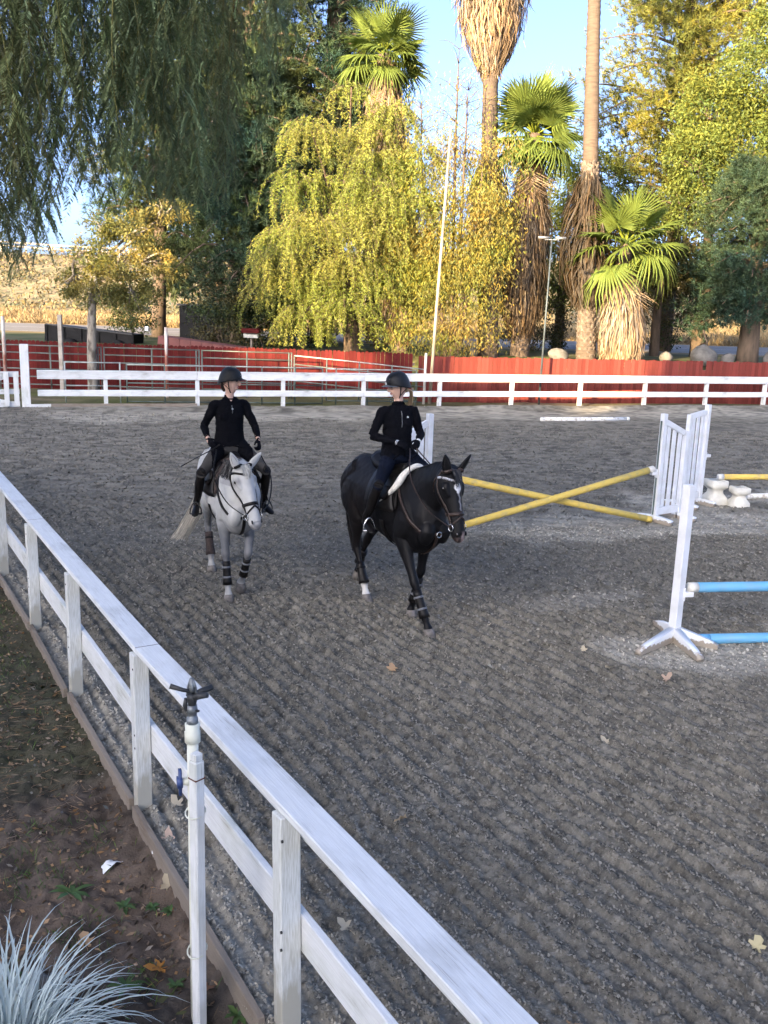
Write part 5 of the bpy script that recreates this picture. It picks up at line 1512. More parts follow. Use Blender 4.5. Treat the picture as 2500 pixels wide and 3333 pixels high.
MT['strap_grey'] = mat('grey_boot_strap', (0.16, 0.17, 0.18), (0.09, 0.09, 0.10), 0.5, 30)
MT['cloth_black'] = mat('black_knit', (0.0045, 0.005, 0.0075), (0.003, 0.003, 0.0045), 0.9, 60, 0.3, 200, spec=0.08)
MT['breech_grey'] = mat('grey_breeches', (0.050, 0.046, 0.043), (0.034, 0.032, 0.031), 0.85, 8, 0.2, 120)
MT['breech_navy'] = mat('navy_breeches', (0.0055, 0.008, 0.018), (0.004, 0.006, 0.012), 0.85, 8, 0.2, 120, spec=0.1)
MT['skin'] = mat('skin', (0.58, 0.37, 0.285), (0.54, 0.33, 0.25), 0.5, 12, spec=0.4)
MT['lips'] = mat('lips', (0.40, 0.16, 0.14), None, 0.45)
MT['white_cloth'] = mat('white_trim', (0.70, 0.71, 0.72), None, 0.7)
MT['helmet'] = mat('helmet_shell', (0.009, 0.010, 0.012), (0.014, 0.015, 0.017), 0.5, 40, spec=0.25)
MT['helmet_grey'] = mat('helmet_grey', (0.10, 0.11, 0.13), None, 0.35)

LEG_F = [(0.0, .115, .085), (.18, .100, .078), (.38, .080, .066), (.62, .060, .052), (.84, .050, .045), (1.0, .053, .049)]
CANNON = [(.12, .043, .038), (.32, .031, .028), (.62, .029, .026), (.84, .036, .031), (1.0, .044, .037)]
LEG_H = [(0.0, .165, .105), (.20, .140, .092), (.42, .098, .072), (.66, .064, .050), (.86, .056, .041), (1.0, .064, .045)]

def horse(label, C, head_dir, S, pose, coat_fn, coat_mat, mane_col, tail_col, slim=0.92):
    rz = math.atan2(head_dir[1], head_dir[0])
    root = thing('horse', label, 'horse', (C[0], C[1], -0.022), 'ridden horses', rz)
    B = Body()
    X, Z = np.array([1., 0, 0]), np.array([0, 0, 1.])
    v = lambda *a: np.array(a, float) * S
    torso = [(-.96, 1.33, .09, .06), (-.91, 1.30, .22, .17), (-.79, 1.262, .325, .265), (-.60, 1.238, .378, .305), (-.40, 1.215, .375, .305), (-.15, 1.19, .368, .305), (.10, 1.168, .385, .305), (.30, 1.168, .415, .280), (.45, 1.17, .435, .240), (.60, 1.15, .400, .232), (.73, 1.12, .335, .222), (.83, 1.10, .235, .175), (.89, 1.09, .11, .08)]
    B.loft([(v(x, 0, z), Z, a * S, b * S * slim) for x, z, a, b in torso], 'trunk', 3, 24, 0.16)
    for sy in (-1, 1):     # breast, shoulder and buttock muscle
        B.loft([(v(.80, sy * .07, 1.16), X, .06 * S, .06 * S), (v(.845, sy * .085, 1.06), X, .085 * S, .085 * S), (v(.80, sy * .10, .95), X, .06 * S, .055 * S)], 'trunk', 3, 12)
        B.loft([(v(.40, sy * .15 * slim, 1.42), X, .06 * S, .05 * S), (v(.56, sy * .19 * slim, 1.24), X, .095 * S, .062 * S), (v(.70, sy * .17 * slim, 1.08), X, .085 * S, .065 * S)], 'trunk', 3, 12)
        B.loft([(v(-.55, sy * .16 * slim, 1.46), X, .12 * S, .08 * S), (v(-.74, sy * .16 * slim, 1.28), X, .14 * S, .11 * S), (v(-.80, sy * .14 * slim, 1.06), X, .09 * S, .08 * S)], 'trunk', 3, 12)
    # neck and head
    nk = [(np.array(c) * S, np.array(u, float), a * S, b * S) for c, u, a, b in pose['neck']]
    B.loft(nk, 'neck', 4, 20, 0.22)
    poll, nose, fu = np.array(pose['poll']) * S, np.array(pose['nose']) * S, unit(np.array(pose['face'], float))
    ax = unit(nose - poll); HL = np.linalg.norm(nose - poll); fu = unit(fu - ax * (fu @ ax)); sd = np.cross(fu, ax)
    hs = [(-.06, .06, .070), (0.0, .095, .100), (.10, .130, .116), (.22, .150, .124), (.34, .140, .114), (.46, .112, .092), (.58, .090, .076), (.70, .078, .069), (.82, .073, .070), (.91, .069, .070), (.97, .056, .056), (1.0, .030, .034)]
    hk = S * HL / (0.64 * S)
    secs = []
    for f, a, b in hs:
        a, b = a * hk, b * hk
        c = poll + ax * HL * f - fu * (a - .078 * hk)
        secs.append((c, fu, a, b))
    HC = B.loft(secs, 'head', 4, 20, 0.12)
    hsec = {f: (poll + ax * HL * f - fu * (a * hk - .078 * hk), a * hk, b * hk) for f, a, b in hs}
    def on_head(f, ang, k=1.0):
        fs = np.array([h[0] for h in hs])
        a = np.interp(f, fs, [h[1] for h in hs]) * hk; b = np.interp(f, fs, [h[2] for h in hs]) * hk
        c = poll + ax * HL * f - fu * (a - .078 * hk)
        return c + (fu * a * math.cos(ang) + sd * b * math.sin(ang)) * k
    # cheek bones and brow
    for s in (-1, 1):
        B.loft([(on_head(.16, s * .95, .86), fu, .03 * S, .03 * S), (on_head(.23, s * .95, .90), fu, .036 * S, .034 * S), (on_head(.36, s * .9, .88), fu, .022 * S, .02 * S)], 'head', 3, 10)
        eb, ed = on_head(0.01, s * 1.02, .80), unit(np.array(pose['ear'][0 if s < 0 else 1], float))
        eu = unit(fu * .9 + sd * s * .5)
        B.loft([(eb, eu, .034 * S, .036 * S), (eb + ed * .05 * S, eu, .026 * S, .047 * S), (eb + ed * .11 * S, eu, .019 * S, .043 * S), (eb + ed * .17 * S, eu, .013 * S, .024 * S), (eb + ed * .20 * S, eu, .007 * S, .006 * S)], 'ear', 4, 12)
    # legs
    hoofs = []
    for key, sy in (('RF', -1), ('LF', 1), ('RH', -1), ('LH', 1)):
        kn, ft, co, toe = [np.array(q, float) * S for q in pose[key]]
        if key[1] == 'F':
            el = v(.45, sy * .150, .96)
            secs = [(v(.53, sy * .12, 1.30), X, .14 * S, .07 * S), (v(.55, sy * .145, 1.14), X, .195 * S, .095 * S)]
            prof = LEG_F
        else:
            el = v(-.50, sy * .165, .98)
            secs = [(v(-.62, sy * .11, 1.36), X, .20 * S, .10 * S), (v(-.60, sy * .15, 1.16), X, .255 * S, .125 * S)]
            prof = LEG_H
        for f, a, b in prof: secs.append((el + (kn - el) * f, X, a * S, b * S))
        for f, a, b in CANNON:
            d = 1.18 if key[1] == 'H' else 1.0
            secs.append((kn + (ft - kn) * f, X, a * S * d, b * S * (1.06 if key[1] == 'H' else 1)))
        secs.append(((ft + co) / 2, X, .033 * S, .032 * S)); secs.append((co, X, .046 * S, .046 * S)); secs.append((co + (toe - co) * .15, X, .046 * S, .046 * S))
        B.loft(secs, key, 3, 16)
        hoofs.append((key, co, toe, ft))
    me = B.skin(0.0105, 5)
    V = verts_of(me)
    nv = np.empty(len(V) * 3, np.float32); me.vertices.foreach_get('normal', nv); nv = nv.reshape(-1, 3)
    rip = (vnoise(V[:, 0] * 9 + V[:, 1] * 4, V[:, 2] * 8, 211) - .5) * .010 + (vnoise(V[:, 0] * 24, V[:, 2] * 22 + V[:, 1] * 9, 212) - .5) * .004
    rip *= sstep(.75, .95, V[:, 2] / S) * (V[:, 0] < .95 * S)
    V = V + nv * rip[:, None]
    me.vertices.foreach_set('co', V.astype(np.float32).ravel())
    set_col(me, coat_fn(V / S, dict(poll=poll / S, ax=ax, fu=fu, sd=sd, HL=HL / S, hk=hk / S)))
    me.materials.append(coat_mat)
    body = kid('body', me, root)
    bvh = bvh_of(me)
    for key, co, toe, ft in hoofs:
        d = unit(toe - co); up = unit(X - d * (X @ d)); s2 = np.cross(d, up)
        Ln = np.linalg.norm(toe - co)
        g = Geo(); rings = []
        for f, a, b, o in ((0, .047, .047, 0), (.08, .051, .050, .002), (1.0, .066, .062, .018)):
            th = np.arange(14) * 2 * np.pi / 14
            rings.append(co + d * Ln * f + up * o * S + (np.cos(th)[:, None] * up * a + np.sin(th)[:, None] * s2 * b) * S)
        Vh = np.concatenate(rings + [[co + d * Ln]])
        Q = [[i * 14 + j, i * 14 + (j + 1) % 14, i * 14 + 14 + (j + 1) % 14, i * 14 + 14 + j] for i in range(2) for j in range(14)]
        Tt = [[28 + j, 28 + (j + 1) % 14, 42] for j in range(14)]
        kid('hoof', np_mesh('hoof', Vh, Q, Tt, MT['hoof'], None, True), root)
    # eyes and nostrils
    for s in (-1, 1):
        p = on_head(.235, s * 1.08, .99)
        bm = bmesh.new(); bmesh.ops.create_icosphere(bm, subdivisions=2, radius=.021 * S)
        for q in bm.verts: q.co = Vector(np.array(q.co) * 1.0) + Vector(p)
        m2 = bpy.data.meshes.new('eye'); bm.to_mesh(m2); bm.free(); m2.materials.append(MT['eye']); kid('eye', m2, root)
        c = on_head(.915, s * .85, 1.0)
        bm = bmesh.new(); bmesh.ops.create_icosphere(bm, subdivisions=2, radius=1)
        for q in bm.verts:
            k = np.array(q.co); q.co = Vector(c + ax * k[0] * .022 * S + fu * k[1] * .014 * S + sd * k[2] * .009 * S)
        m2 = bpy.data.meshes.new('nostril'); bm.to_mesh(m2); bm.free(); m2.materials.append(MT['eye']); kid('nostril', m2, root)
        # dark inside of the ear
        eb, ed = on_head(0.01, s * 1.02, .80), unit(np.array(pose['ear'][0 if s < 0 else 1], float)); eu = unit(fu * .9 + sd * s * .5); es = unit(np.cross(ed, eu))
        Ve = [eb + ed * f * S + es * w * S + eu * (.024 - .09 * abs(f - .06)) * S * (1.0) for f, w in ((.035, 0), (.06, .026), (.10, .024), (.14, .012), (.155, 0), (.14, -.012), (.10, -.024), (.06, -.026))]
        kid('ear_lining', np_mesh('ear_lining', Ve, None, [[0, i, i + 1] for i in range(1, 7)], MT['coat_ear'][0 if pose['pale'] else 1]), root)
    # mane along the crest, forelock, tail
    rng = np.random.default_rng(int(C[0] * 100) + 900)
    nc = np.array([s_[0] for s_ in nk]); nu = np.array([unit(s_[1]) for s_ in nk]); na = np.array([s_[2] for s_ in nk])
    NM = 520
    tt = rng.uniform(0.05, 1, NM); idx = np.linspace(0, 1, len(nc))
    ip = lambda A, q: np.stack([np.interp(q, idx, A[:, k]) for k in range(3)], 1)
    roots = ip(nc, tt) + ip(nu, tt) * (np.interp(tt, idx, na)[:, None] * .99)
    ms = pose['mane_side']
    def mpath(r, rng, i):
        L = rng.uniform(.10, .24) * S * pose['mane_len']
        q = [r]
        for f in (.25, .55, 1.0):
            p = r + np.array([rng.normal(0, .02), ms * (.05 + .10 * f) * S, .02 * S - L * f])
            loc, nor, _, _ = bvh.find_nearest(Vector(p)); q.append(np.array(loc) + np.array(nor) * rng.uniform(.006, .02))
        return smooth_path(q, 2)
    mo = hair_mesh(roots, mpath, .0075 * S, mane_col, rng).obj('mane', MT['hair'], None)
    mo.parent = root; mo.matrix_parent_inverse = Matrix.Identity(4); mo['kind'] = 'stuff'
    fr = [on_head(-.02 + .03 * rng.uniform(), rng.uniform(-.5, .5), 1.0) for _ in range(60)]
    def fpath(r, rng, i):
        L = rng.uniform(.08, .17) * S
        return np.array([r, r + ax * L * .5 + fu * .022 * S, r + ax * L + fu * .012 * S + sd * rng.normal(0, .012)])
    fo = hair_mesh(fr, fpath, .006 * S, mane_col, rng).obj('forelock', MT['hair'], None); fo.parent = root; fo.matrix_parent_inverse = Matrix.Identity(4); fo['kind'] = 'stuff'
    tp = np.array(pose['tail']) * S
    Pt = smooth_path(tp, 6); Nt = 420
    def tpath(r, rng, i):
        a = rng.uniform(0, 6.28); k = rng.uniform(0.2, 1.0) ** .5; e = rng.uniform(.72, 1.0)
        f = np.linspace(0, e, 14); P = np.stack([np.interp(f, np.linspace(0, 1, len(Pt)), Pt[:, q]) for q in range(3)], 1)
        spread = (np.interp(f, [0, .25, .7, 1], [.03, .055, pose['tail_w'], pose['tail_w'] * 1.1]) * k * S)[:, None]
        side = np.array([math.cos(a) * .6, math.sin(a), 0.25 * math.cos(a)])
        return P + spread * side + rng.normal(0, .004, (14, 3))
    to = hair_mesh([np.zeros(3)] * Nt, tpath, .0065 * S, tail_col, rng).obj('tail', MT['hair'], None); to.parent = root; to.matrix_parent_inverse = Matrix.Identity(4); to['kind'] = 'stuff'
    return dict(root=root, bvh=bvh, on_head=on_head, S=S, ax=ax, fu=fu, sd=sd, poll=poll, nose=nose, HL=HL, legs={k: [np.array(q, float) * S for q in pose[k]] for k in ('RF', 'LF', 'RH', 'LH')})
MT['coat_ear'] = (mat('ear_grey', (0.12, 0.11, 0.11), None, 0.8), mat('ear_black', (0.010, 0.009, 0.009), None, 0.8))

def bridle(H, m, browband=None, fancy=False):
    r = bpy.data.objects.new('bridle', None); COL.objects.link(r); r.parent = H['root']
    oh, bv = H['on_head'], H['bvh']
    ring = lambda f, a0, a1, n=9: [oh(f, a, 1.02) for a in np.linspace(a0, a1, n)]
    strap('noseband', bv, ring(.62, -3.1, 3.1, 17), .034 * H['S'], m, r)
    if fancy: strap('flash_strap', bv, [oh(.66, 0.0, 1.02)] + [oh(.66 + .16 * abs(math.sin(a / 2)), a, 1.02) for a in np.linspace(.5, 3.0, 7)], .018, m, r)
    if fancy: strap('flash_strap', bv, [oh(.66, 0.0, 1.02)] + [oh(.66 + .16 * abs(math.sin(a / 2)), -a, 1.02) for a in np.linspace(.5, 3.0, 7)], .018, m, r)
    strap('browband', bv, [oh(.07 + .075 * math.cos(a) ** 2, a, 1.02) for a in np.linspace(-1.75, 1.75, 13)], .022 * H['S'], browband or m, r, 0.008)
    strap('headpiece', bv, [oh(-.015, a, 1.03) for a in np.linspace(-1.8, 1.8, 11)], .03 * H['S'], m, r, 0.008)
    for s in (-1, 1):
        strap('cheek_strap', bv, [oh(0.0, s * 1.7, 1.02), oh(.10, s * 1.75, 1.02), oh(.30, s * 1.62, 1.02), oh(.50, s * 1.6, 1.02), oh(.62, s * 1.6, 1.02), oh(.80, s * 1.6, 1.02)], .020 * H['S'], m, r)
        strap('throat_latch', bv, [oh(.02, s * 1.7, 1.02), oh(.12, s * 2.3, 1.02), oh(.26, s * 2.9, 1.02)], .016, m, r)
        c = oh(.81, s * 1.6, 1.10)
        P = [c + H['ax'] * math.cos(a) * .035 + H['fu'] * math.sin(a) * .035 for a in np.linspace(0, 6.0, 12)]
        ktube('bit_ring', P, .005, MT['steel'], r, 6)
    return r
def reins(H, hands, m, sag=0.08):
    r = bpy.data.objects.new('reins', None); COL.objects.link(r); r.parent = H['root']
    for s, hnd in zip((-1, 1), hands):
        a = H['on_head'](.81, s * 1.6, 1.14); b = np.array(hnd, float)
        mid = (a + b) / 2 + np.array([0, s * .05, -sag])
        ktube('rein', smooth_path([a, a * .65 + b * .35 + [0, s * .10, -sag * .9], a * .3 + b * .7 + [0, s * .12, -sag * .7], b], 6), .008, m, r, 6, .45)
    return r
def breastplate(H, m):
    r = bpy.data.objects.new('breastplate', None); COL.objects.link(r); r.parent = H['root']
    S, bv = H['S'], H['bvh']
    for s in (-1, 1):
        strap('shoulder_strap', bv, [np.array([.34, s * .20, 1.50]) * S, np.array([.50, s * .24, 1.36]) * S, np.array([.66, s * .24, 1.20]) * S, np.array([.80, s * .16, 1.08]) * S, np.array([.90, s * .02, 1.03]) * S], .032 * S, m, r, .010)
    strap('chest_strap', bv, [np.array([.92, 0, 1.05]) * S, np.array([.90, 0, .98]) * S, np.array([.80, 0, .86]) * S, np.array([.62, 0, .78]) * S], .034 * S, m, r, .010)
    ktube('chest_ring', [np.array([.925 * S, math.cos(a) * .028, 1.04 * S + math.sin(a) * .028]) for a in np.linspace(0, 6.0, 12)], .006, MT['steel'], r, 6)
    return r
def saddle(H, leather, padm, fleece, feet):
    r = bpy.data.objects.new('saddle', None); COL.objects.link(r); r.parent = H['root']
    S, bv = H['S'], H['bvh']
    zc = 1.2 * S
    g = [[((-.10 + .54 * i / 12) * S, -1.55 + 3.1 * j / 18, zc) for j in range(19)] for i in range(13)]
    patch('saddle_pad', bv, g, padm, r, .006, .016)
    for s in (-1, 1):
        g = [[((-.12 + .46 * i / 8 + .10 * (j / 8.0) ** 2 * (i / 8.0)) * S, s * (.35 + 1.35 * j / 8), zc) for j in range(9)] for i in range(9)]
        if s < 0: g = [row[::-1] for row in g]
        patch('flap', bv, g, leather, r, .026, .010)
        g = [[((.17 + .13 * i / 4 + .03 * math.sin(j / 4 * math.pi)) * S, s * (.75 + .55 * j / 5), zc) for j in range(6)] for i in range(5)]
        if s < 0: g = [row[::-1] for row in g]
        patch('knee_roll', bv, g, leather, r, .036, .030)
    # seat: dipped shell from cantle to pommel
    xs = np.linspace(-.34, .30, 15); rows = []
    for x in xs:
        f = (x + .34) / .64
        zt = 1.585 + .085 * (1 - f) ** 3.5 + .060 * f ** 4 + .012
        hw = .155 * (1 - .55 * f) * (1 - .35 * (1 - f) ** 6)
        rows.append([(x, hw * k, zt - .055 * abs(k) ** 2.2) for k in np.linspace(-1, 1, 9)])
    Vt = np.array(rows).reshape(-1, 3) * S; n = len(Vt)
    Vb = Vt - np.array([0, 0, .06])
    Q = []
    for i in range(14):
        for j in range(8):
            a = i * 9 + j; Q.append([a, a + 9, a + 10, a + 1]); Q.append([n + a, n + a + 1, n + a + 10, n + a + 9])
    ed = list(range(9)) + [i * 9 + 8 for i in range(1, 15)] + [14 * 9 + j for j in range(7, -1, -1)] + [i * 9 for i in range(13, 0, -1)]
    for a, b in zip(ed, ed[1:] + ed[:1]): Q.append([a, b, n + b, n + a])
    kid('seat', np_mesh('seat', np.concatenate([Vt, Vb]), Q, None, leather, None, True), r)
    strap('girth', bv, [np.array([.22, math.sin(a) * .4, 1.16 - math.cos(a) * .5]) * S for a in np.linspace(-1.3, 1.3, 13)], .075 * S, leather, r, .012)
    if fleece:
        P = []
        for y, z, x in ((-.33, 1.26, .20), (-.315, 1.36, .31), (-.26, 1.48, .40), (-.17, 1.60, .425), (-.07, 1.67, .43), (.05, 1.67, .43), (.16, 1.61, .43), (.24, 1.50, .41), (.29, 1.40, .36)):
            loc, nor, _, _ = bv.find_nearest(Vector((x * S, y * S, z * S))); P.append(np.array(loc) + np.array(nor) * .034)
        P = smooth_path(P, 4)
        ktube('fleece_edge', P, np.interp(np.linspace(0, 1, len(P)), [0, .12, .3, .45, .7, .9, 1], [.007, .020, .040, .027, .027, .026, .010]) * S, MT['fleece'], r, 10)
    for s, (ft, toe) in zip((-1, 1), feet):
        ft, toe = np.array(ft), np.array(toe)
        fwd = unit((toe - ft) * [1, 1, 0]); sdv = np.array([-fwd[1], fwd[0], 0])
        c = ft * .35 + toe * .65
        base = c + np.array([0, 0, -.045])
        st = bpy.data.objects.new('stirrup', None); COL.objects.link(st); st.parent = r
        arch = [base + sdv * .065 * math.cos(a) * (1.0 if math.sin(a) < .5 else .9) + np.array([0, 0, 1]) * .135 * max(0, math.sin(a)) for a in np.linspace(0, math.pi, 15)]
        mt = MT['steel'] if fleece else MT['dark_metal']
        V, Q2, T2 = tube(arch, .0075, 8); kid('iron', np_mesh('stirrup_iron', V, Q2, T2, mt, None, True), r)
        V, Q2, T2 = tube([base - sdv * .066, base + sdv * .066], .018, 8, True, .5); kid('tread', np_mesh('stirrup_tread', V, Q2, T2, mt, None, True), r)
        bpy.data.objects.remove(st)
        topp = arch[7]
        hang = np.array([.12 * S, s * .27 * S, 1.42 * S])
        ktube('stirrup_leather', [topp, topp * .5 + hang * .5 + np.array([0, s * .02, 0]), hang], .012, leather, r, 6, .3)
    return r
def leg_boot(H, key, f0, f1, r, m, sm, straps=2, flare=1.0):
    kn, ft, co, toe = H['legs'][key]
    P = [kn + (ft - kn) * f for f in np.linspace(f0, f1, 7)]
    R = np.array([1.0, .98, .95, .96, 1.02, 1.12, 1.22]) * r * H['S']
    b = ktube('leg_boot', P, R, m, H['root'], 14)
    for k in range(straps):
        f = f0 + (f1 - f0) * (.25 + .42 * k)
        a = kn + (ft - kn) * f; d = unit(ft - kn)
        ktube('boot_strap', [a - d * .011, a - d * .0105, a + d * .0105, a + d * .011], np.array([.9, 1.09, 1.09, .9]) * r * H['S'], sm, b, 14)
    return b

# ------------------------------------------------------------------ the two horses
def blend(c, m, col):
    return c * (1 - m[:, None]) + np.array(col) * m[:, None]
def grey_coat(V, h):
    x, y, z = V.T
    n1 = vnoise(x * 16 + 5 * y, z * 16 + 7 * y, 201); n2 = vnoise(x * 5 + 3 * y, z * 5 - 2 * y, 202)
    c = np.tile(np.array([.42, .42, .41]), (len(V), 1)) * (0.88 + .18 * n2)[:, None]
    leg = 1 - sstep(.72, 1.08, z)
    c = blend(c, np.clip(leg * (.72 + .5 * n1), 0, 1), (.12, .125, .135))
    knee = np.exp(-((z - .53) / .10) ** 2) * (.6 + .6 * n1)
    c = blend(c, np.clip(knee, 0, 1) * .75, (.085, .085, .09))
    c = blend(c, (1 - sstep(.14, .26, z)) * .75, (.42, .41, .38))
    back = (1 - sstep(-.5, -.2, x)) * sstep(.7, .9, z) * .15
    c = blend(c, back * n1, (.3, .3, .3))
    nk = sstep(.45, .6, x) * (z > 1.35) * sstep(0.0, .14, -y + .02) * (1 - sstep(.84, .93, x)) * .62
    c = blend(c, nk * (.6 + .6 * n2), (.10, .10, .105))
    d = (V - h['poll']) @ h['ax'] / h['HL']
    near = np.linalg.norm(V - (h['poll'] + np.outer(np.clip(d, 0, 1) * h['HL'], h['ax'])), axis=1) < .22
    mz = near * sstep(.90, 1.0, d)
    c = blend(c, mz * .75, (.10, .095, .10))
    eye = near * np.exp(-((d - .235) / .06) ** 2) * sstep(.05, .10, np.abs((V - h['poll']) @ h['sd']))
    c = blend(c, np.clip(eye, 0, 1) * .7, (.12, .115, .115))
    cheek = near * sstep(.06, .10, np.abs((V - h['poll']) @ h['sd'])) * np.exp(-((d - .4) / .15) ** 2) * .35
    return blend(c, cheek * n2, (.22, .22, .22))
def black_coat(V, h):
    x, y, z = V.T
    n2 = vnoise(x * 5 + 3 * y, z * 5 - 2 * y, 203)
    c = np.tile(np.array([.0050, .0048, .0056]), (len(V), 1)) * (.8 + .5 * n2)[:, None]
    c = blend(c, .35 * n2 * (1 - sstep(-.2, .1, x)), (.014, .009, .0075))
    sock = (1 - sstep(.20, .235, z + .02 * n2)) * (y < 0) * (x < 0) * (x > -.62)
    c = blend(c, sock, (.60, .58, .54))
    p = V - h['poll']; d = p @ h['ax'] / h['HL']; s = p @ h['sd']; f = p @ h['fu']
    near = (np.linalg.norm(p - np.outer(d * h['HL'], h['ax']), axis=1) < .2) & (f > .02)
    wv = .004 * np.sin(d * 60)
    star = near * (1 - sstep(.9, 1.1, np.hypot((d - .245) / .085, (s + wv) / (.036 * (1 - .5 * sstep(.24, .34, d))))))
    strip = near * (d > .27) * (d < .58) * (1 - sstep(.006, .012, np.abs(s - .008 + wv))) * .55
    snip = near * sstep(.86, .92, d) * (1 - sstep(.012, .024, np.abs(s - .012 + wv)))
    c = blend(c, np.clip(star, 0, 1), (.66, .65, .66)); c = blend(c, np.clip(strip, 0, 1), (.35, .34, .35)); c = blend(c, np.clip(snip, 0, 1) * .6, (.42, .32, .30))
    lip = (np.abs(d - 1.0) < .04) * (np.linalg.norm(p - np.outer(d * h['HL'], h['ax']), axis=1) < .12)
    return blend(c, lip * .25, (.16, .11, .10))

W_C, W_H = (-1.79, 10.42), (0.34, -0.94)
grey = horse('pale grey horse with dark knees walking towards the viewer', W_C, W_H, 1.0, dict(
    neck=[((.38, 0, 1.20), (-.45, 0, .9), .38, .17), ((.56, 0, 1.31), (-.5, 0, .86), .30, .145), ((.72, -.005, 1.41), (-.5, 0, .86), .235, .115), ((.86, -.02, 1.49), (-.42, 0, .9), .18, .095), ((.97, -.035, 1.53), (-.25, 0, .95), .145, .085)],
    poll=(1.02, -.045, 1.60), nose=(1.27, .045, 1.005), face=(.9, .22, .4), ear=((.22, -.40, .88), (.10, .62, .80)), pale=True,
    RF=((.51, -.135, .535), (.565, -.125, .19), (.60, -.123, .092), (.625, -.123, .0)),
    LF=((.62, .095, .56), (.49, .065, .27), (.43, .05, .175), (.40, .045, .075)),
    RH=((-.78, -.13, .575), (-.64, -.12, .215), (-.60, -.12, .095), (-.575, -.12, .0)),
    LH=((-.86, .13, .57), (-.99, .12, .25), (-.985, .12, .14), (-1.01, .12, .045)),
    mane_side=-1, mane_len=1.0, tail=[(-.93, 0, 1.46), (-1.03, -.03, 1.36), (-1.09, -.10, 1.05), (-1.13, -.22, .70), (-1.18, -.36, .42), (-1.22, -.46, .27)], tail_w=.11), grey_coat, MT['coat'],
    lambda r, g: np.array([.035, .035, .037]) * g.uniform(.6, 1.9) if r[0] < .93 else np.array([.4, .4, .38]) * g.uniform(.5, 1.1), lambda r, g: np.array([.56, .52, .44]) * g.uniform(.6, 1.25))
B_C, B_H = (0.1, 9.77), (0.48, -0.876)
BS = 1.03
black = horse('black horse with a white star and one white hind sock, walking', B_C, B_H, BS, dict(
    neck=[((.38, 0, 1.20), (-.5, 0, .86), .39, .18), ((.57, 0, 1.34), (-.58, 0, .81), .31, .15), ((.75, -.005, 1.47), (-.62, 0, .78), .245, .12), ((.92, -.015, 1.57), (-.55, 0, .83), .195, .10), ((1.06, -.025, 1.625), (-.3, 0, .95), .155, .09)],
    poll=(1.13, -.025, 1.70), nose=(1.285, -.015, 1.075), face=(.95, .12, .30), ear=((.22, -.30, .92), (.25, .48, .86)), pale=False,
    RF=((.70, -.12, .50), (.86, -.08, .175), (.905, -.065, .085), (.925, -.06, .0)),
    LF=((.42, .115, .525), (.35, .08, .18), (.335, .066, .09), (.345, .064, .0)),
    RH=((-.58, -.13, .575), (-.375, -.125, .20), (-.325, -.125, .09), (-.30, -.125, .0)),
    LH=((-.82, .13, .56), (-.985, .12, .26), (-1.0, .115, .155), (-1.045, .115, .07)),
    mane_side=1, mane_len=1.0, tail=[(-.93, 0, 1.46), (-1.03, 0, 1.36), (-1.07, .02, 1.05), (-1.06, .06, .70), (-1.04, .10, .50), (-1.03, .12, .36)], tail_w=.07), black_coat, MT['coat_black'],
    lambda r, g: np.array([.006, .0055, .0065]) * g.uniform(.6, 1.5), lambda r, g: np.array([.014, .011, .010]) * g.uniform(.6, 1.6), 0.86)
bridle(grey, MT['leather'], None, True); bridle(black, MT['leather_br'], mat('beaded_browband', (0.62, 0.62, 0.66), (0.05, 0.05, 0.06), 0.3, 60, metal=0.3), True)
breastplate(grey, MT['leather']); breastplate(black, MT['leather_br'])
for k in ('RF', 'LF'):
    leg_boot(grey, k, .22, .98, .046, MT['leather'], MT['strap_grey']); leg_boot(black, k, .20, .98, .047, MT['leather'], MT['strap_grey'])
for k in ('RH', 'LH'):
    leg_boot(grey, k, .25, .98, .050, MT['pad_br'], MT['leather'], 1); leg_boot(black, k, .45, 1.0, .050, MT['leather'], MT['leather'], 1)
W_FEET = (((-.01, -.375, .985), (.15, -.415, .945)), ((.10, .375, 1.0), (.26, .415, .96)))
B_FEET = (((.10, -.385, 1.055), (.26, -.405, 1.01)), ((.12, .385, 1.055), (.28, .415, 1.01)))
saddle(grey, MT['leather'], MT['pad_br'], False, W_FEET); saddle(black, MT['leather'], MT['leather'], True, B_FEET)

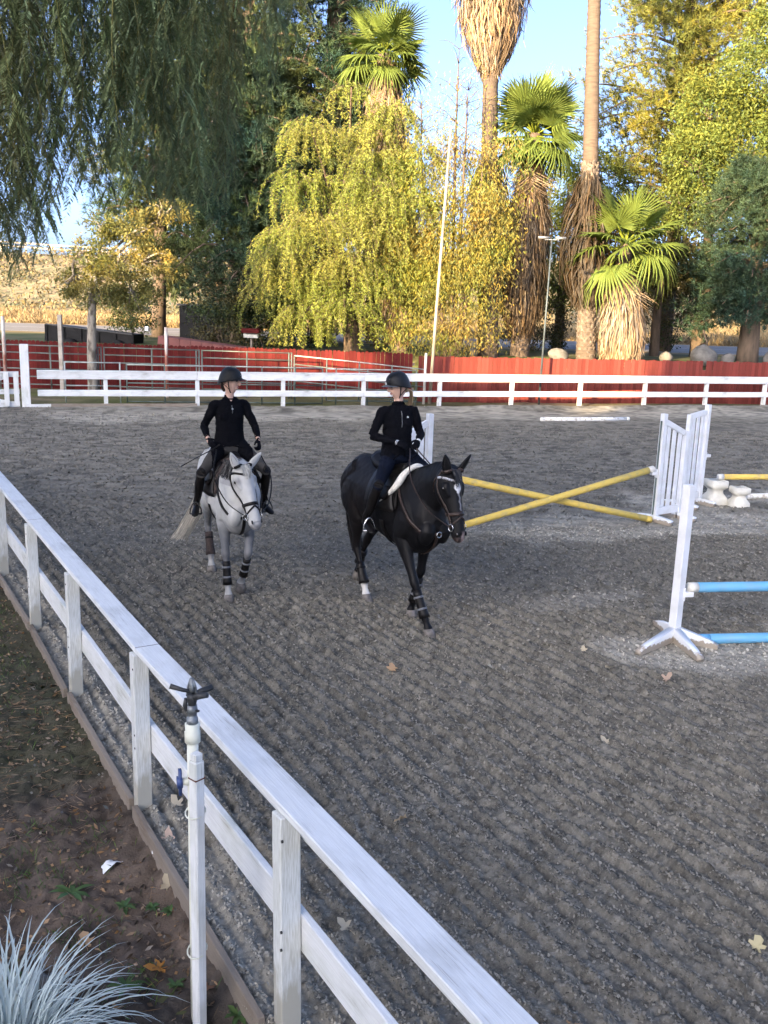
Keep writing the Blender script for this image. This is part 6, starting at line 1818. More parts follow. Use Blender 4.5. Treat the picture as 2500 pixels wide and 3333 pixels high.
# ------------------------------------------------------------------ riders
def rider(label, H, seat, pose, mats, hair_fn, helmet_fn):
    root = thing('person', label, 'person', tuple(H['root'].location), 'riders', H['root'].rotation_euler.z)
    B = Body()
    X, Z = np.array([1., 0, 0]), np.array([0, 0, 1.])
    ty = pose.get('torso_yaw', 0.0); F = np.array([math.cos(ty), math.sin(ty), 0]); Sd = np.array([-math.sin(ty), math.cos(ty), 0])
    st = np.array(seat, float); lean = np.array(pose.get('lean', (0, 0, 0)), float)
    k = .95
    up = lambda h: st + np.array([0, 0, h * k]) + lean * (h / .7)
    tor = [(0.0, .09, .13), (.05, .128, .185), (.12, .128, .190), (.19, .122, .182), (.27, .116, .170), (.36, .120, .170), (.45, .122, .172), (.53, .112, .178), (.59, .090, .172), (.635, .066, .135), (.665, .054, .078)]
    B.loft([(up(h), F, a * k, b * k) for h, a, b in tor], 'torso', 4, 24)
    for s in (-1, 1):   # chest
        B.loft([(up(.40) + F * .045 + Sd * s * .06, F, .03, .05), (up(.455) + F * .066 + Sd * s * .062, F, .052, .075), (up(.52) + F * .045 + Sd * s * .060, F, .03, .05)], 'torso', 4, 12)
    hy, hp = pose['head_yaw'], pose['head_pitch']
    hf = np.array([math.cos(hy) * math.cos(hp), math.sin(hy) * math.cos(hp), -math.sin(hp)])
    hs = np.array([-math.sin(hy), math.cos(hy), 0]); hu = np.cross(hf, hs)
    hf, hs, hu = hf * 1.07, hs * 1.07, hu * 1.07
    nb = up(.655); hc = up(.872) + hf * .014
    B.loft([(nb - F * .01, F, .056, .06), (up(.70), F, .050, .052), (up(.76) + hf * .004, hf, .049, .050), (hc - hu * .06 - hf * .01, hf, .05, .05)], 'neck', 3, 14)
    hd = [(-.118, .022, .020, .052), (-.105, .042, .036, .040), (-.075, .068, .052, .020), (-.035, .086, .064, .006), (.01, .096, .071, 0), (.055, .098, .075, -.004), (.092, .082, .064, -.006), (.115, .035, .03, -.006)]
    B.loft([(hc + hu * h + hf * o, hf, a * 1.07, b * 1.07) for h, a, b, o in hd], 'head', 4, 20)
    B.loft([(hc + hf * .088 + hu * .022, hf, .010, .009), (hc + hf * .101 + hu * -.005, hf, .013, .011), (hc + hf * .112 - hu * .022, hf, .015, .014), (hc + hf * .092 - hu * .036, hf, .008, .010)], 'head', 3, 10)
    B.loft([(hc + hf * .082 - hu * .050, hf, .010, .018), (hc + hf * .084 - hu * .064, hf, .011, .020), (hc + hf * .076 - hu * .076, hf, .008, .014)], 'head', 3, 10)
    for s in (-1, 1):
        B.loft([(hc + hs * s * .072 - hu * .035 - hf * .005, hf, .010, .007), (hc + hs * s * .078 - hu * .008 - hf * .012, hf, .018, .009), (hc + hs * s * .077 + hu * .018 - hf * .014, hf, .012, .007)], 'head', 3, 8)
    sh = up(.590)
    for s, key in ((-1, 'R'), (1, 'L')):
        S0 = sh + Sd * s * .178 * k
        e, w, pn = [np.array(q, float) for q in pose['arm' + key]]
        B.loft([(sh + Sd * s * .09, F, .055, .05), (S0 + Sd * s * .008, F, .058, .052), (S0 * .7 + e * .3, F, .058, .052), (S0 * .35 + e * .65, F, .052, .048), (e, F, .047, .044)], 'arm', 4, 14)
        cut = pose.get('sleeve', 1.0)
        fa_ = [(0, .047, .045), (.22, .048, .043), (.5, .041, .038), (.8, .028, .026), (1.0, .025, .023)]
        B.loft([(e + (w - e) * f, Z, a, b) for f, a, b in fa_ if f <= .8], 'arm', 3, 12)
        B.loft([(e + (w - e) * f, Z, a * .97, b * .97) for f, a, b in ((.72, .030, .028), (.85, .0275, .025), (1.0, .025, .023), (1.08, .026, .024))], 'wrist' if cut < 1 else 'arm', 3, 12)
        # hand: palm, four fingers of unequal length, thumb, closed as on a rein
        d = unit(np.array(pn) - w); nrm = unit(np.array(pose['palm' + key], float)); nrm = unit(nrm - d * (nrm @ d)); ac = np.cross(d, nrm)
        B.loft([(w - d * .01, nrm, .020, .025), (w + d * .025, nrm, .019, .036), (w + d * .06, nrm, .018, .041), (w + d * .088, nrm, .015, .038)], 'hand', 3, 12)
        for i, (o, L) in enumerate(((-.030, .070), (-.010, .080), (.010, .075), (.029, .058))):
            q0 = w + d * .078 + ac * o
            q1 = q0 + d * L * .42 + nrm * L * .12; q2 = q1 + (d * .25 + nrm * .95) * L * .42; q3 = q2 + (nrm * .55 - d * .85) * L * .36
            B.loft([(q0, ac, .0105, .0105), (q1, ac, .0102, .0102), (q2, ac, .0095, .0095), (q3, ac, .0080, .0080)], 'hand', 3, 8)
        tside = -1.0 if (ac @ Z) < 0 else 1.0
        ta = ac * tside
        q0 = w + d * .020 + ta * .026 + nrm * .006; q1 = q0 + d * .035 + ta * .020 + nrm * .018; q2 = q1 + d * .030 + nrm * .016 - ta * .004
        B.loft([(q0, nrm, .0135, .0135), (q1, nrm, .012, .012), (q2, nrm, .0095, .0095)], 'hand', 3, 8)
    for s, key, ft in ((-1, 'R', pose['feet'][0]), (1, 'L', pose['feet'][1])):
        kn = np.array(pose['knee' + key], float); an, toe = np.array(ft[0]), np.array(ft[1])
        hip = st + np.array([.02, s * .095, .085])
        B.loft([(hip + np.array([-.03, 0, .03]), Z, .095, .085), (hip * .75 + kn * .25, Z, .092, .080), (hip * .45 + kn * .55, Z, .078, .068), (hip * .15 + kn * .85, Z, .063, .057), (kn, Z, .058, .055)], 'thigh', 4, 16)
        B.loft([(kn + unit(kn - an) * .02, X, .056, .053), (kn * .88 + an * .12, X, .055, .051), (kn * .66 + an * .34 - X * .012, X, .058, .052), (kn * .35 + an * .65, X, .047, .043), (an + np.array([0, 0, .05]), X, .041, .038), (an, X, .044, .037)], 'boot', 4, 16)
        fd = unit((toe - an)); fu_ = unit(Z - fd * (Z @ fd))
        B.loft([(an - fd * .05 - fu_ * .030, fu_, .030, .030), (an - fu_ * .022, fu_, .042, .036), (an * .5 + toe * .5 - fu_ * .012, fu_, .034, .040), (toe - fu_ * .010, fu_, .026, .044), (toe + fd * .05 - fu_ * .012, fu_, .020, .036), (toe + fd * .075 - fu_ * .014, fu_, .010, .018)], 'boot', 4, 14)
    me = B.skin(0.0062, 2, 0.45)
    tg, c = B.face_tags(me)
    V = verts_of(me); nv = np.empty(len(V) * 3, np.float32); me.vertices.foreach_get('normal', nv); nv = nv.reshape(-1, 3)
    cloth = np.zeros(len(V)); lv = np.empty(len(me.loops), np.int32); me.loops.foreach_get('vertex_index', lv)
    pl = np.empty(len(me.polygons), np.int32); me.polygons.foreach_get('loop_total', pl)
    cm = np.repeat(np.isin(tg, ['torso', 'arm', 'thigh']), pl); cloth[lv[cm]] = 1.0
    q = V[:, 2] * 20 + 6 * vnoise(V[:, 0] * 9 + V[:, 1] * 9, V[:, 2] * 9, 221)
    fold = np.abs(2 * vnoise(V[:, 1] * 7 + V[:, 0] * 5, q * .55, 222) - 1) * .011 + (vnoise(V[:, 0] * 40 + V[:, 1] * 30, V[:, 2] * 40, 223) - .5) * .004
    V = V + nv * (fold * cloth - .004 * cloth)[:, None]
    me.vertices.foreach_set('co', V.astype(np.float32).ravel())
    order = ['skin', 'top', 'legs', 'boots', 'gloves', 'patch']
    mi = np.zeros(len(tg), np.int32)
    waist = up(.115)[2]
    mi[(tg == 'torso') | (tg == 'arm')] = 1
    mi[(tg == 'torso') & (c[:, 2] < waist)] = 2
    mi[tg == 'thigh'] = 2
    mi[(tg == 'thigh') & (c[:, 2] > waist)] = 1
    mi[tg == 'boot'] = 3
    mi[tg == 'hand'] = 4
    nk = tg == 'neck'
    mi[nk] = 0
    vneck = (c - up(0)) @ F * .9
    mi[nk & (c[:, 2] + .0 * vneck < up(pose.get('collar', .69))[2])] = 1
    if pose.get('sleeve', 1) < 1: mi[((tg == 'torso') | nk) & (c[:, 2] > up(.632)[2]) & (((c - up(.632)) @ F) > .03) & (np.abs((c - up(.632)) @ Sd) < .6 * (c[:, 2] - up(.625)[2]))] = 0
    if mats.get('patch'):
        mi[(tg == 'thigh') & (np.abs(c[:, 1]) < .235) & (c[:, 2] < waist) & (c[:, 0] > .06)] = 5
    mi[(tg == 'head') & (c[:, 2] < -1)] = 0
    me.polygons.foreach_set('material_index', mi)
    for o_ in order: me.materials.append(mats.get(o_, mats['top']))
    for i, o_ in enumerate(order): pass
    kid('body', me, root)
    bv = bvh_of(me)
    # face: eyes, brows, mouth
    for s in (-1, 1):
        p = hc + hf * .085 + hs * s * .032 + hu * .012
        bm = bmesh.new(); bmesh.ops.create_icosphere(bm, subdivisions=2, radius=.013)
        for q in bm.verts: q.co = Vector(np.array(q.co) * [1, 1, .7]) + Vector(p)
        m2 = bpy.data.meshes.new('eye'); bm.to_mesh(m2); bm.free(); m2.materials.append(MT['eye']); kid('eye', m2, root)
        ktube('eyebrow', [hc + hf * .090 + hs * s * .018 + hu * .032, hc + hf * .090 + hs * s * .034 + hu * .037, hc + hf * .080 + hs * s * .048 + hu * .032], .006, MT['hair_brown'], root, 5)
    ktube('mouth', [hc + hf * .078 - hs * .022 - hu * .055, hc + hf * .094 - hu * .057, hc + hf * .078 + hs * .022 - hu * .055], [.003, .0085, .003], MT['lips'], root, 6)
    # helmet
    helm = bpy.data.objects.new('helmet', None); COL.objects.link(helm); helm.parent = root
    rows = []
    for th in np.linspace(0, 1, 9):
        a = th * math.pi / 2
        ring = []
        for ph in np.linspace(0, 2 * np.pi, 28, endpoint=False):
            low = .040 - .085 * (1 - math.cos(ph)) / 2
            r_f, r_s, r_u = .126, .102, .142
            zz = low + (r_u - low) * math.sin(a)
            cc = math.cos(a) ** .75
            ring.append(hc + hf * (r_f * math.cos(ph) * cc - .008) + hs * r_s * math.sin(ph) * cc + hu * zz)
        rows.append(ring)
    Vv = np.array(rows).reshape(-1, 3); nr = 28
    Q = [[i * nr + j, i * nr + (j + 1) % nr, i * nr + nr + (j + 1) % nr, i * nr + nr + j] for i in range(8) for j in range(nr)]
    sol = np_mesh('shell', Vv, Q, None, mats['helmet'], None, True)
    kid('shell', sol, helm)
    rim = [rows[0][j] for j in range(nr)] + [rows[0][0]]
    ktube('rim', rim, .007, MT['leather'], helm, 6)
    pk = []
    for u_ in np.linspace(0, 1, 4):
        for ph in np.linspace(-1.15, 1.15, 13):
            e = .050 * math.cos(ph * 1.25) * u_
            pk.append(hc + hf * ((.128 + e) * math.cos(ph) - .008 + .012 * u_ * math.cos(ph)) + hs * .104 * math.sin(ph) * (1 + .05 * u_) + hu * (.040 - .085 * (1 - math.cos(ph)) / 2 - .008 * u_))
    kid('peak', np_mesh('peak', pk, [[i * 13 + j, i * 13 + j + 1, i * 13 + 14 + j, i * 13 + 13 + j] for i in range(3) for j in range(12)], None, mats['peak'], None, True), helm)
    for s in (-1, 1):
        ktube('chin_strap', smooth_path([hc + hs * s * .098 + hf * .02 + hu * .0, hc + hs * s * .076 + hf * .022 - hu * .06, hc + hs * s * .045 + hf * .028 - hu * .112, hc + hf * .035 - hu * .127], 4), .0065, MT['leather'], helm, 6, .6)
        ktube('chin_strap', smooth_path([hc + hs * s * .095 - hf * .06 - hu * .02, hc + hs * s * .080 - hf * .01 - hu * .055, hc + hs * s * .066 + hf * .022 - hu * .085], 4), .0065, MT['leather'], helm, 6, .6)
    helmet_fn(helm, hc, hf, hs, hu)
    hair_fn(root, hc, hf, hs, hu, up)
    # clothing details: collar, zip, hem, cuffs
    ch = lambda h, side=0.0: (lambda r_: np.array(r_[0]) + np.array(r_[1]) * .004)(bv.find_nearest(Vector(up(h) + F * .16 + Sd * side)))
    pts = [ch(h) for h in np.linspace(pose['zip'][0], pose['zip'][1], 6)]
    ktube('zip', pts, .0045, mats['zip'], root, 5)
    for (h, sd_, w_) in pose['marks']:
        p = ch(h, sd_)
        g = Geo(); 
        for (ox, oz, sx, sz) in ((0, 0, w_, w_ * .35), (-w_ * .25, w_ * .5, w_ * .5, w_ * .35), (w_ * .3, w_ * .38, w_ * .35, w_ * .25)):
            q = p + Sd * ox + Z * oz
            g.add([q - Sd * sx / 2 - Z * sz / 2 + F * .004, q + Sd * sx / 2 - Z * sz / 2 + F * .004, q + Sd * sx / 2 + Z * sz / 2 + F * .004, q - Sd * sx / 2 + Z * sz / 2 + F * .004], [[0, 1, 2, 3]])
        o = g.obj('emblem', MT['white_cloth']); o.parent = root; o.matrix_parent_inverse = Matrix.Identity(4)
    cr = [np.array(bv.find_nearest(Vector(up(pose.get('collar', .69)) + (F * math.cos(a) + Sd * math.sin(a)) * .08))[0]) for a in np.linspace(0, 2 * np.pi, 17)]
    ktube('collar', cr, .009, mats['top'], root, 6)
    hm = [np.array(bv.find_nearest(Vector(up(.115) + (F * math.cos(a) + Sd * math.sin(a)) * .22))[0]) for a in np.linspace(0, 2 * np.pi, 29)]
    ktube('hem', hm, .009, mats['top'], root, 6)
    for key in ('R', 'L'):
        e, w, pn = [np.array(q, float) for q in pose['arm' + key]]
        d = unit(w - e); f = .80 if pose.get('sleeve', 1) < 1 else .97
        a = e + (w - e) * f
        ktube('cuff', [a - d * .008, a - d * .007, a + d * .007, a + d * .008], np.array([.026, .033, .032, .024]) * (1.0 if f < .9 else .95), mats['top'], root, 12)
        if pose.get('glove_trim'):
            for o2 in (.018, .032):
                a2 = w + d * (o2 - .012)
                ktube('glove_trim', [a2 - d * .003, a2 + d * .003], .0295, MT['white_cloth'], root, 12)
    return root, bv, hc
MT['hair_brown'] = mat('brown_hair', (0.035, 0.022, 0.015), (0.02, 0.013, 0.01), 0.5, 40)
MT['hair_blonde'] = mat('blonde_hair', (1, 1, 1), (0.8, 0.8, 0.8), 0.45, 40, attr=True)

def hair_low(root, hc, hf, hs, hu, up):
    B = Body()
    B.loft([(hc - hf * .070 - hu * .035, hs, .055, .035), (hc - hf * .075 - hu * .065, hs, .050, .032), (hc - hf * .066 - hu * .098, hs, .034, .026), (hc - hf * .06 - hu * .125, hs, .016, .014)], 'h', 4, 12)
    me = B.skin(.006, 2); me.materials.append(MT['hair_brown']); kid('hair', me, root)
def hair_tail(root, hc, hf, hs, hu, up):
    rng = np.random.default_rng(4)
    base = hc - hf * .088 - hu * .055
    end = up(.44) + np.array([-.08, .17, 0])
    path = smooth_path([base, base - hf * .05 - hu * .05, base * .45 + end * .55 + np.array([-.06, .06, 0.0]), end + np.array([-.02, .02, .05]), end], 5)
    def pth(r, rng, i):
        a = rng.uniform(0, 6.28); k = rng.uniform(.2, 1); f = np.linspace(0, rng.uniform(.7, 1), 12)
        P = np.stack([np.interp(f, np.linspace(0, 1, len(path)), path[:, q]) for q in range(3)], 1)
        w = np.interp(f, [0, .1, .5, 1], [.012, .03, .036, .02])[:, None] * k
        return P + w * (math.cos(a) * hs + math.sin(a) * np.array([0.6, 0, .4])) + .008 * np.sin(f * 16 + a)[:, None] * hs
    o = hair_mesh([np.zeros(3)] * 240, pth, .004, lambda r, g: np.array([.50, .38, .25]) * g.uniform(.6, 1.35), rng).obj('ponytail', MT['hair_blonde']); o.parent = root; o.matrix_parent_inverse = Matrix.Identity(4); o['kind'] = 'stuff'
    B = Body()
    B.loft([(hc - hf * .055 - hu * .02, hs, .070, .030), (hc - hf * .070 - hu * .055, hs, .060, .030), (hc - hf * .075 - hu * .080, hs, .035, .022)], 'h', 4, 12)
    me = B.skin(.006, 2); set_col(me, np.tile([.36, .26, .16], (len(me.vertices), 1))); me.materials.append(MT['hair_blonde']); kid('hair', me, root)
def helm_plain(helm, hc, hf, hs, hu):
    p = hc + hf * .093 + hu * .080; n = unit(hf * .8 + hu * .6); t_ = np.cross(n, hs)
    V = [p + n * .012 + hs * a * .021 + t_ * b * .021 for a, b in ((-.9, -.9), (.9, -.9), (1.0, .2), (0, 1.1), (-1.0, .2))]
    kid('badge', np_mesh('badge', V, None, [[0, 1, 2], [0, 2, 3], [0, 3, 4]], MT['strap_grey']), helm)
def helm_striped(helm, hc, hf, hs, hu):
    for s in (-1, 1):
        ktube('vent_strip', smooth_path([hc + hs * s * .030 + hf * .095 + hu * .088, hc + hs * s * .038 + hf * .04 + hu * .122, hc + hs * s * .036 - hf * .04 + hu * .118, hc + hs * s * .028 - hf * .09 + hu * .085], 4), .010, MT['helmet_grey'], helm, 6, .5)
    p = hc + hf * .116 + hu * .045
    V = [p + hf * .010 + hs * a * .016 + hu * b * .018 for a, b in ((-1, -1), (1, -1), (1, 1), (-1, 1))]
    kid('badge', np_mesh('badge', V, [[0, 1, 2, 3]], None, MT['white_cloth']), helm)

wr, wbv, whc = rider('rider in black jumper and grey breeches on the grey horse, looking aside', grey, (.02, 0, 1.585), dict(
    head_yaw=.95, head_pitch=.10, torso_yaw=.10, collar=.672, sleeve=.8,
    armR=((-.06, -.275, 1.895), (.16, -.262, 1.765), (.30, -.215, 1.70)), armL=((.06, .285, 1.895), (.235, .285, 1.765), (.345, .285, 1.66)),
    palmR=(.1, .9, -.45), palmL=(-.35, -.85, -.4), kneeR=(.27, -.365, 1.405), kneeL=(.31, .365, 1.42), feet=W_FEET, zip=(.50, .63), marks=((.565, 0.0, .018),)),
    dict(skin=MT['skin'], top=MT['cloth_black'], legs=MT['breech_grey'], boots=MT['leather'], gloves=MT['cloth_black'], patch=MT['cloth_black'], helmet=MT['helmet'], peak=MT['helmet'], zip=MT['strap_grey']), hair_low, helm_plain)
br, bbv, bhc = rider('rider in black with a long blonde ponytail on the black horse, glancing down sideways', black, (.03, 0, 1.645), dict(
    head_yaw=-1.58, head_pitch=.22, torso_yaw=-.12, collar=.690, sleeve=1.0, glove_trim=True,
    armR=((-.03, -.275, 1.945), (.235, -.125, 1.905), (.335, -.045, 1.875)), armL=((.07, .265, 1.955), (.275, .115, 1.915), (.365, .035, 1.870)),
    palmR=(.1, .75, -.65), palmL=(.1, -.75, -.65), kneeR=(.33, -.375, 1.475), kneeL=(.35, .375, 1.475), feet=B_FEET, zip=(.42, .65), marks=((.545, .085, .022),)),
    dict(skin=MT['skin'], top=MT['cloth_black'], legs=MT['breech_navy'], boots=MT['leather'], gloves=MT['cloth_black'], helmet=MT['helmet'], peak=mat('clear_peak', (0.10, 0.11, 0.12), None, 0.2), zip=MT['strap_grey']), hair_tail, helm_striped)
reins(grey, ((.33, -.20, 1.685), (.365, .275, 1.64)), MT['leather'], .10); reins(black, ((.36, -.03, 1.86), (.39, .03, 1.86)), MT['leather_br'], .10)
wh = thing('riding_whip', 'short black riding whip held beside the grey horse', 'whip', tuple(grey['root'].location), None, grey['root'].rotation_euler.z)
ktube('shaft', [(.36, -.17, 1.74), (.28, -.23, 1.68), (.10, -.44, 1.53)], [.007, .006, .005], MT['leather'], wh, 6)
ktube('flap', [(.11, -.43, 1.535), (.04, -.50, 1.48), (.0, -.54, 1.45)], [.006, .018, .014], MT['leather'], wh, 8, .4)
# ------------------------------------------------------------------ sprinkler riser beside the near fence
sp0 = Vector((-0.80, 3.77, -0.17))
t = thing('sprinkler', 'impact sprinkler on a white riser post beside the near fence', 'sprinkler', sp0)
post('stake', sp0, 1.42, 0.052, MT['white_wood'], t, fa + 0.35, None, (0.0, 0.0), 0.006)
bar('stake_cap', sp0 + Vector((0, 0, 1.42)), sp0 + Vector((0, 0, 1.455)), 0.041, 0.041, MT['white_wood'], t, up=(math.cos(fa + .35), math.sin(fa + .35), 0))
MT['rust'] = mat('rust', (0.12, 0.045, 0.03), None, 0.9)
bar('band', sp0 + Vector((0, 0, 1.33)), sp0 + Vector((0, 0, 1.337)), 0.0535, 0.0535, MT['rust'], t, 0, up=(math.cos(fa + .35), math.sin(fa + .35), 0))
MT['pvc'] = mat('pvc', (0.66, 0.66, 0.57), (0.56, 0.57, 0.48), 0.4, 6)
px_, py_ = sp0.x - 0.028, sp0.y + 0.055
tube_obj('riser_pipe', [(px_, py_, -0.2), (px_, py_, 0.6), (px_, py_, 1.34)], 0.026, MT['pvc'], t, 14)
tube_obj('coupling', [(px_, py_, 1.31), (px_, py_, 1.312), (px_, py_, 1.36), (px_, py_, 1.365), (px_, py_, 1.40), (px_, py_, 1.402)], [0.026, 0.036, 0.036, 0.032, 0.034, 0.026], MT['pvc'], t, 14)
MT['brass'] = mat('grey_sprinkler_metal', (0.13, 0.14, 0.15), (0.22, 0.24, 0.25), 0.45, 40, metal=0.5)
MT['sprk_black'] = mat('black_sprinkler_plastic', (0.02, 0.022, 0.024), (0.035, 0.036, 0.038), 0.45, 40)
tube_obj('nipple', [(px_, py_, 1.39), (px_, py_, 1.43), (px_, py_, 1.431), (px_, py_, 1.455), (px_, py_, 1.456), (px_, py_, 1.49)], [0.026, 0.026, 0.021, 0.021, 0.027, 0.022], MT['brass'], t, 10)
top = Vector((px_, py_, 1.485)); K = 0.78
hd = tube_obj('head', [top, top + Vector((0, 0, .03)) * K, top + Vector((0, 0, .05)) * K, top + Vector((0, 0, .075)) * K], [0.017, 0.022, 0.024, 0.018], MT['sprk_black'], t, 12)
tube_obj('nozzle', [top + Vector((0, 0, .05)) * K, top + Vector((.045, -.02, .07)) * K, top + Vector((.095, -.035, .085)) * K], [0.018, 0.015, 0.013], MT['sprk_black'], hd, 10)
tube_obj('nozzle', [top + Vector((0, 0, .055)) * K, top + Vector((.05, .03, .08)) * K, top + Vector((.11, .05, .098)) * K], [0.016, 0.014, 0.014], MT['sprk_black'], hd, 10)
tube_obj('impact_arm', [top + Vector((.01, 0, .085)) * K, top + Vector((-.05, -.01, .10)) * K, top + Vector((-.12, -.02, .125)) * K], [0.008, 0.010, 0.013], MT['sprk_black'], hd, 8)
for s in (-1, 1):
    tube_obj('bridge_leg', [top + Vector((s * .028, 0, .06)) * K, top + Vector((s * .02, 0, .12)) * K, top + Vector((s * .006, 0, .165)) * K], 0.0055, MT['brass'], hd, 6)
tube_obj('spring', [top + Vector((0, 0, .085)) * K, top + Vector((0, 0, .12)) * K, top + Vector((0, 0, .17)) * K], [0.014, 0.012, 0.007], MT['brass'], hd, 10)
tube_obj('trip_collar', [top + Vector((-.035, 0, .045)) * K, top + Vector((-.04, -.005, .0)) * K, top + Vector((-.03, -.01, -.03)) * K], [0.008, 0.010, 0.006], MT['sprk_black'], hd, 6)
bar('trip_pin', top + Vector((0, -.012, -.02)) * K, top + Vector((.045, -.02, -.022)) * K, 0.008, 0.008, MT['sprk_black'], hd, 0)
MT['valve_blue'] = mat('blue_valve', (0.03, 0.055, 0.16), (0.045, 0.075, 0.2), 0.4, 20)
vc = Vector((px_ - 0.055, py_ - 0.02, 1.12))
vb = tube_obj('valve_body', [(px_ - .045, py_ - 0.015, 1.12), (px_, py_, 1.12)], [0.016, 0.026], MT['pvc'], t, 10)
g = Geo()
for a, b, w in ((-0.062, 0.062, 0.013),):
    g.add(box_v(-0.007, 0.007, -w, w, a, b) , BOXQ)
g.add(box_v(-0.014, 0.010, -0.018, 0.018, -0.022, 0.022), BOXQ)
vm = g.mesh('valve_handle', MT['valve_blue'])
link('valve_handle', vm, t, Matrix.Translation(vc) @ Matrix.Rotation(0.35, 4, 'Z'))
for z in (0.98, 0.26):
    V, Q, T = tube([sp0 + Vector((0.02 * math.cos(a) * 2.2 - .014, 0.03 * math.sin(a) * 2.2 + .028, z - sp0.z)) for a in np.linspace(0, 6.0, 14)], 0.004, 5)
    link('tie', np_mesh('tie', V, Q, T, MT['pvc']), t)

# ------------------------------------------------------------------ silvery ornamental grass in the lower corner
MT['silver'] = leaf_mat('silver_grass', (0.50, 0.56, 0.58), (0.34, 0.43, 0.39), 0.2, 3.0, 0.45)
def blade_mesh(seed, L, bend, w):
    rng = np.random.default_rng(seed)
    n = 9
    u = np.linspace(0, 1, n)
    a0 = rng.uniform(1.05, 1.35)
    ang = a0 - bend * u ** 1.3
    x = np.concatenate([[0], np.cumsum(np.cos(ang[:-1]))]) * L / (n - 1); z = np.concatenate([[0], np.cumsum(np.sin(ang[:-1]))]) * L / (n - 1)
    y = rng.normal(0, 0.03) * u ** 2
    W = w * np.clip(np.minimum(0.6 + 2 * u, 1) * (1 - u ** 3), 0.03, 1)
    V = []
    for i in range(n): V += [(x[i], y[i] - W[i], z[i] + W[i] * .35), (x[i], y[i], z[i]), (x[i], y[i] + W[i], z[i] + W[i] * .35)]
    Q = [[3 * i + k, 3 * i + k + 1, 3 * i + k + 4, 3 * i + k + 3] for i in range(n - 1) for k in (0, 1)]
    c = np.repeat(np.stack([0.75 + 0.35 * u, 0.8 + 0.3 * u, 0.72 + 0.38 * u], 1), 3, 0)
    return np_mesh('blade', V, Q, None, MT['silver'], c, True)
BL = [blade_mesh(i, L, b, w) for i, (L, b, w) in enumerate(((0.62, 1.7, .0052), (0.70, 2.0, .0058), (0.55, 1.5, .0052), (0.66, 2.3, .005), (0.48, 1.2, .0045), (0.74, 1.8, .006), (0.58, 2.1, .0055), (0.5, 1.6, .0045)))]
sgc = Vector((-1.60, 3.50, -0.18))
sgr = thing('ornamental_grass', 'clump of silvery arching ornamental grass in the lower corner', 'grass clump', sgc)
rng = np.random.default_rng(3)
for i in range(290):
    r = 0.16 * math.sqrt(rng.uniform()); a = rng.uniform(0, 6.28)
    az = a + rng.normal(0, 0.7)
    m = Matrix.Translation(sgc + Vector((r * math.cos(a), r * math.sin(a), 0))) @ Matrix.Rotation(az, 4, 'Z') @ Matrix.Rotation(rng.normal(-0.05, 0.22), 4, 'Y') @ Matrix.Scale(rng.uniform(0.8, 1.25), 4)
    link('blade', BL[rng.integers(0, len(BL))], sgr, m)
g = Geo()
n = 420
a = rng.uniform(0, 6.28, n); r = 0.22 * np.sqrt(rng.uniform(size=n))
P = np.stack([sgc.x + r * np.cos(a), sgc.y + r * np.sin(a), np.full(n, sgc.z)], 1)
add_leaves(g, P, np.stack([np.cos(a), np.sin(a), np.full(n, 1.1)], 1) + rng.normal(0, .4, (n, 3)), rng.uniform(.2, .45, n), 0.009, tints(n, .5, .95, .1, rng), rng, .1)
g.obj('inner_blades', MT['silver'], sgr, False, 'stuff')

# ------------------------------------------------------------------ litter, weeds, needles on the soil
MT['straw'] = leaf_mat('straw_litter', (0.23, 0.16, 0.10), (0.14, 0.095, 0.06), 0.1, 8.0)
MT['lf_grass'] = leaf_mat('lawn_grass', (0.050, 0.095, 0.026), (0.075, 0.115, 0.030), 0.3, 4.0)
MT['lf_weed'] = leaf_mat('weed_leaf', (0.070, 0.125, 0.045), (0.085, 0.135, 0.05), 0.3, 6.0)
def soil_pt(x, y): return float(soil_z(np.array([x]), np.array([y]))[0])
def soil_ok(x, y): return fence_side(x, y) < -0.14
rng = np.random.default_rng(8)
g = Geo()
n = 16000
x = rng.uniform(-5.2, 0.3, n); y = rng.uniform(2.6, 10.5, n)
dens = vnoise(x * 0.9, y * 0.9, 81)
k = (fence_side(x, y) < -0.13) & (rng.uniform(size=n) < 0.25 + 1.2 * sstep(.4, .75, dens)); x, y = x[k], y[k]; n = len(x)
D = rdir(n, rng) * [1, 1, .12]
clus = rng.uniform(0, 6.28, 60); ci = (np.floor(x * 2.2) * 7 + np.floor(y * 2.2) * 13).astype(int) % 60
D[:, 0] += 0.8 * np.cos(clus[ci]); D[:, 1] += 0.8 * np.sin(clus[ci])
add_leaves(g, np.stack([x, y, soil_z(x, y) + rng.uniform(.004, .018, n)], 1), D, rng.uniform(.04, .17, n), 0.0042, tints(n, .5, 1.6, .12, rng), rng)
o = g.obj('straw_litter', MT['straw']); tag(o, 'dead grass and needle litter strewn over the dark soil', None, None, 'stuff')
g = Geo()
n = 60000
x = rng.uniform(-5.5, 0.3, n); y = rng.uniform(2.4, 11, n)
blob = np.zeros(n)
for cx, cy, r in ((-1.95, 5.05, .42), (-2.25, 4.75, .35), (-3.55, 7.7, .45), (-3.2, 6.9, .35), (-4.3, 8.9, .6), (-1.55, 4.35, .25), (-1.2, 4.0, .22), (-3.9, 8.2, .45)):
    blob = np.maximum(blob, 1 - sstep(.5, 1.15, np.hypot(x - cx, y - cy) / r))
k = (fence_side(x, y) < -0.13) & (rng.uniform(size=n) < 0.035 + 0.95 * blob * vnoise(x * 7, y * 7, 82)); x, y = x[k], y[k]; n = len(x)
add_leaves(g, np.stack([x, y, soil_z(x, y) - .004], 1), rdir(n, rng) * [1, 1, .3] * .8 + [0, 0, .9], rng.uniform(.03, .10, n), 0.006, tints(n, .7, 1.5, .15, rng), rng, .1)
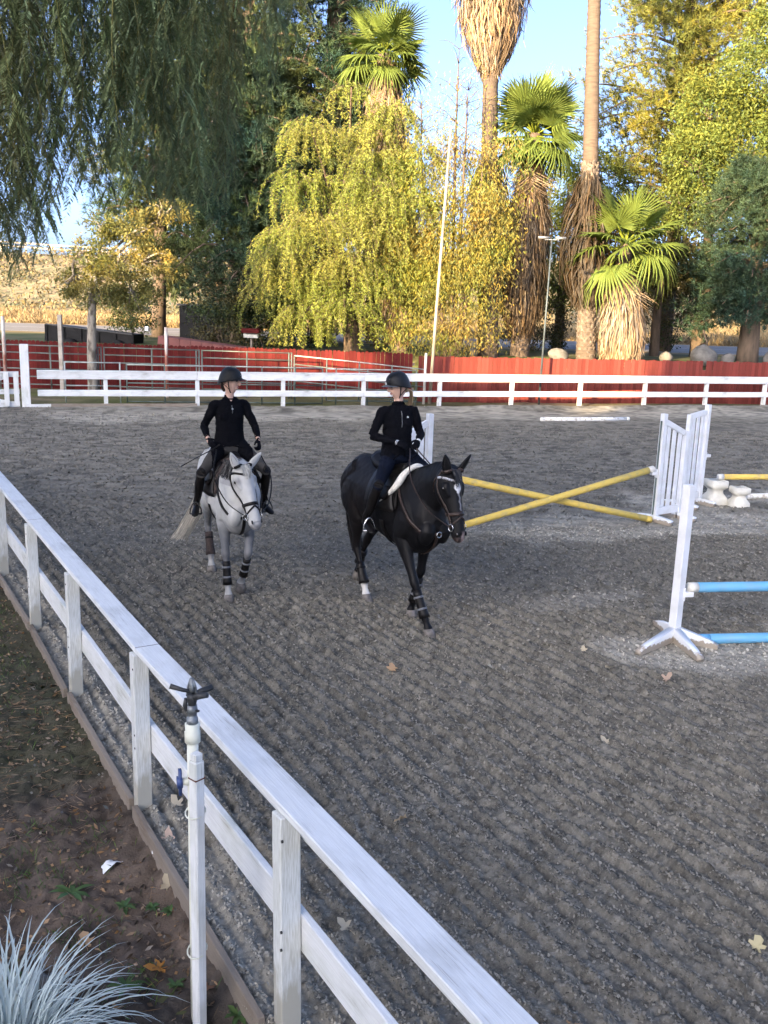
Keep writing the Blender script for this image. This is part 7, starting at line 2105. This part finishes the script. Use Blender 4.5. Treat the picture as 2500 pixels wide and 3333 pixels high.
o = g.obj('grass_patches', MT['lf_grass']); tag(o, 'patches of short green grass growing on the soil', None, None, 'stuff')

def rosette(seed, n, L, w):
    rng = np.random.default_rng(seed); g = Geo()
    for i in range(n):
        a = i * 2.4 + rng.normal(0, .2); l = L * rng.uniform(.6, 1.1); el = rng.uniform(.15, .75)
        u = np.linspace(0, 1, 6)
        r = l * u * math.cos(el); z = l * (u * math.sin(el) - .35 * u ** 2) + .004
        ww = w * np.sin(np.clip(u * .9 + .1, 0, 1) * np.pi) ** .7 * (1 + .35 * (np.arange(6) % 2))
        c, s = math.cos(a), math.sin(a)
        V = []
        for k in range(6): V += [(r[k] * c - ww[k] * s, r[k] * s + ww[k] * c, z[k] + ww[k] * .3), (r[k] * c, r[k] * s, z[k]), (r[k] * c + ww[k] * s, r[k] * s - ww[k] * c, z[k] + ww[k] * .3)]
        Q = [[3 * k + j, 3 * k + j + 1, 3 * k + j + 4, 3 * k + j + 3] for k in range(5) for j in (0, 1)]
        g.add(V, Q, None, tints(1, .8, 1.25, .1, rng)[0])
    return g.mesh('weed', MT['lf_weed'])
WEED = [rosette(i, n, L, w) for i, (n, L, w) in enumerate(((9, .10, .011), (7, .13, .012), (12, .085, .010)))]
weeds = (('leafy weed just left of the sprinkler post at mid height', (-0.98, 4.03)), ('weed rosette nearest the foot of the sprinkler post', (-0.70, 3.60)), ('weed close against the timber edging below the near post', (-0.50, 3.52)),
         ('broad weed between the sprinkler foot and the silvery grass', (-0.98, 3.52)), ('small weed beside the orange leaf', (-1.22, 4.0)), ('weed below the pointed pale leaf', (-1.24, 4.62)), ('weed left of the pointed pale leaf', (-1.40, 4.62)),
         ('tiny weed out in the bare soil', (-1.72, 4.68)), ('weed at the foot of the middle fence post', (-1.12, 4.55)), ('weed at the foot of the sprinkler on the edging side', (-0.62, 3.78)), ('pale weed in front of the grey stone', (-1.80, 4.05)))
for i, (lab, (wx, wy)) in enumerate(weeds):
    o = link('weed', WEED[i % 3], None, Matrix.Translation((wx, wy, soil_pt(wx, wy) + .004)) @ Matrix.Rotation(i * 1.9, 4, 'Z') @ Matrix.Scale(0.75 + .45 * ((i * 7) % 5) / 5, 4))
    tag(o, lab, 'weed', 'weeds on the bare soil')

def maple_leaf(seed, s):
    rng = np.random.default_rng(seed)
    pts = []
    for k, (a, r) in enumerate(((-90, .12), (-55, .42), (-38, .55), (-20, .30), (0, .62), (18, .68), (38, .40), (62, .72), (90, .95), (118, .70), (142, .40), (162, .66), (180, .60), (200, .30), (218, .52), (235, .40))):
        aa = math.radians(a); rr = r * rng.uniform(.85, 1.15)
        x, y = rr * math.cos(aa), rr * math.sin(aa)
        pts.append((x * s, y * s, s * (.10 * rng.normal() + .38 * abs(x) ** 1.3 + .22 * max(0, y) ** 2)))
    V = [(0, 0, 0)] + pts
    n = len(pts)
    T = [[0, i + 1, (i + 1) % n + 1] for i in range(n)]
    Vt, Qt, Tt = tube([(0, -.1 * s, 0), (.05 * s, -.5 * s, .06 * s), (.02 * s, -.9 * s, .03 * s)], [.018 * s, .014 * s, .02 * s], 5)
    g = Geo(); g.add(V, None, T); g.add(Vt, Qt, Tt)
    return g
def leaf_obj(lab, x, y, z, s, col, seed, tilt, rz):
    g = maple_leaf(seed, s)
    c = np.concatenate(g.C); c[:] = np.array(col)
    g.C = [c]; g.V = [np.concatenate(g.V)]
    me = g.mesh('fallen_leaf', MT['fallen'])
    o = link('fallen_leaf', me, None, Matrix.Translation((x, y, z + s * .08)) @ Matrix.Rotation(rz, 4, 'Z') @ Matrix.Rotation(tilt, 4, 'X'))
    tag(o, lab, 'leaf', 'dry fallen leaves')
MT['fallen'] = leaf_mat('fallen_leaf', (1, 1, 1), (0.8, 0.75, 0.65), 0.2, 20.0)
tan, pale, orange, brown = (.46, .30, .17), (.52, .44, .31), (.50, .22, .05), (.24, .13, .08)
leaves_list = (
 ('pointed pale leaf standing up near the middle post foot', -1.17, 4.72, .085, pale, 1, .7, .8), ('orange-brown leaf on the soil left of the sprinkler', -1.08, 4.13, .085, orange, 2, .25, 2.0),
 ('tan curled leaf on the soil above the silvery grass', -1.52, 4.30, .075, tan, 3, .4, .5), ('tan leaf by the second near post, on the sand side', -1.30, 5.50, .07, pale, 4, .5, 1.0),
 ('pale leaf against the edging left of the second post', -1.62, 6.05, .075, pale, 5, .5, 2.2), ('pinkish tan leaf at the foot of the second post', -1.26, 5.10, .07, (.45, .33, .26), 6, .8, .2),
 ('brown leaf lying by the sprinkler post foot', -0.80, 3.98, .075, brown, 7, .2, 2.6), ('tan leaf folded beside the edging near the sprinkler', -0.66, 3.70, .065, tan, 8, .6, 1.2),
 ('dull brown leaf among weeds at the bottom edge', -0.72, 3.44, .08, brown, 9, .3, .4), ('leaf under the far end of the lower board', -2.05, 7.1, .06, pale, 10, .4, 2.0))
for lab, x, y, s, c, sd, tl, rz in leaves_list:
    z = soil_pt(x, y) if fence_side(x, y) < -0.09 else 0.0
    leaf_obj(lab, x, y, z, s, c, sd, tl, rz)
sand_leaves = (
 ('tan leaf on the sand between the black horse and the near rail', 0.12, 7.86, .075, tan), ('flat pale leaf in the middle of the sand below the black horse', 1.06, 7.98, .07, pale), ('pale leaf left of the front standard foot', 2.16, 8.12, .075, pale),
 ('upright tan leaf just below the front standard', 2.62, 7.88, .08, (.50, .36, .26)), ('small white leaf alone on the open sand', 1.78, 6.62, .06, pale), ('leaf at the picture edge right of the open sand', 3.18, 6.15, .06, pale),
 ('brown and cream leaf on the sand above the near rail', 0.17, 5.35, .07, (.52, .38, .22)), ('yellowish leaf low on the right-hand sand', 2.05, 4.28, .06, (.55, .48, .28)), ('tan leaf between the near rails', -0.13, 4.28, .06, pale),
 ('tan leaf just above the near rail at the bottom', 0.96, 3.66, .05, tan), ('pale leaf near the black horse front hoof', 1.12, 9.2, .06, pale), ('brown scrap of leaf further back on the sand', 2.0, 8.55, .05, pale), ('second leaf at the picture edge low down', 2.5, 4.25, .055, pale))
for i, (lab, x, y, s, c) in enumerate(sand_leaves):
    z = float(sand_z(np.array([x]), np.array([y]))[0])
    leaf_obj(lab, x, y, z + .018, s * 1.12, c, 40 + i, .35 + .1 * (i % 4), i * 1.7)
# crumbs of brown leaf and bark between the straw
g = Geo(); n = 16000
x = rng.uniform(-5.0, 0.3, n); y = 2.5 + 8 * rng.uniform(size=n) ** 1.2
k = fence_side(x, y) < -.13; x, y = x[k], y[k]; n = len(x)
add_leaves(g, np.stack([x, y, soil_z(x, y) + .006], 1), rdir(n, rng) * [1, 1, .35], rng.uniform(.015, .06, n), .02, tints(n, .4, 1.7, .2, rng), rng)
o = g.obj('leaf_crumbs', MT['straw']); tag(o, 'brown crumbs of leaf and bark lying on the soil', None, None, 'stuff')
# white paper scraps and a stone on the soil
MT['paper'] = mat('paper', (0.75, 0.76, 0.76), (0.62, 0.62, 0.6), 0.8)
def scrap(lab, x, y, s, seed):
    rng = np.random.default_rng(seed); n = 6
    u = np.linspace(-1, 1, n)
    V = [[s * a * (1 - .25 * b) + rng.normal(0, .04 * s), s * b * .55 + rng.normal(0, .04 * s), s * (.55 - .5 * abs(a + .2 * b)) + rng.normal(0, .07 * s)] for b in u for a in u]
    Q = [[i * n + j, i * n + j + 1, i * n + n + j + 1, i * n + n + j] for i in range(n - 1) for j in range(n - 1)]
    o = link('paper_scrap', np_mesh('paper_scrap', V, Q, None, MT['paper']), None, Matrix.Translation((x, y, soil_pt(x, y) + .01)) @ Matrix.Rotation(seed * .9, 4, 'Z'))
    tag(o, lab, 'litter', 'white scraps on the soil')
scrap('larger crumpled white paper scrap on the dark soil', -1.58, 4.97, .062, 1)
scrap('tiny white paper scrap close to the fence post', -1.33, 5.03, .03, 2)
o = link('stone', boulder_mesh(300, .10, .055, .045), None, Matrix.Translation((-1.64, 4.02, soil_pt(-1.64, 4.02) + .012)) @ Matrix.Rotation(-.5, 4, 'Z'))
tag(o, 'flat grey stone behind the silvery grass', 'stone')
# small pale chips in the sand
g = Geo(); n = 1500
x = rng.uniform(-3.5, 4.5, n); y = 3 + 9 * rng.uniform(size=n) ** 1.2
k = fence_side(x, y) > .15; x, y = x[k], y[k]; n = len(x)
add_leaves(g, np.stack([x, y, sand_z(x, y) + .006], 1), rdir(n, rng) * [1, 1, .2], rng.uniform(.008, .028, n), .008, tints(n, .7, 1.2, .1, rng) * np.array([.30, .27, .24]) / .25, rng)
MT['chip'] = leaf_mat('wood_chip', (.25, .25, .25), (.17, .16, .15), 0.0)
o = g.obj('wood_chips', MT['chip']); tag(o, 'pale fibre and wood chips scattered through the sand', None, None, 'stuff')
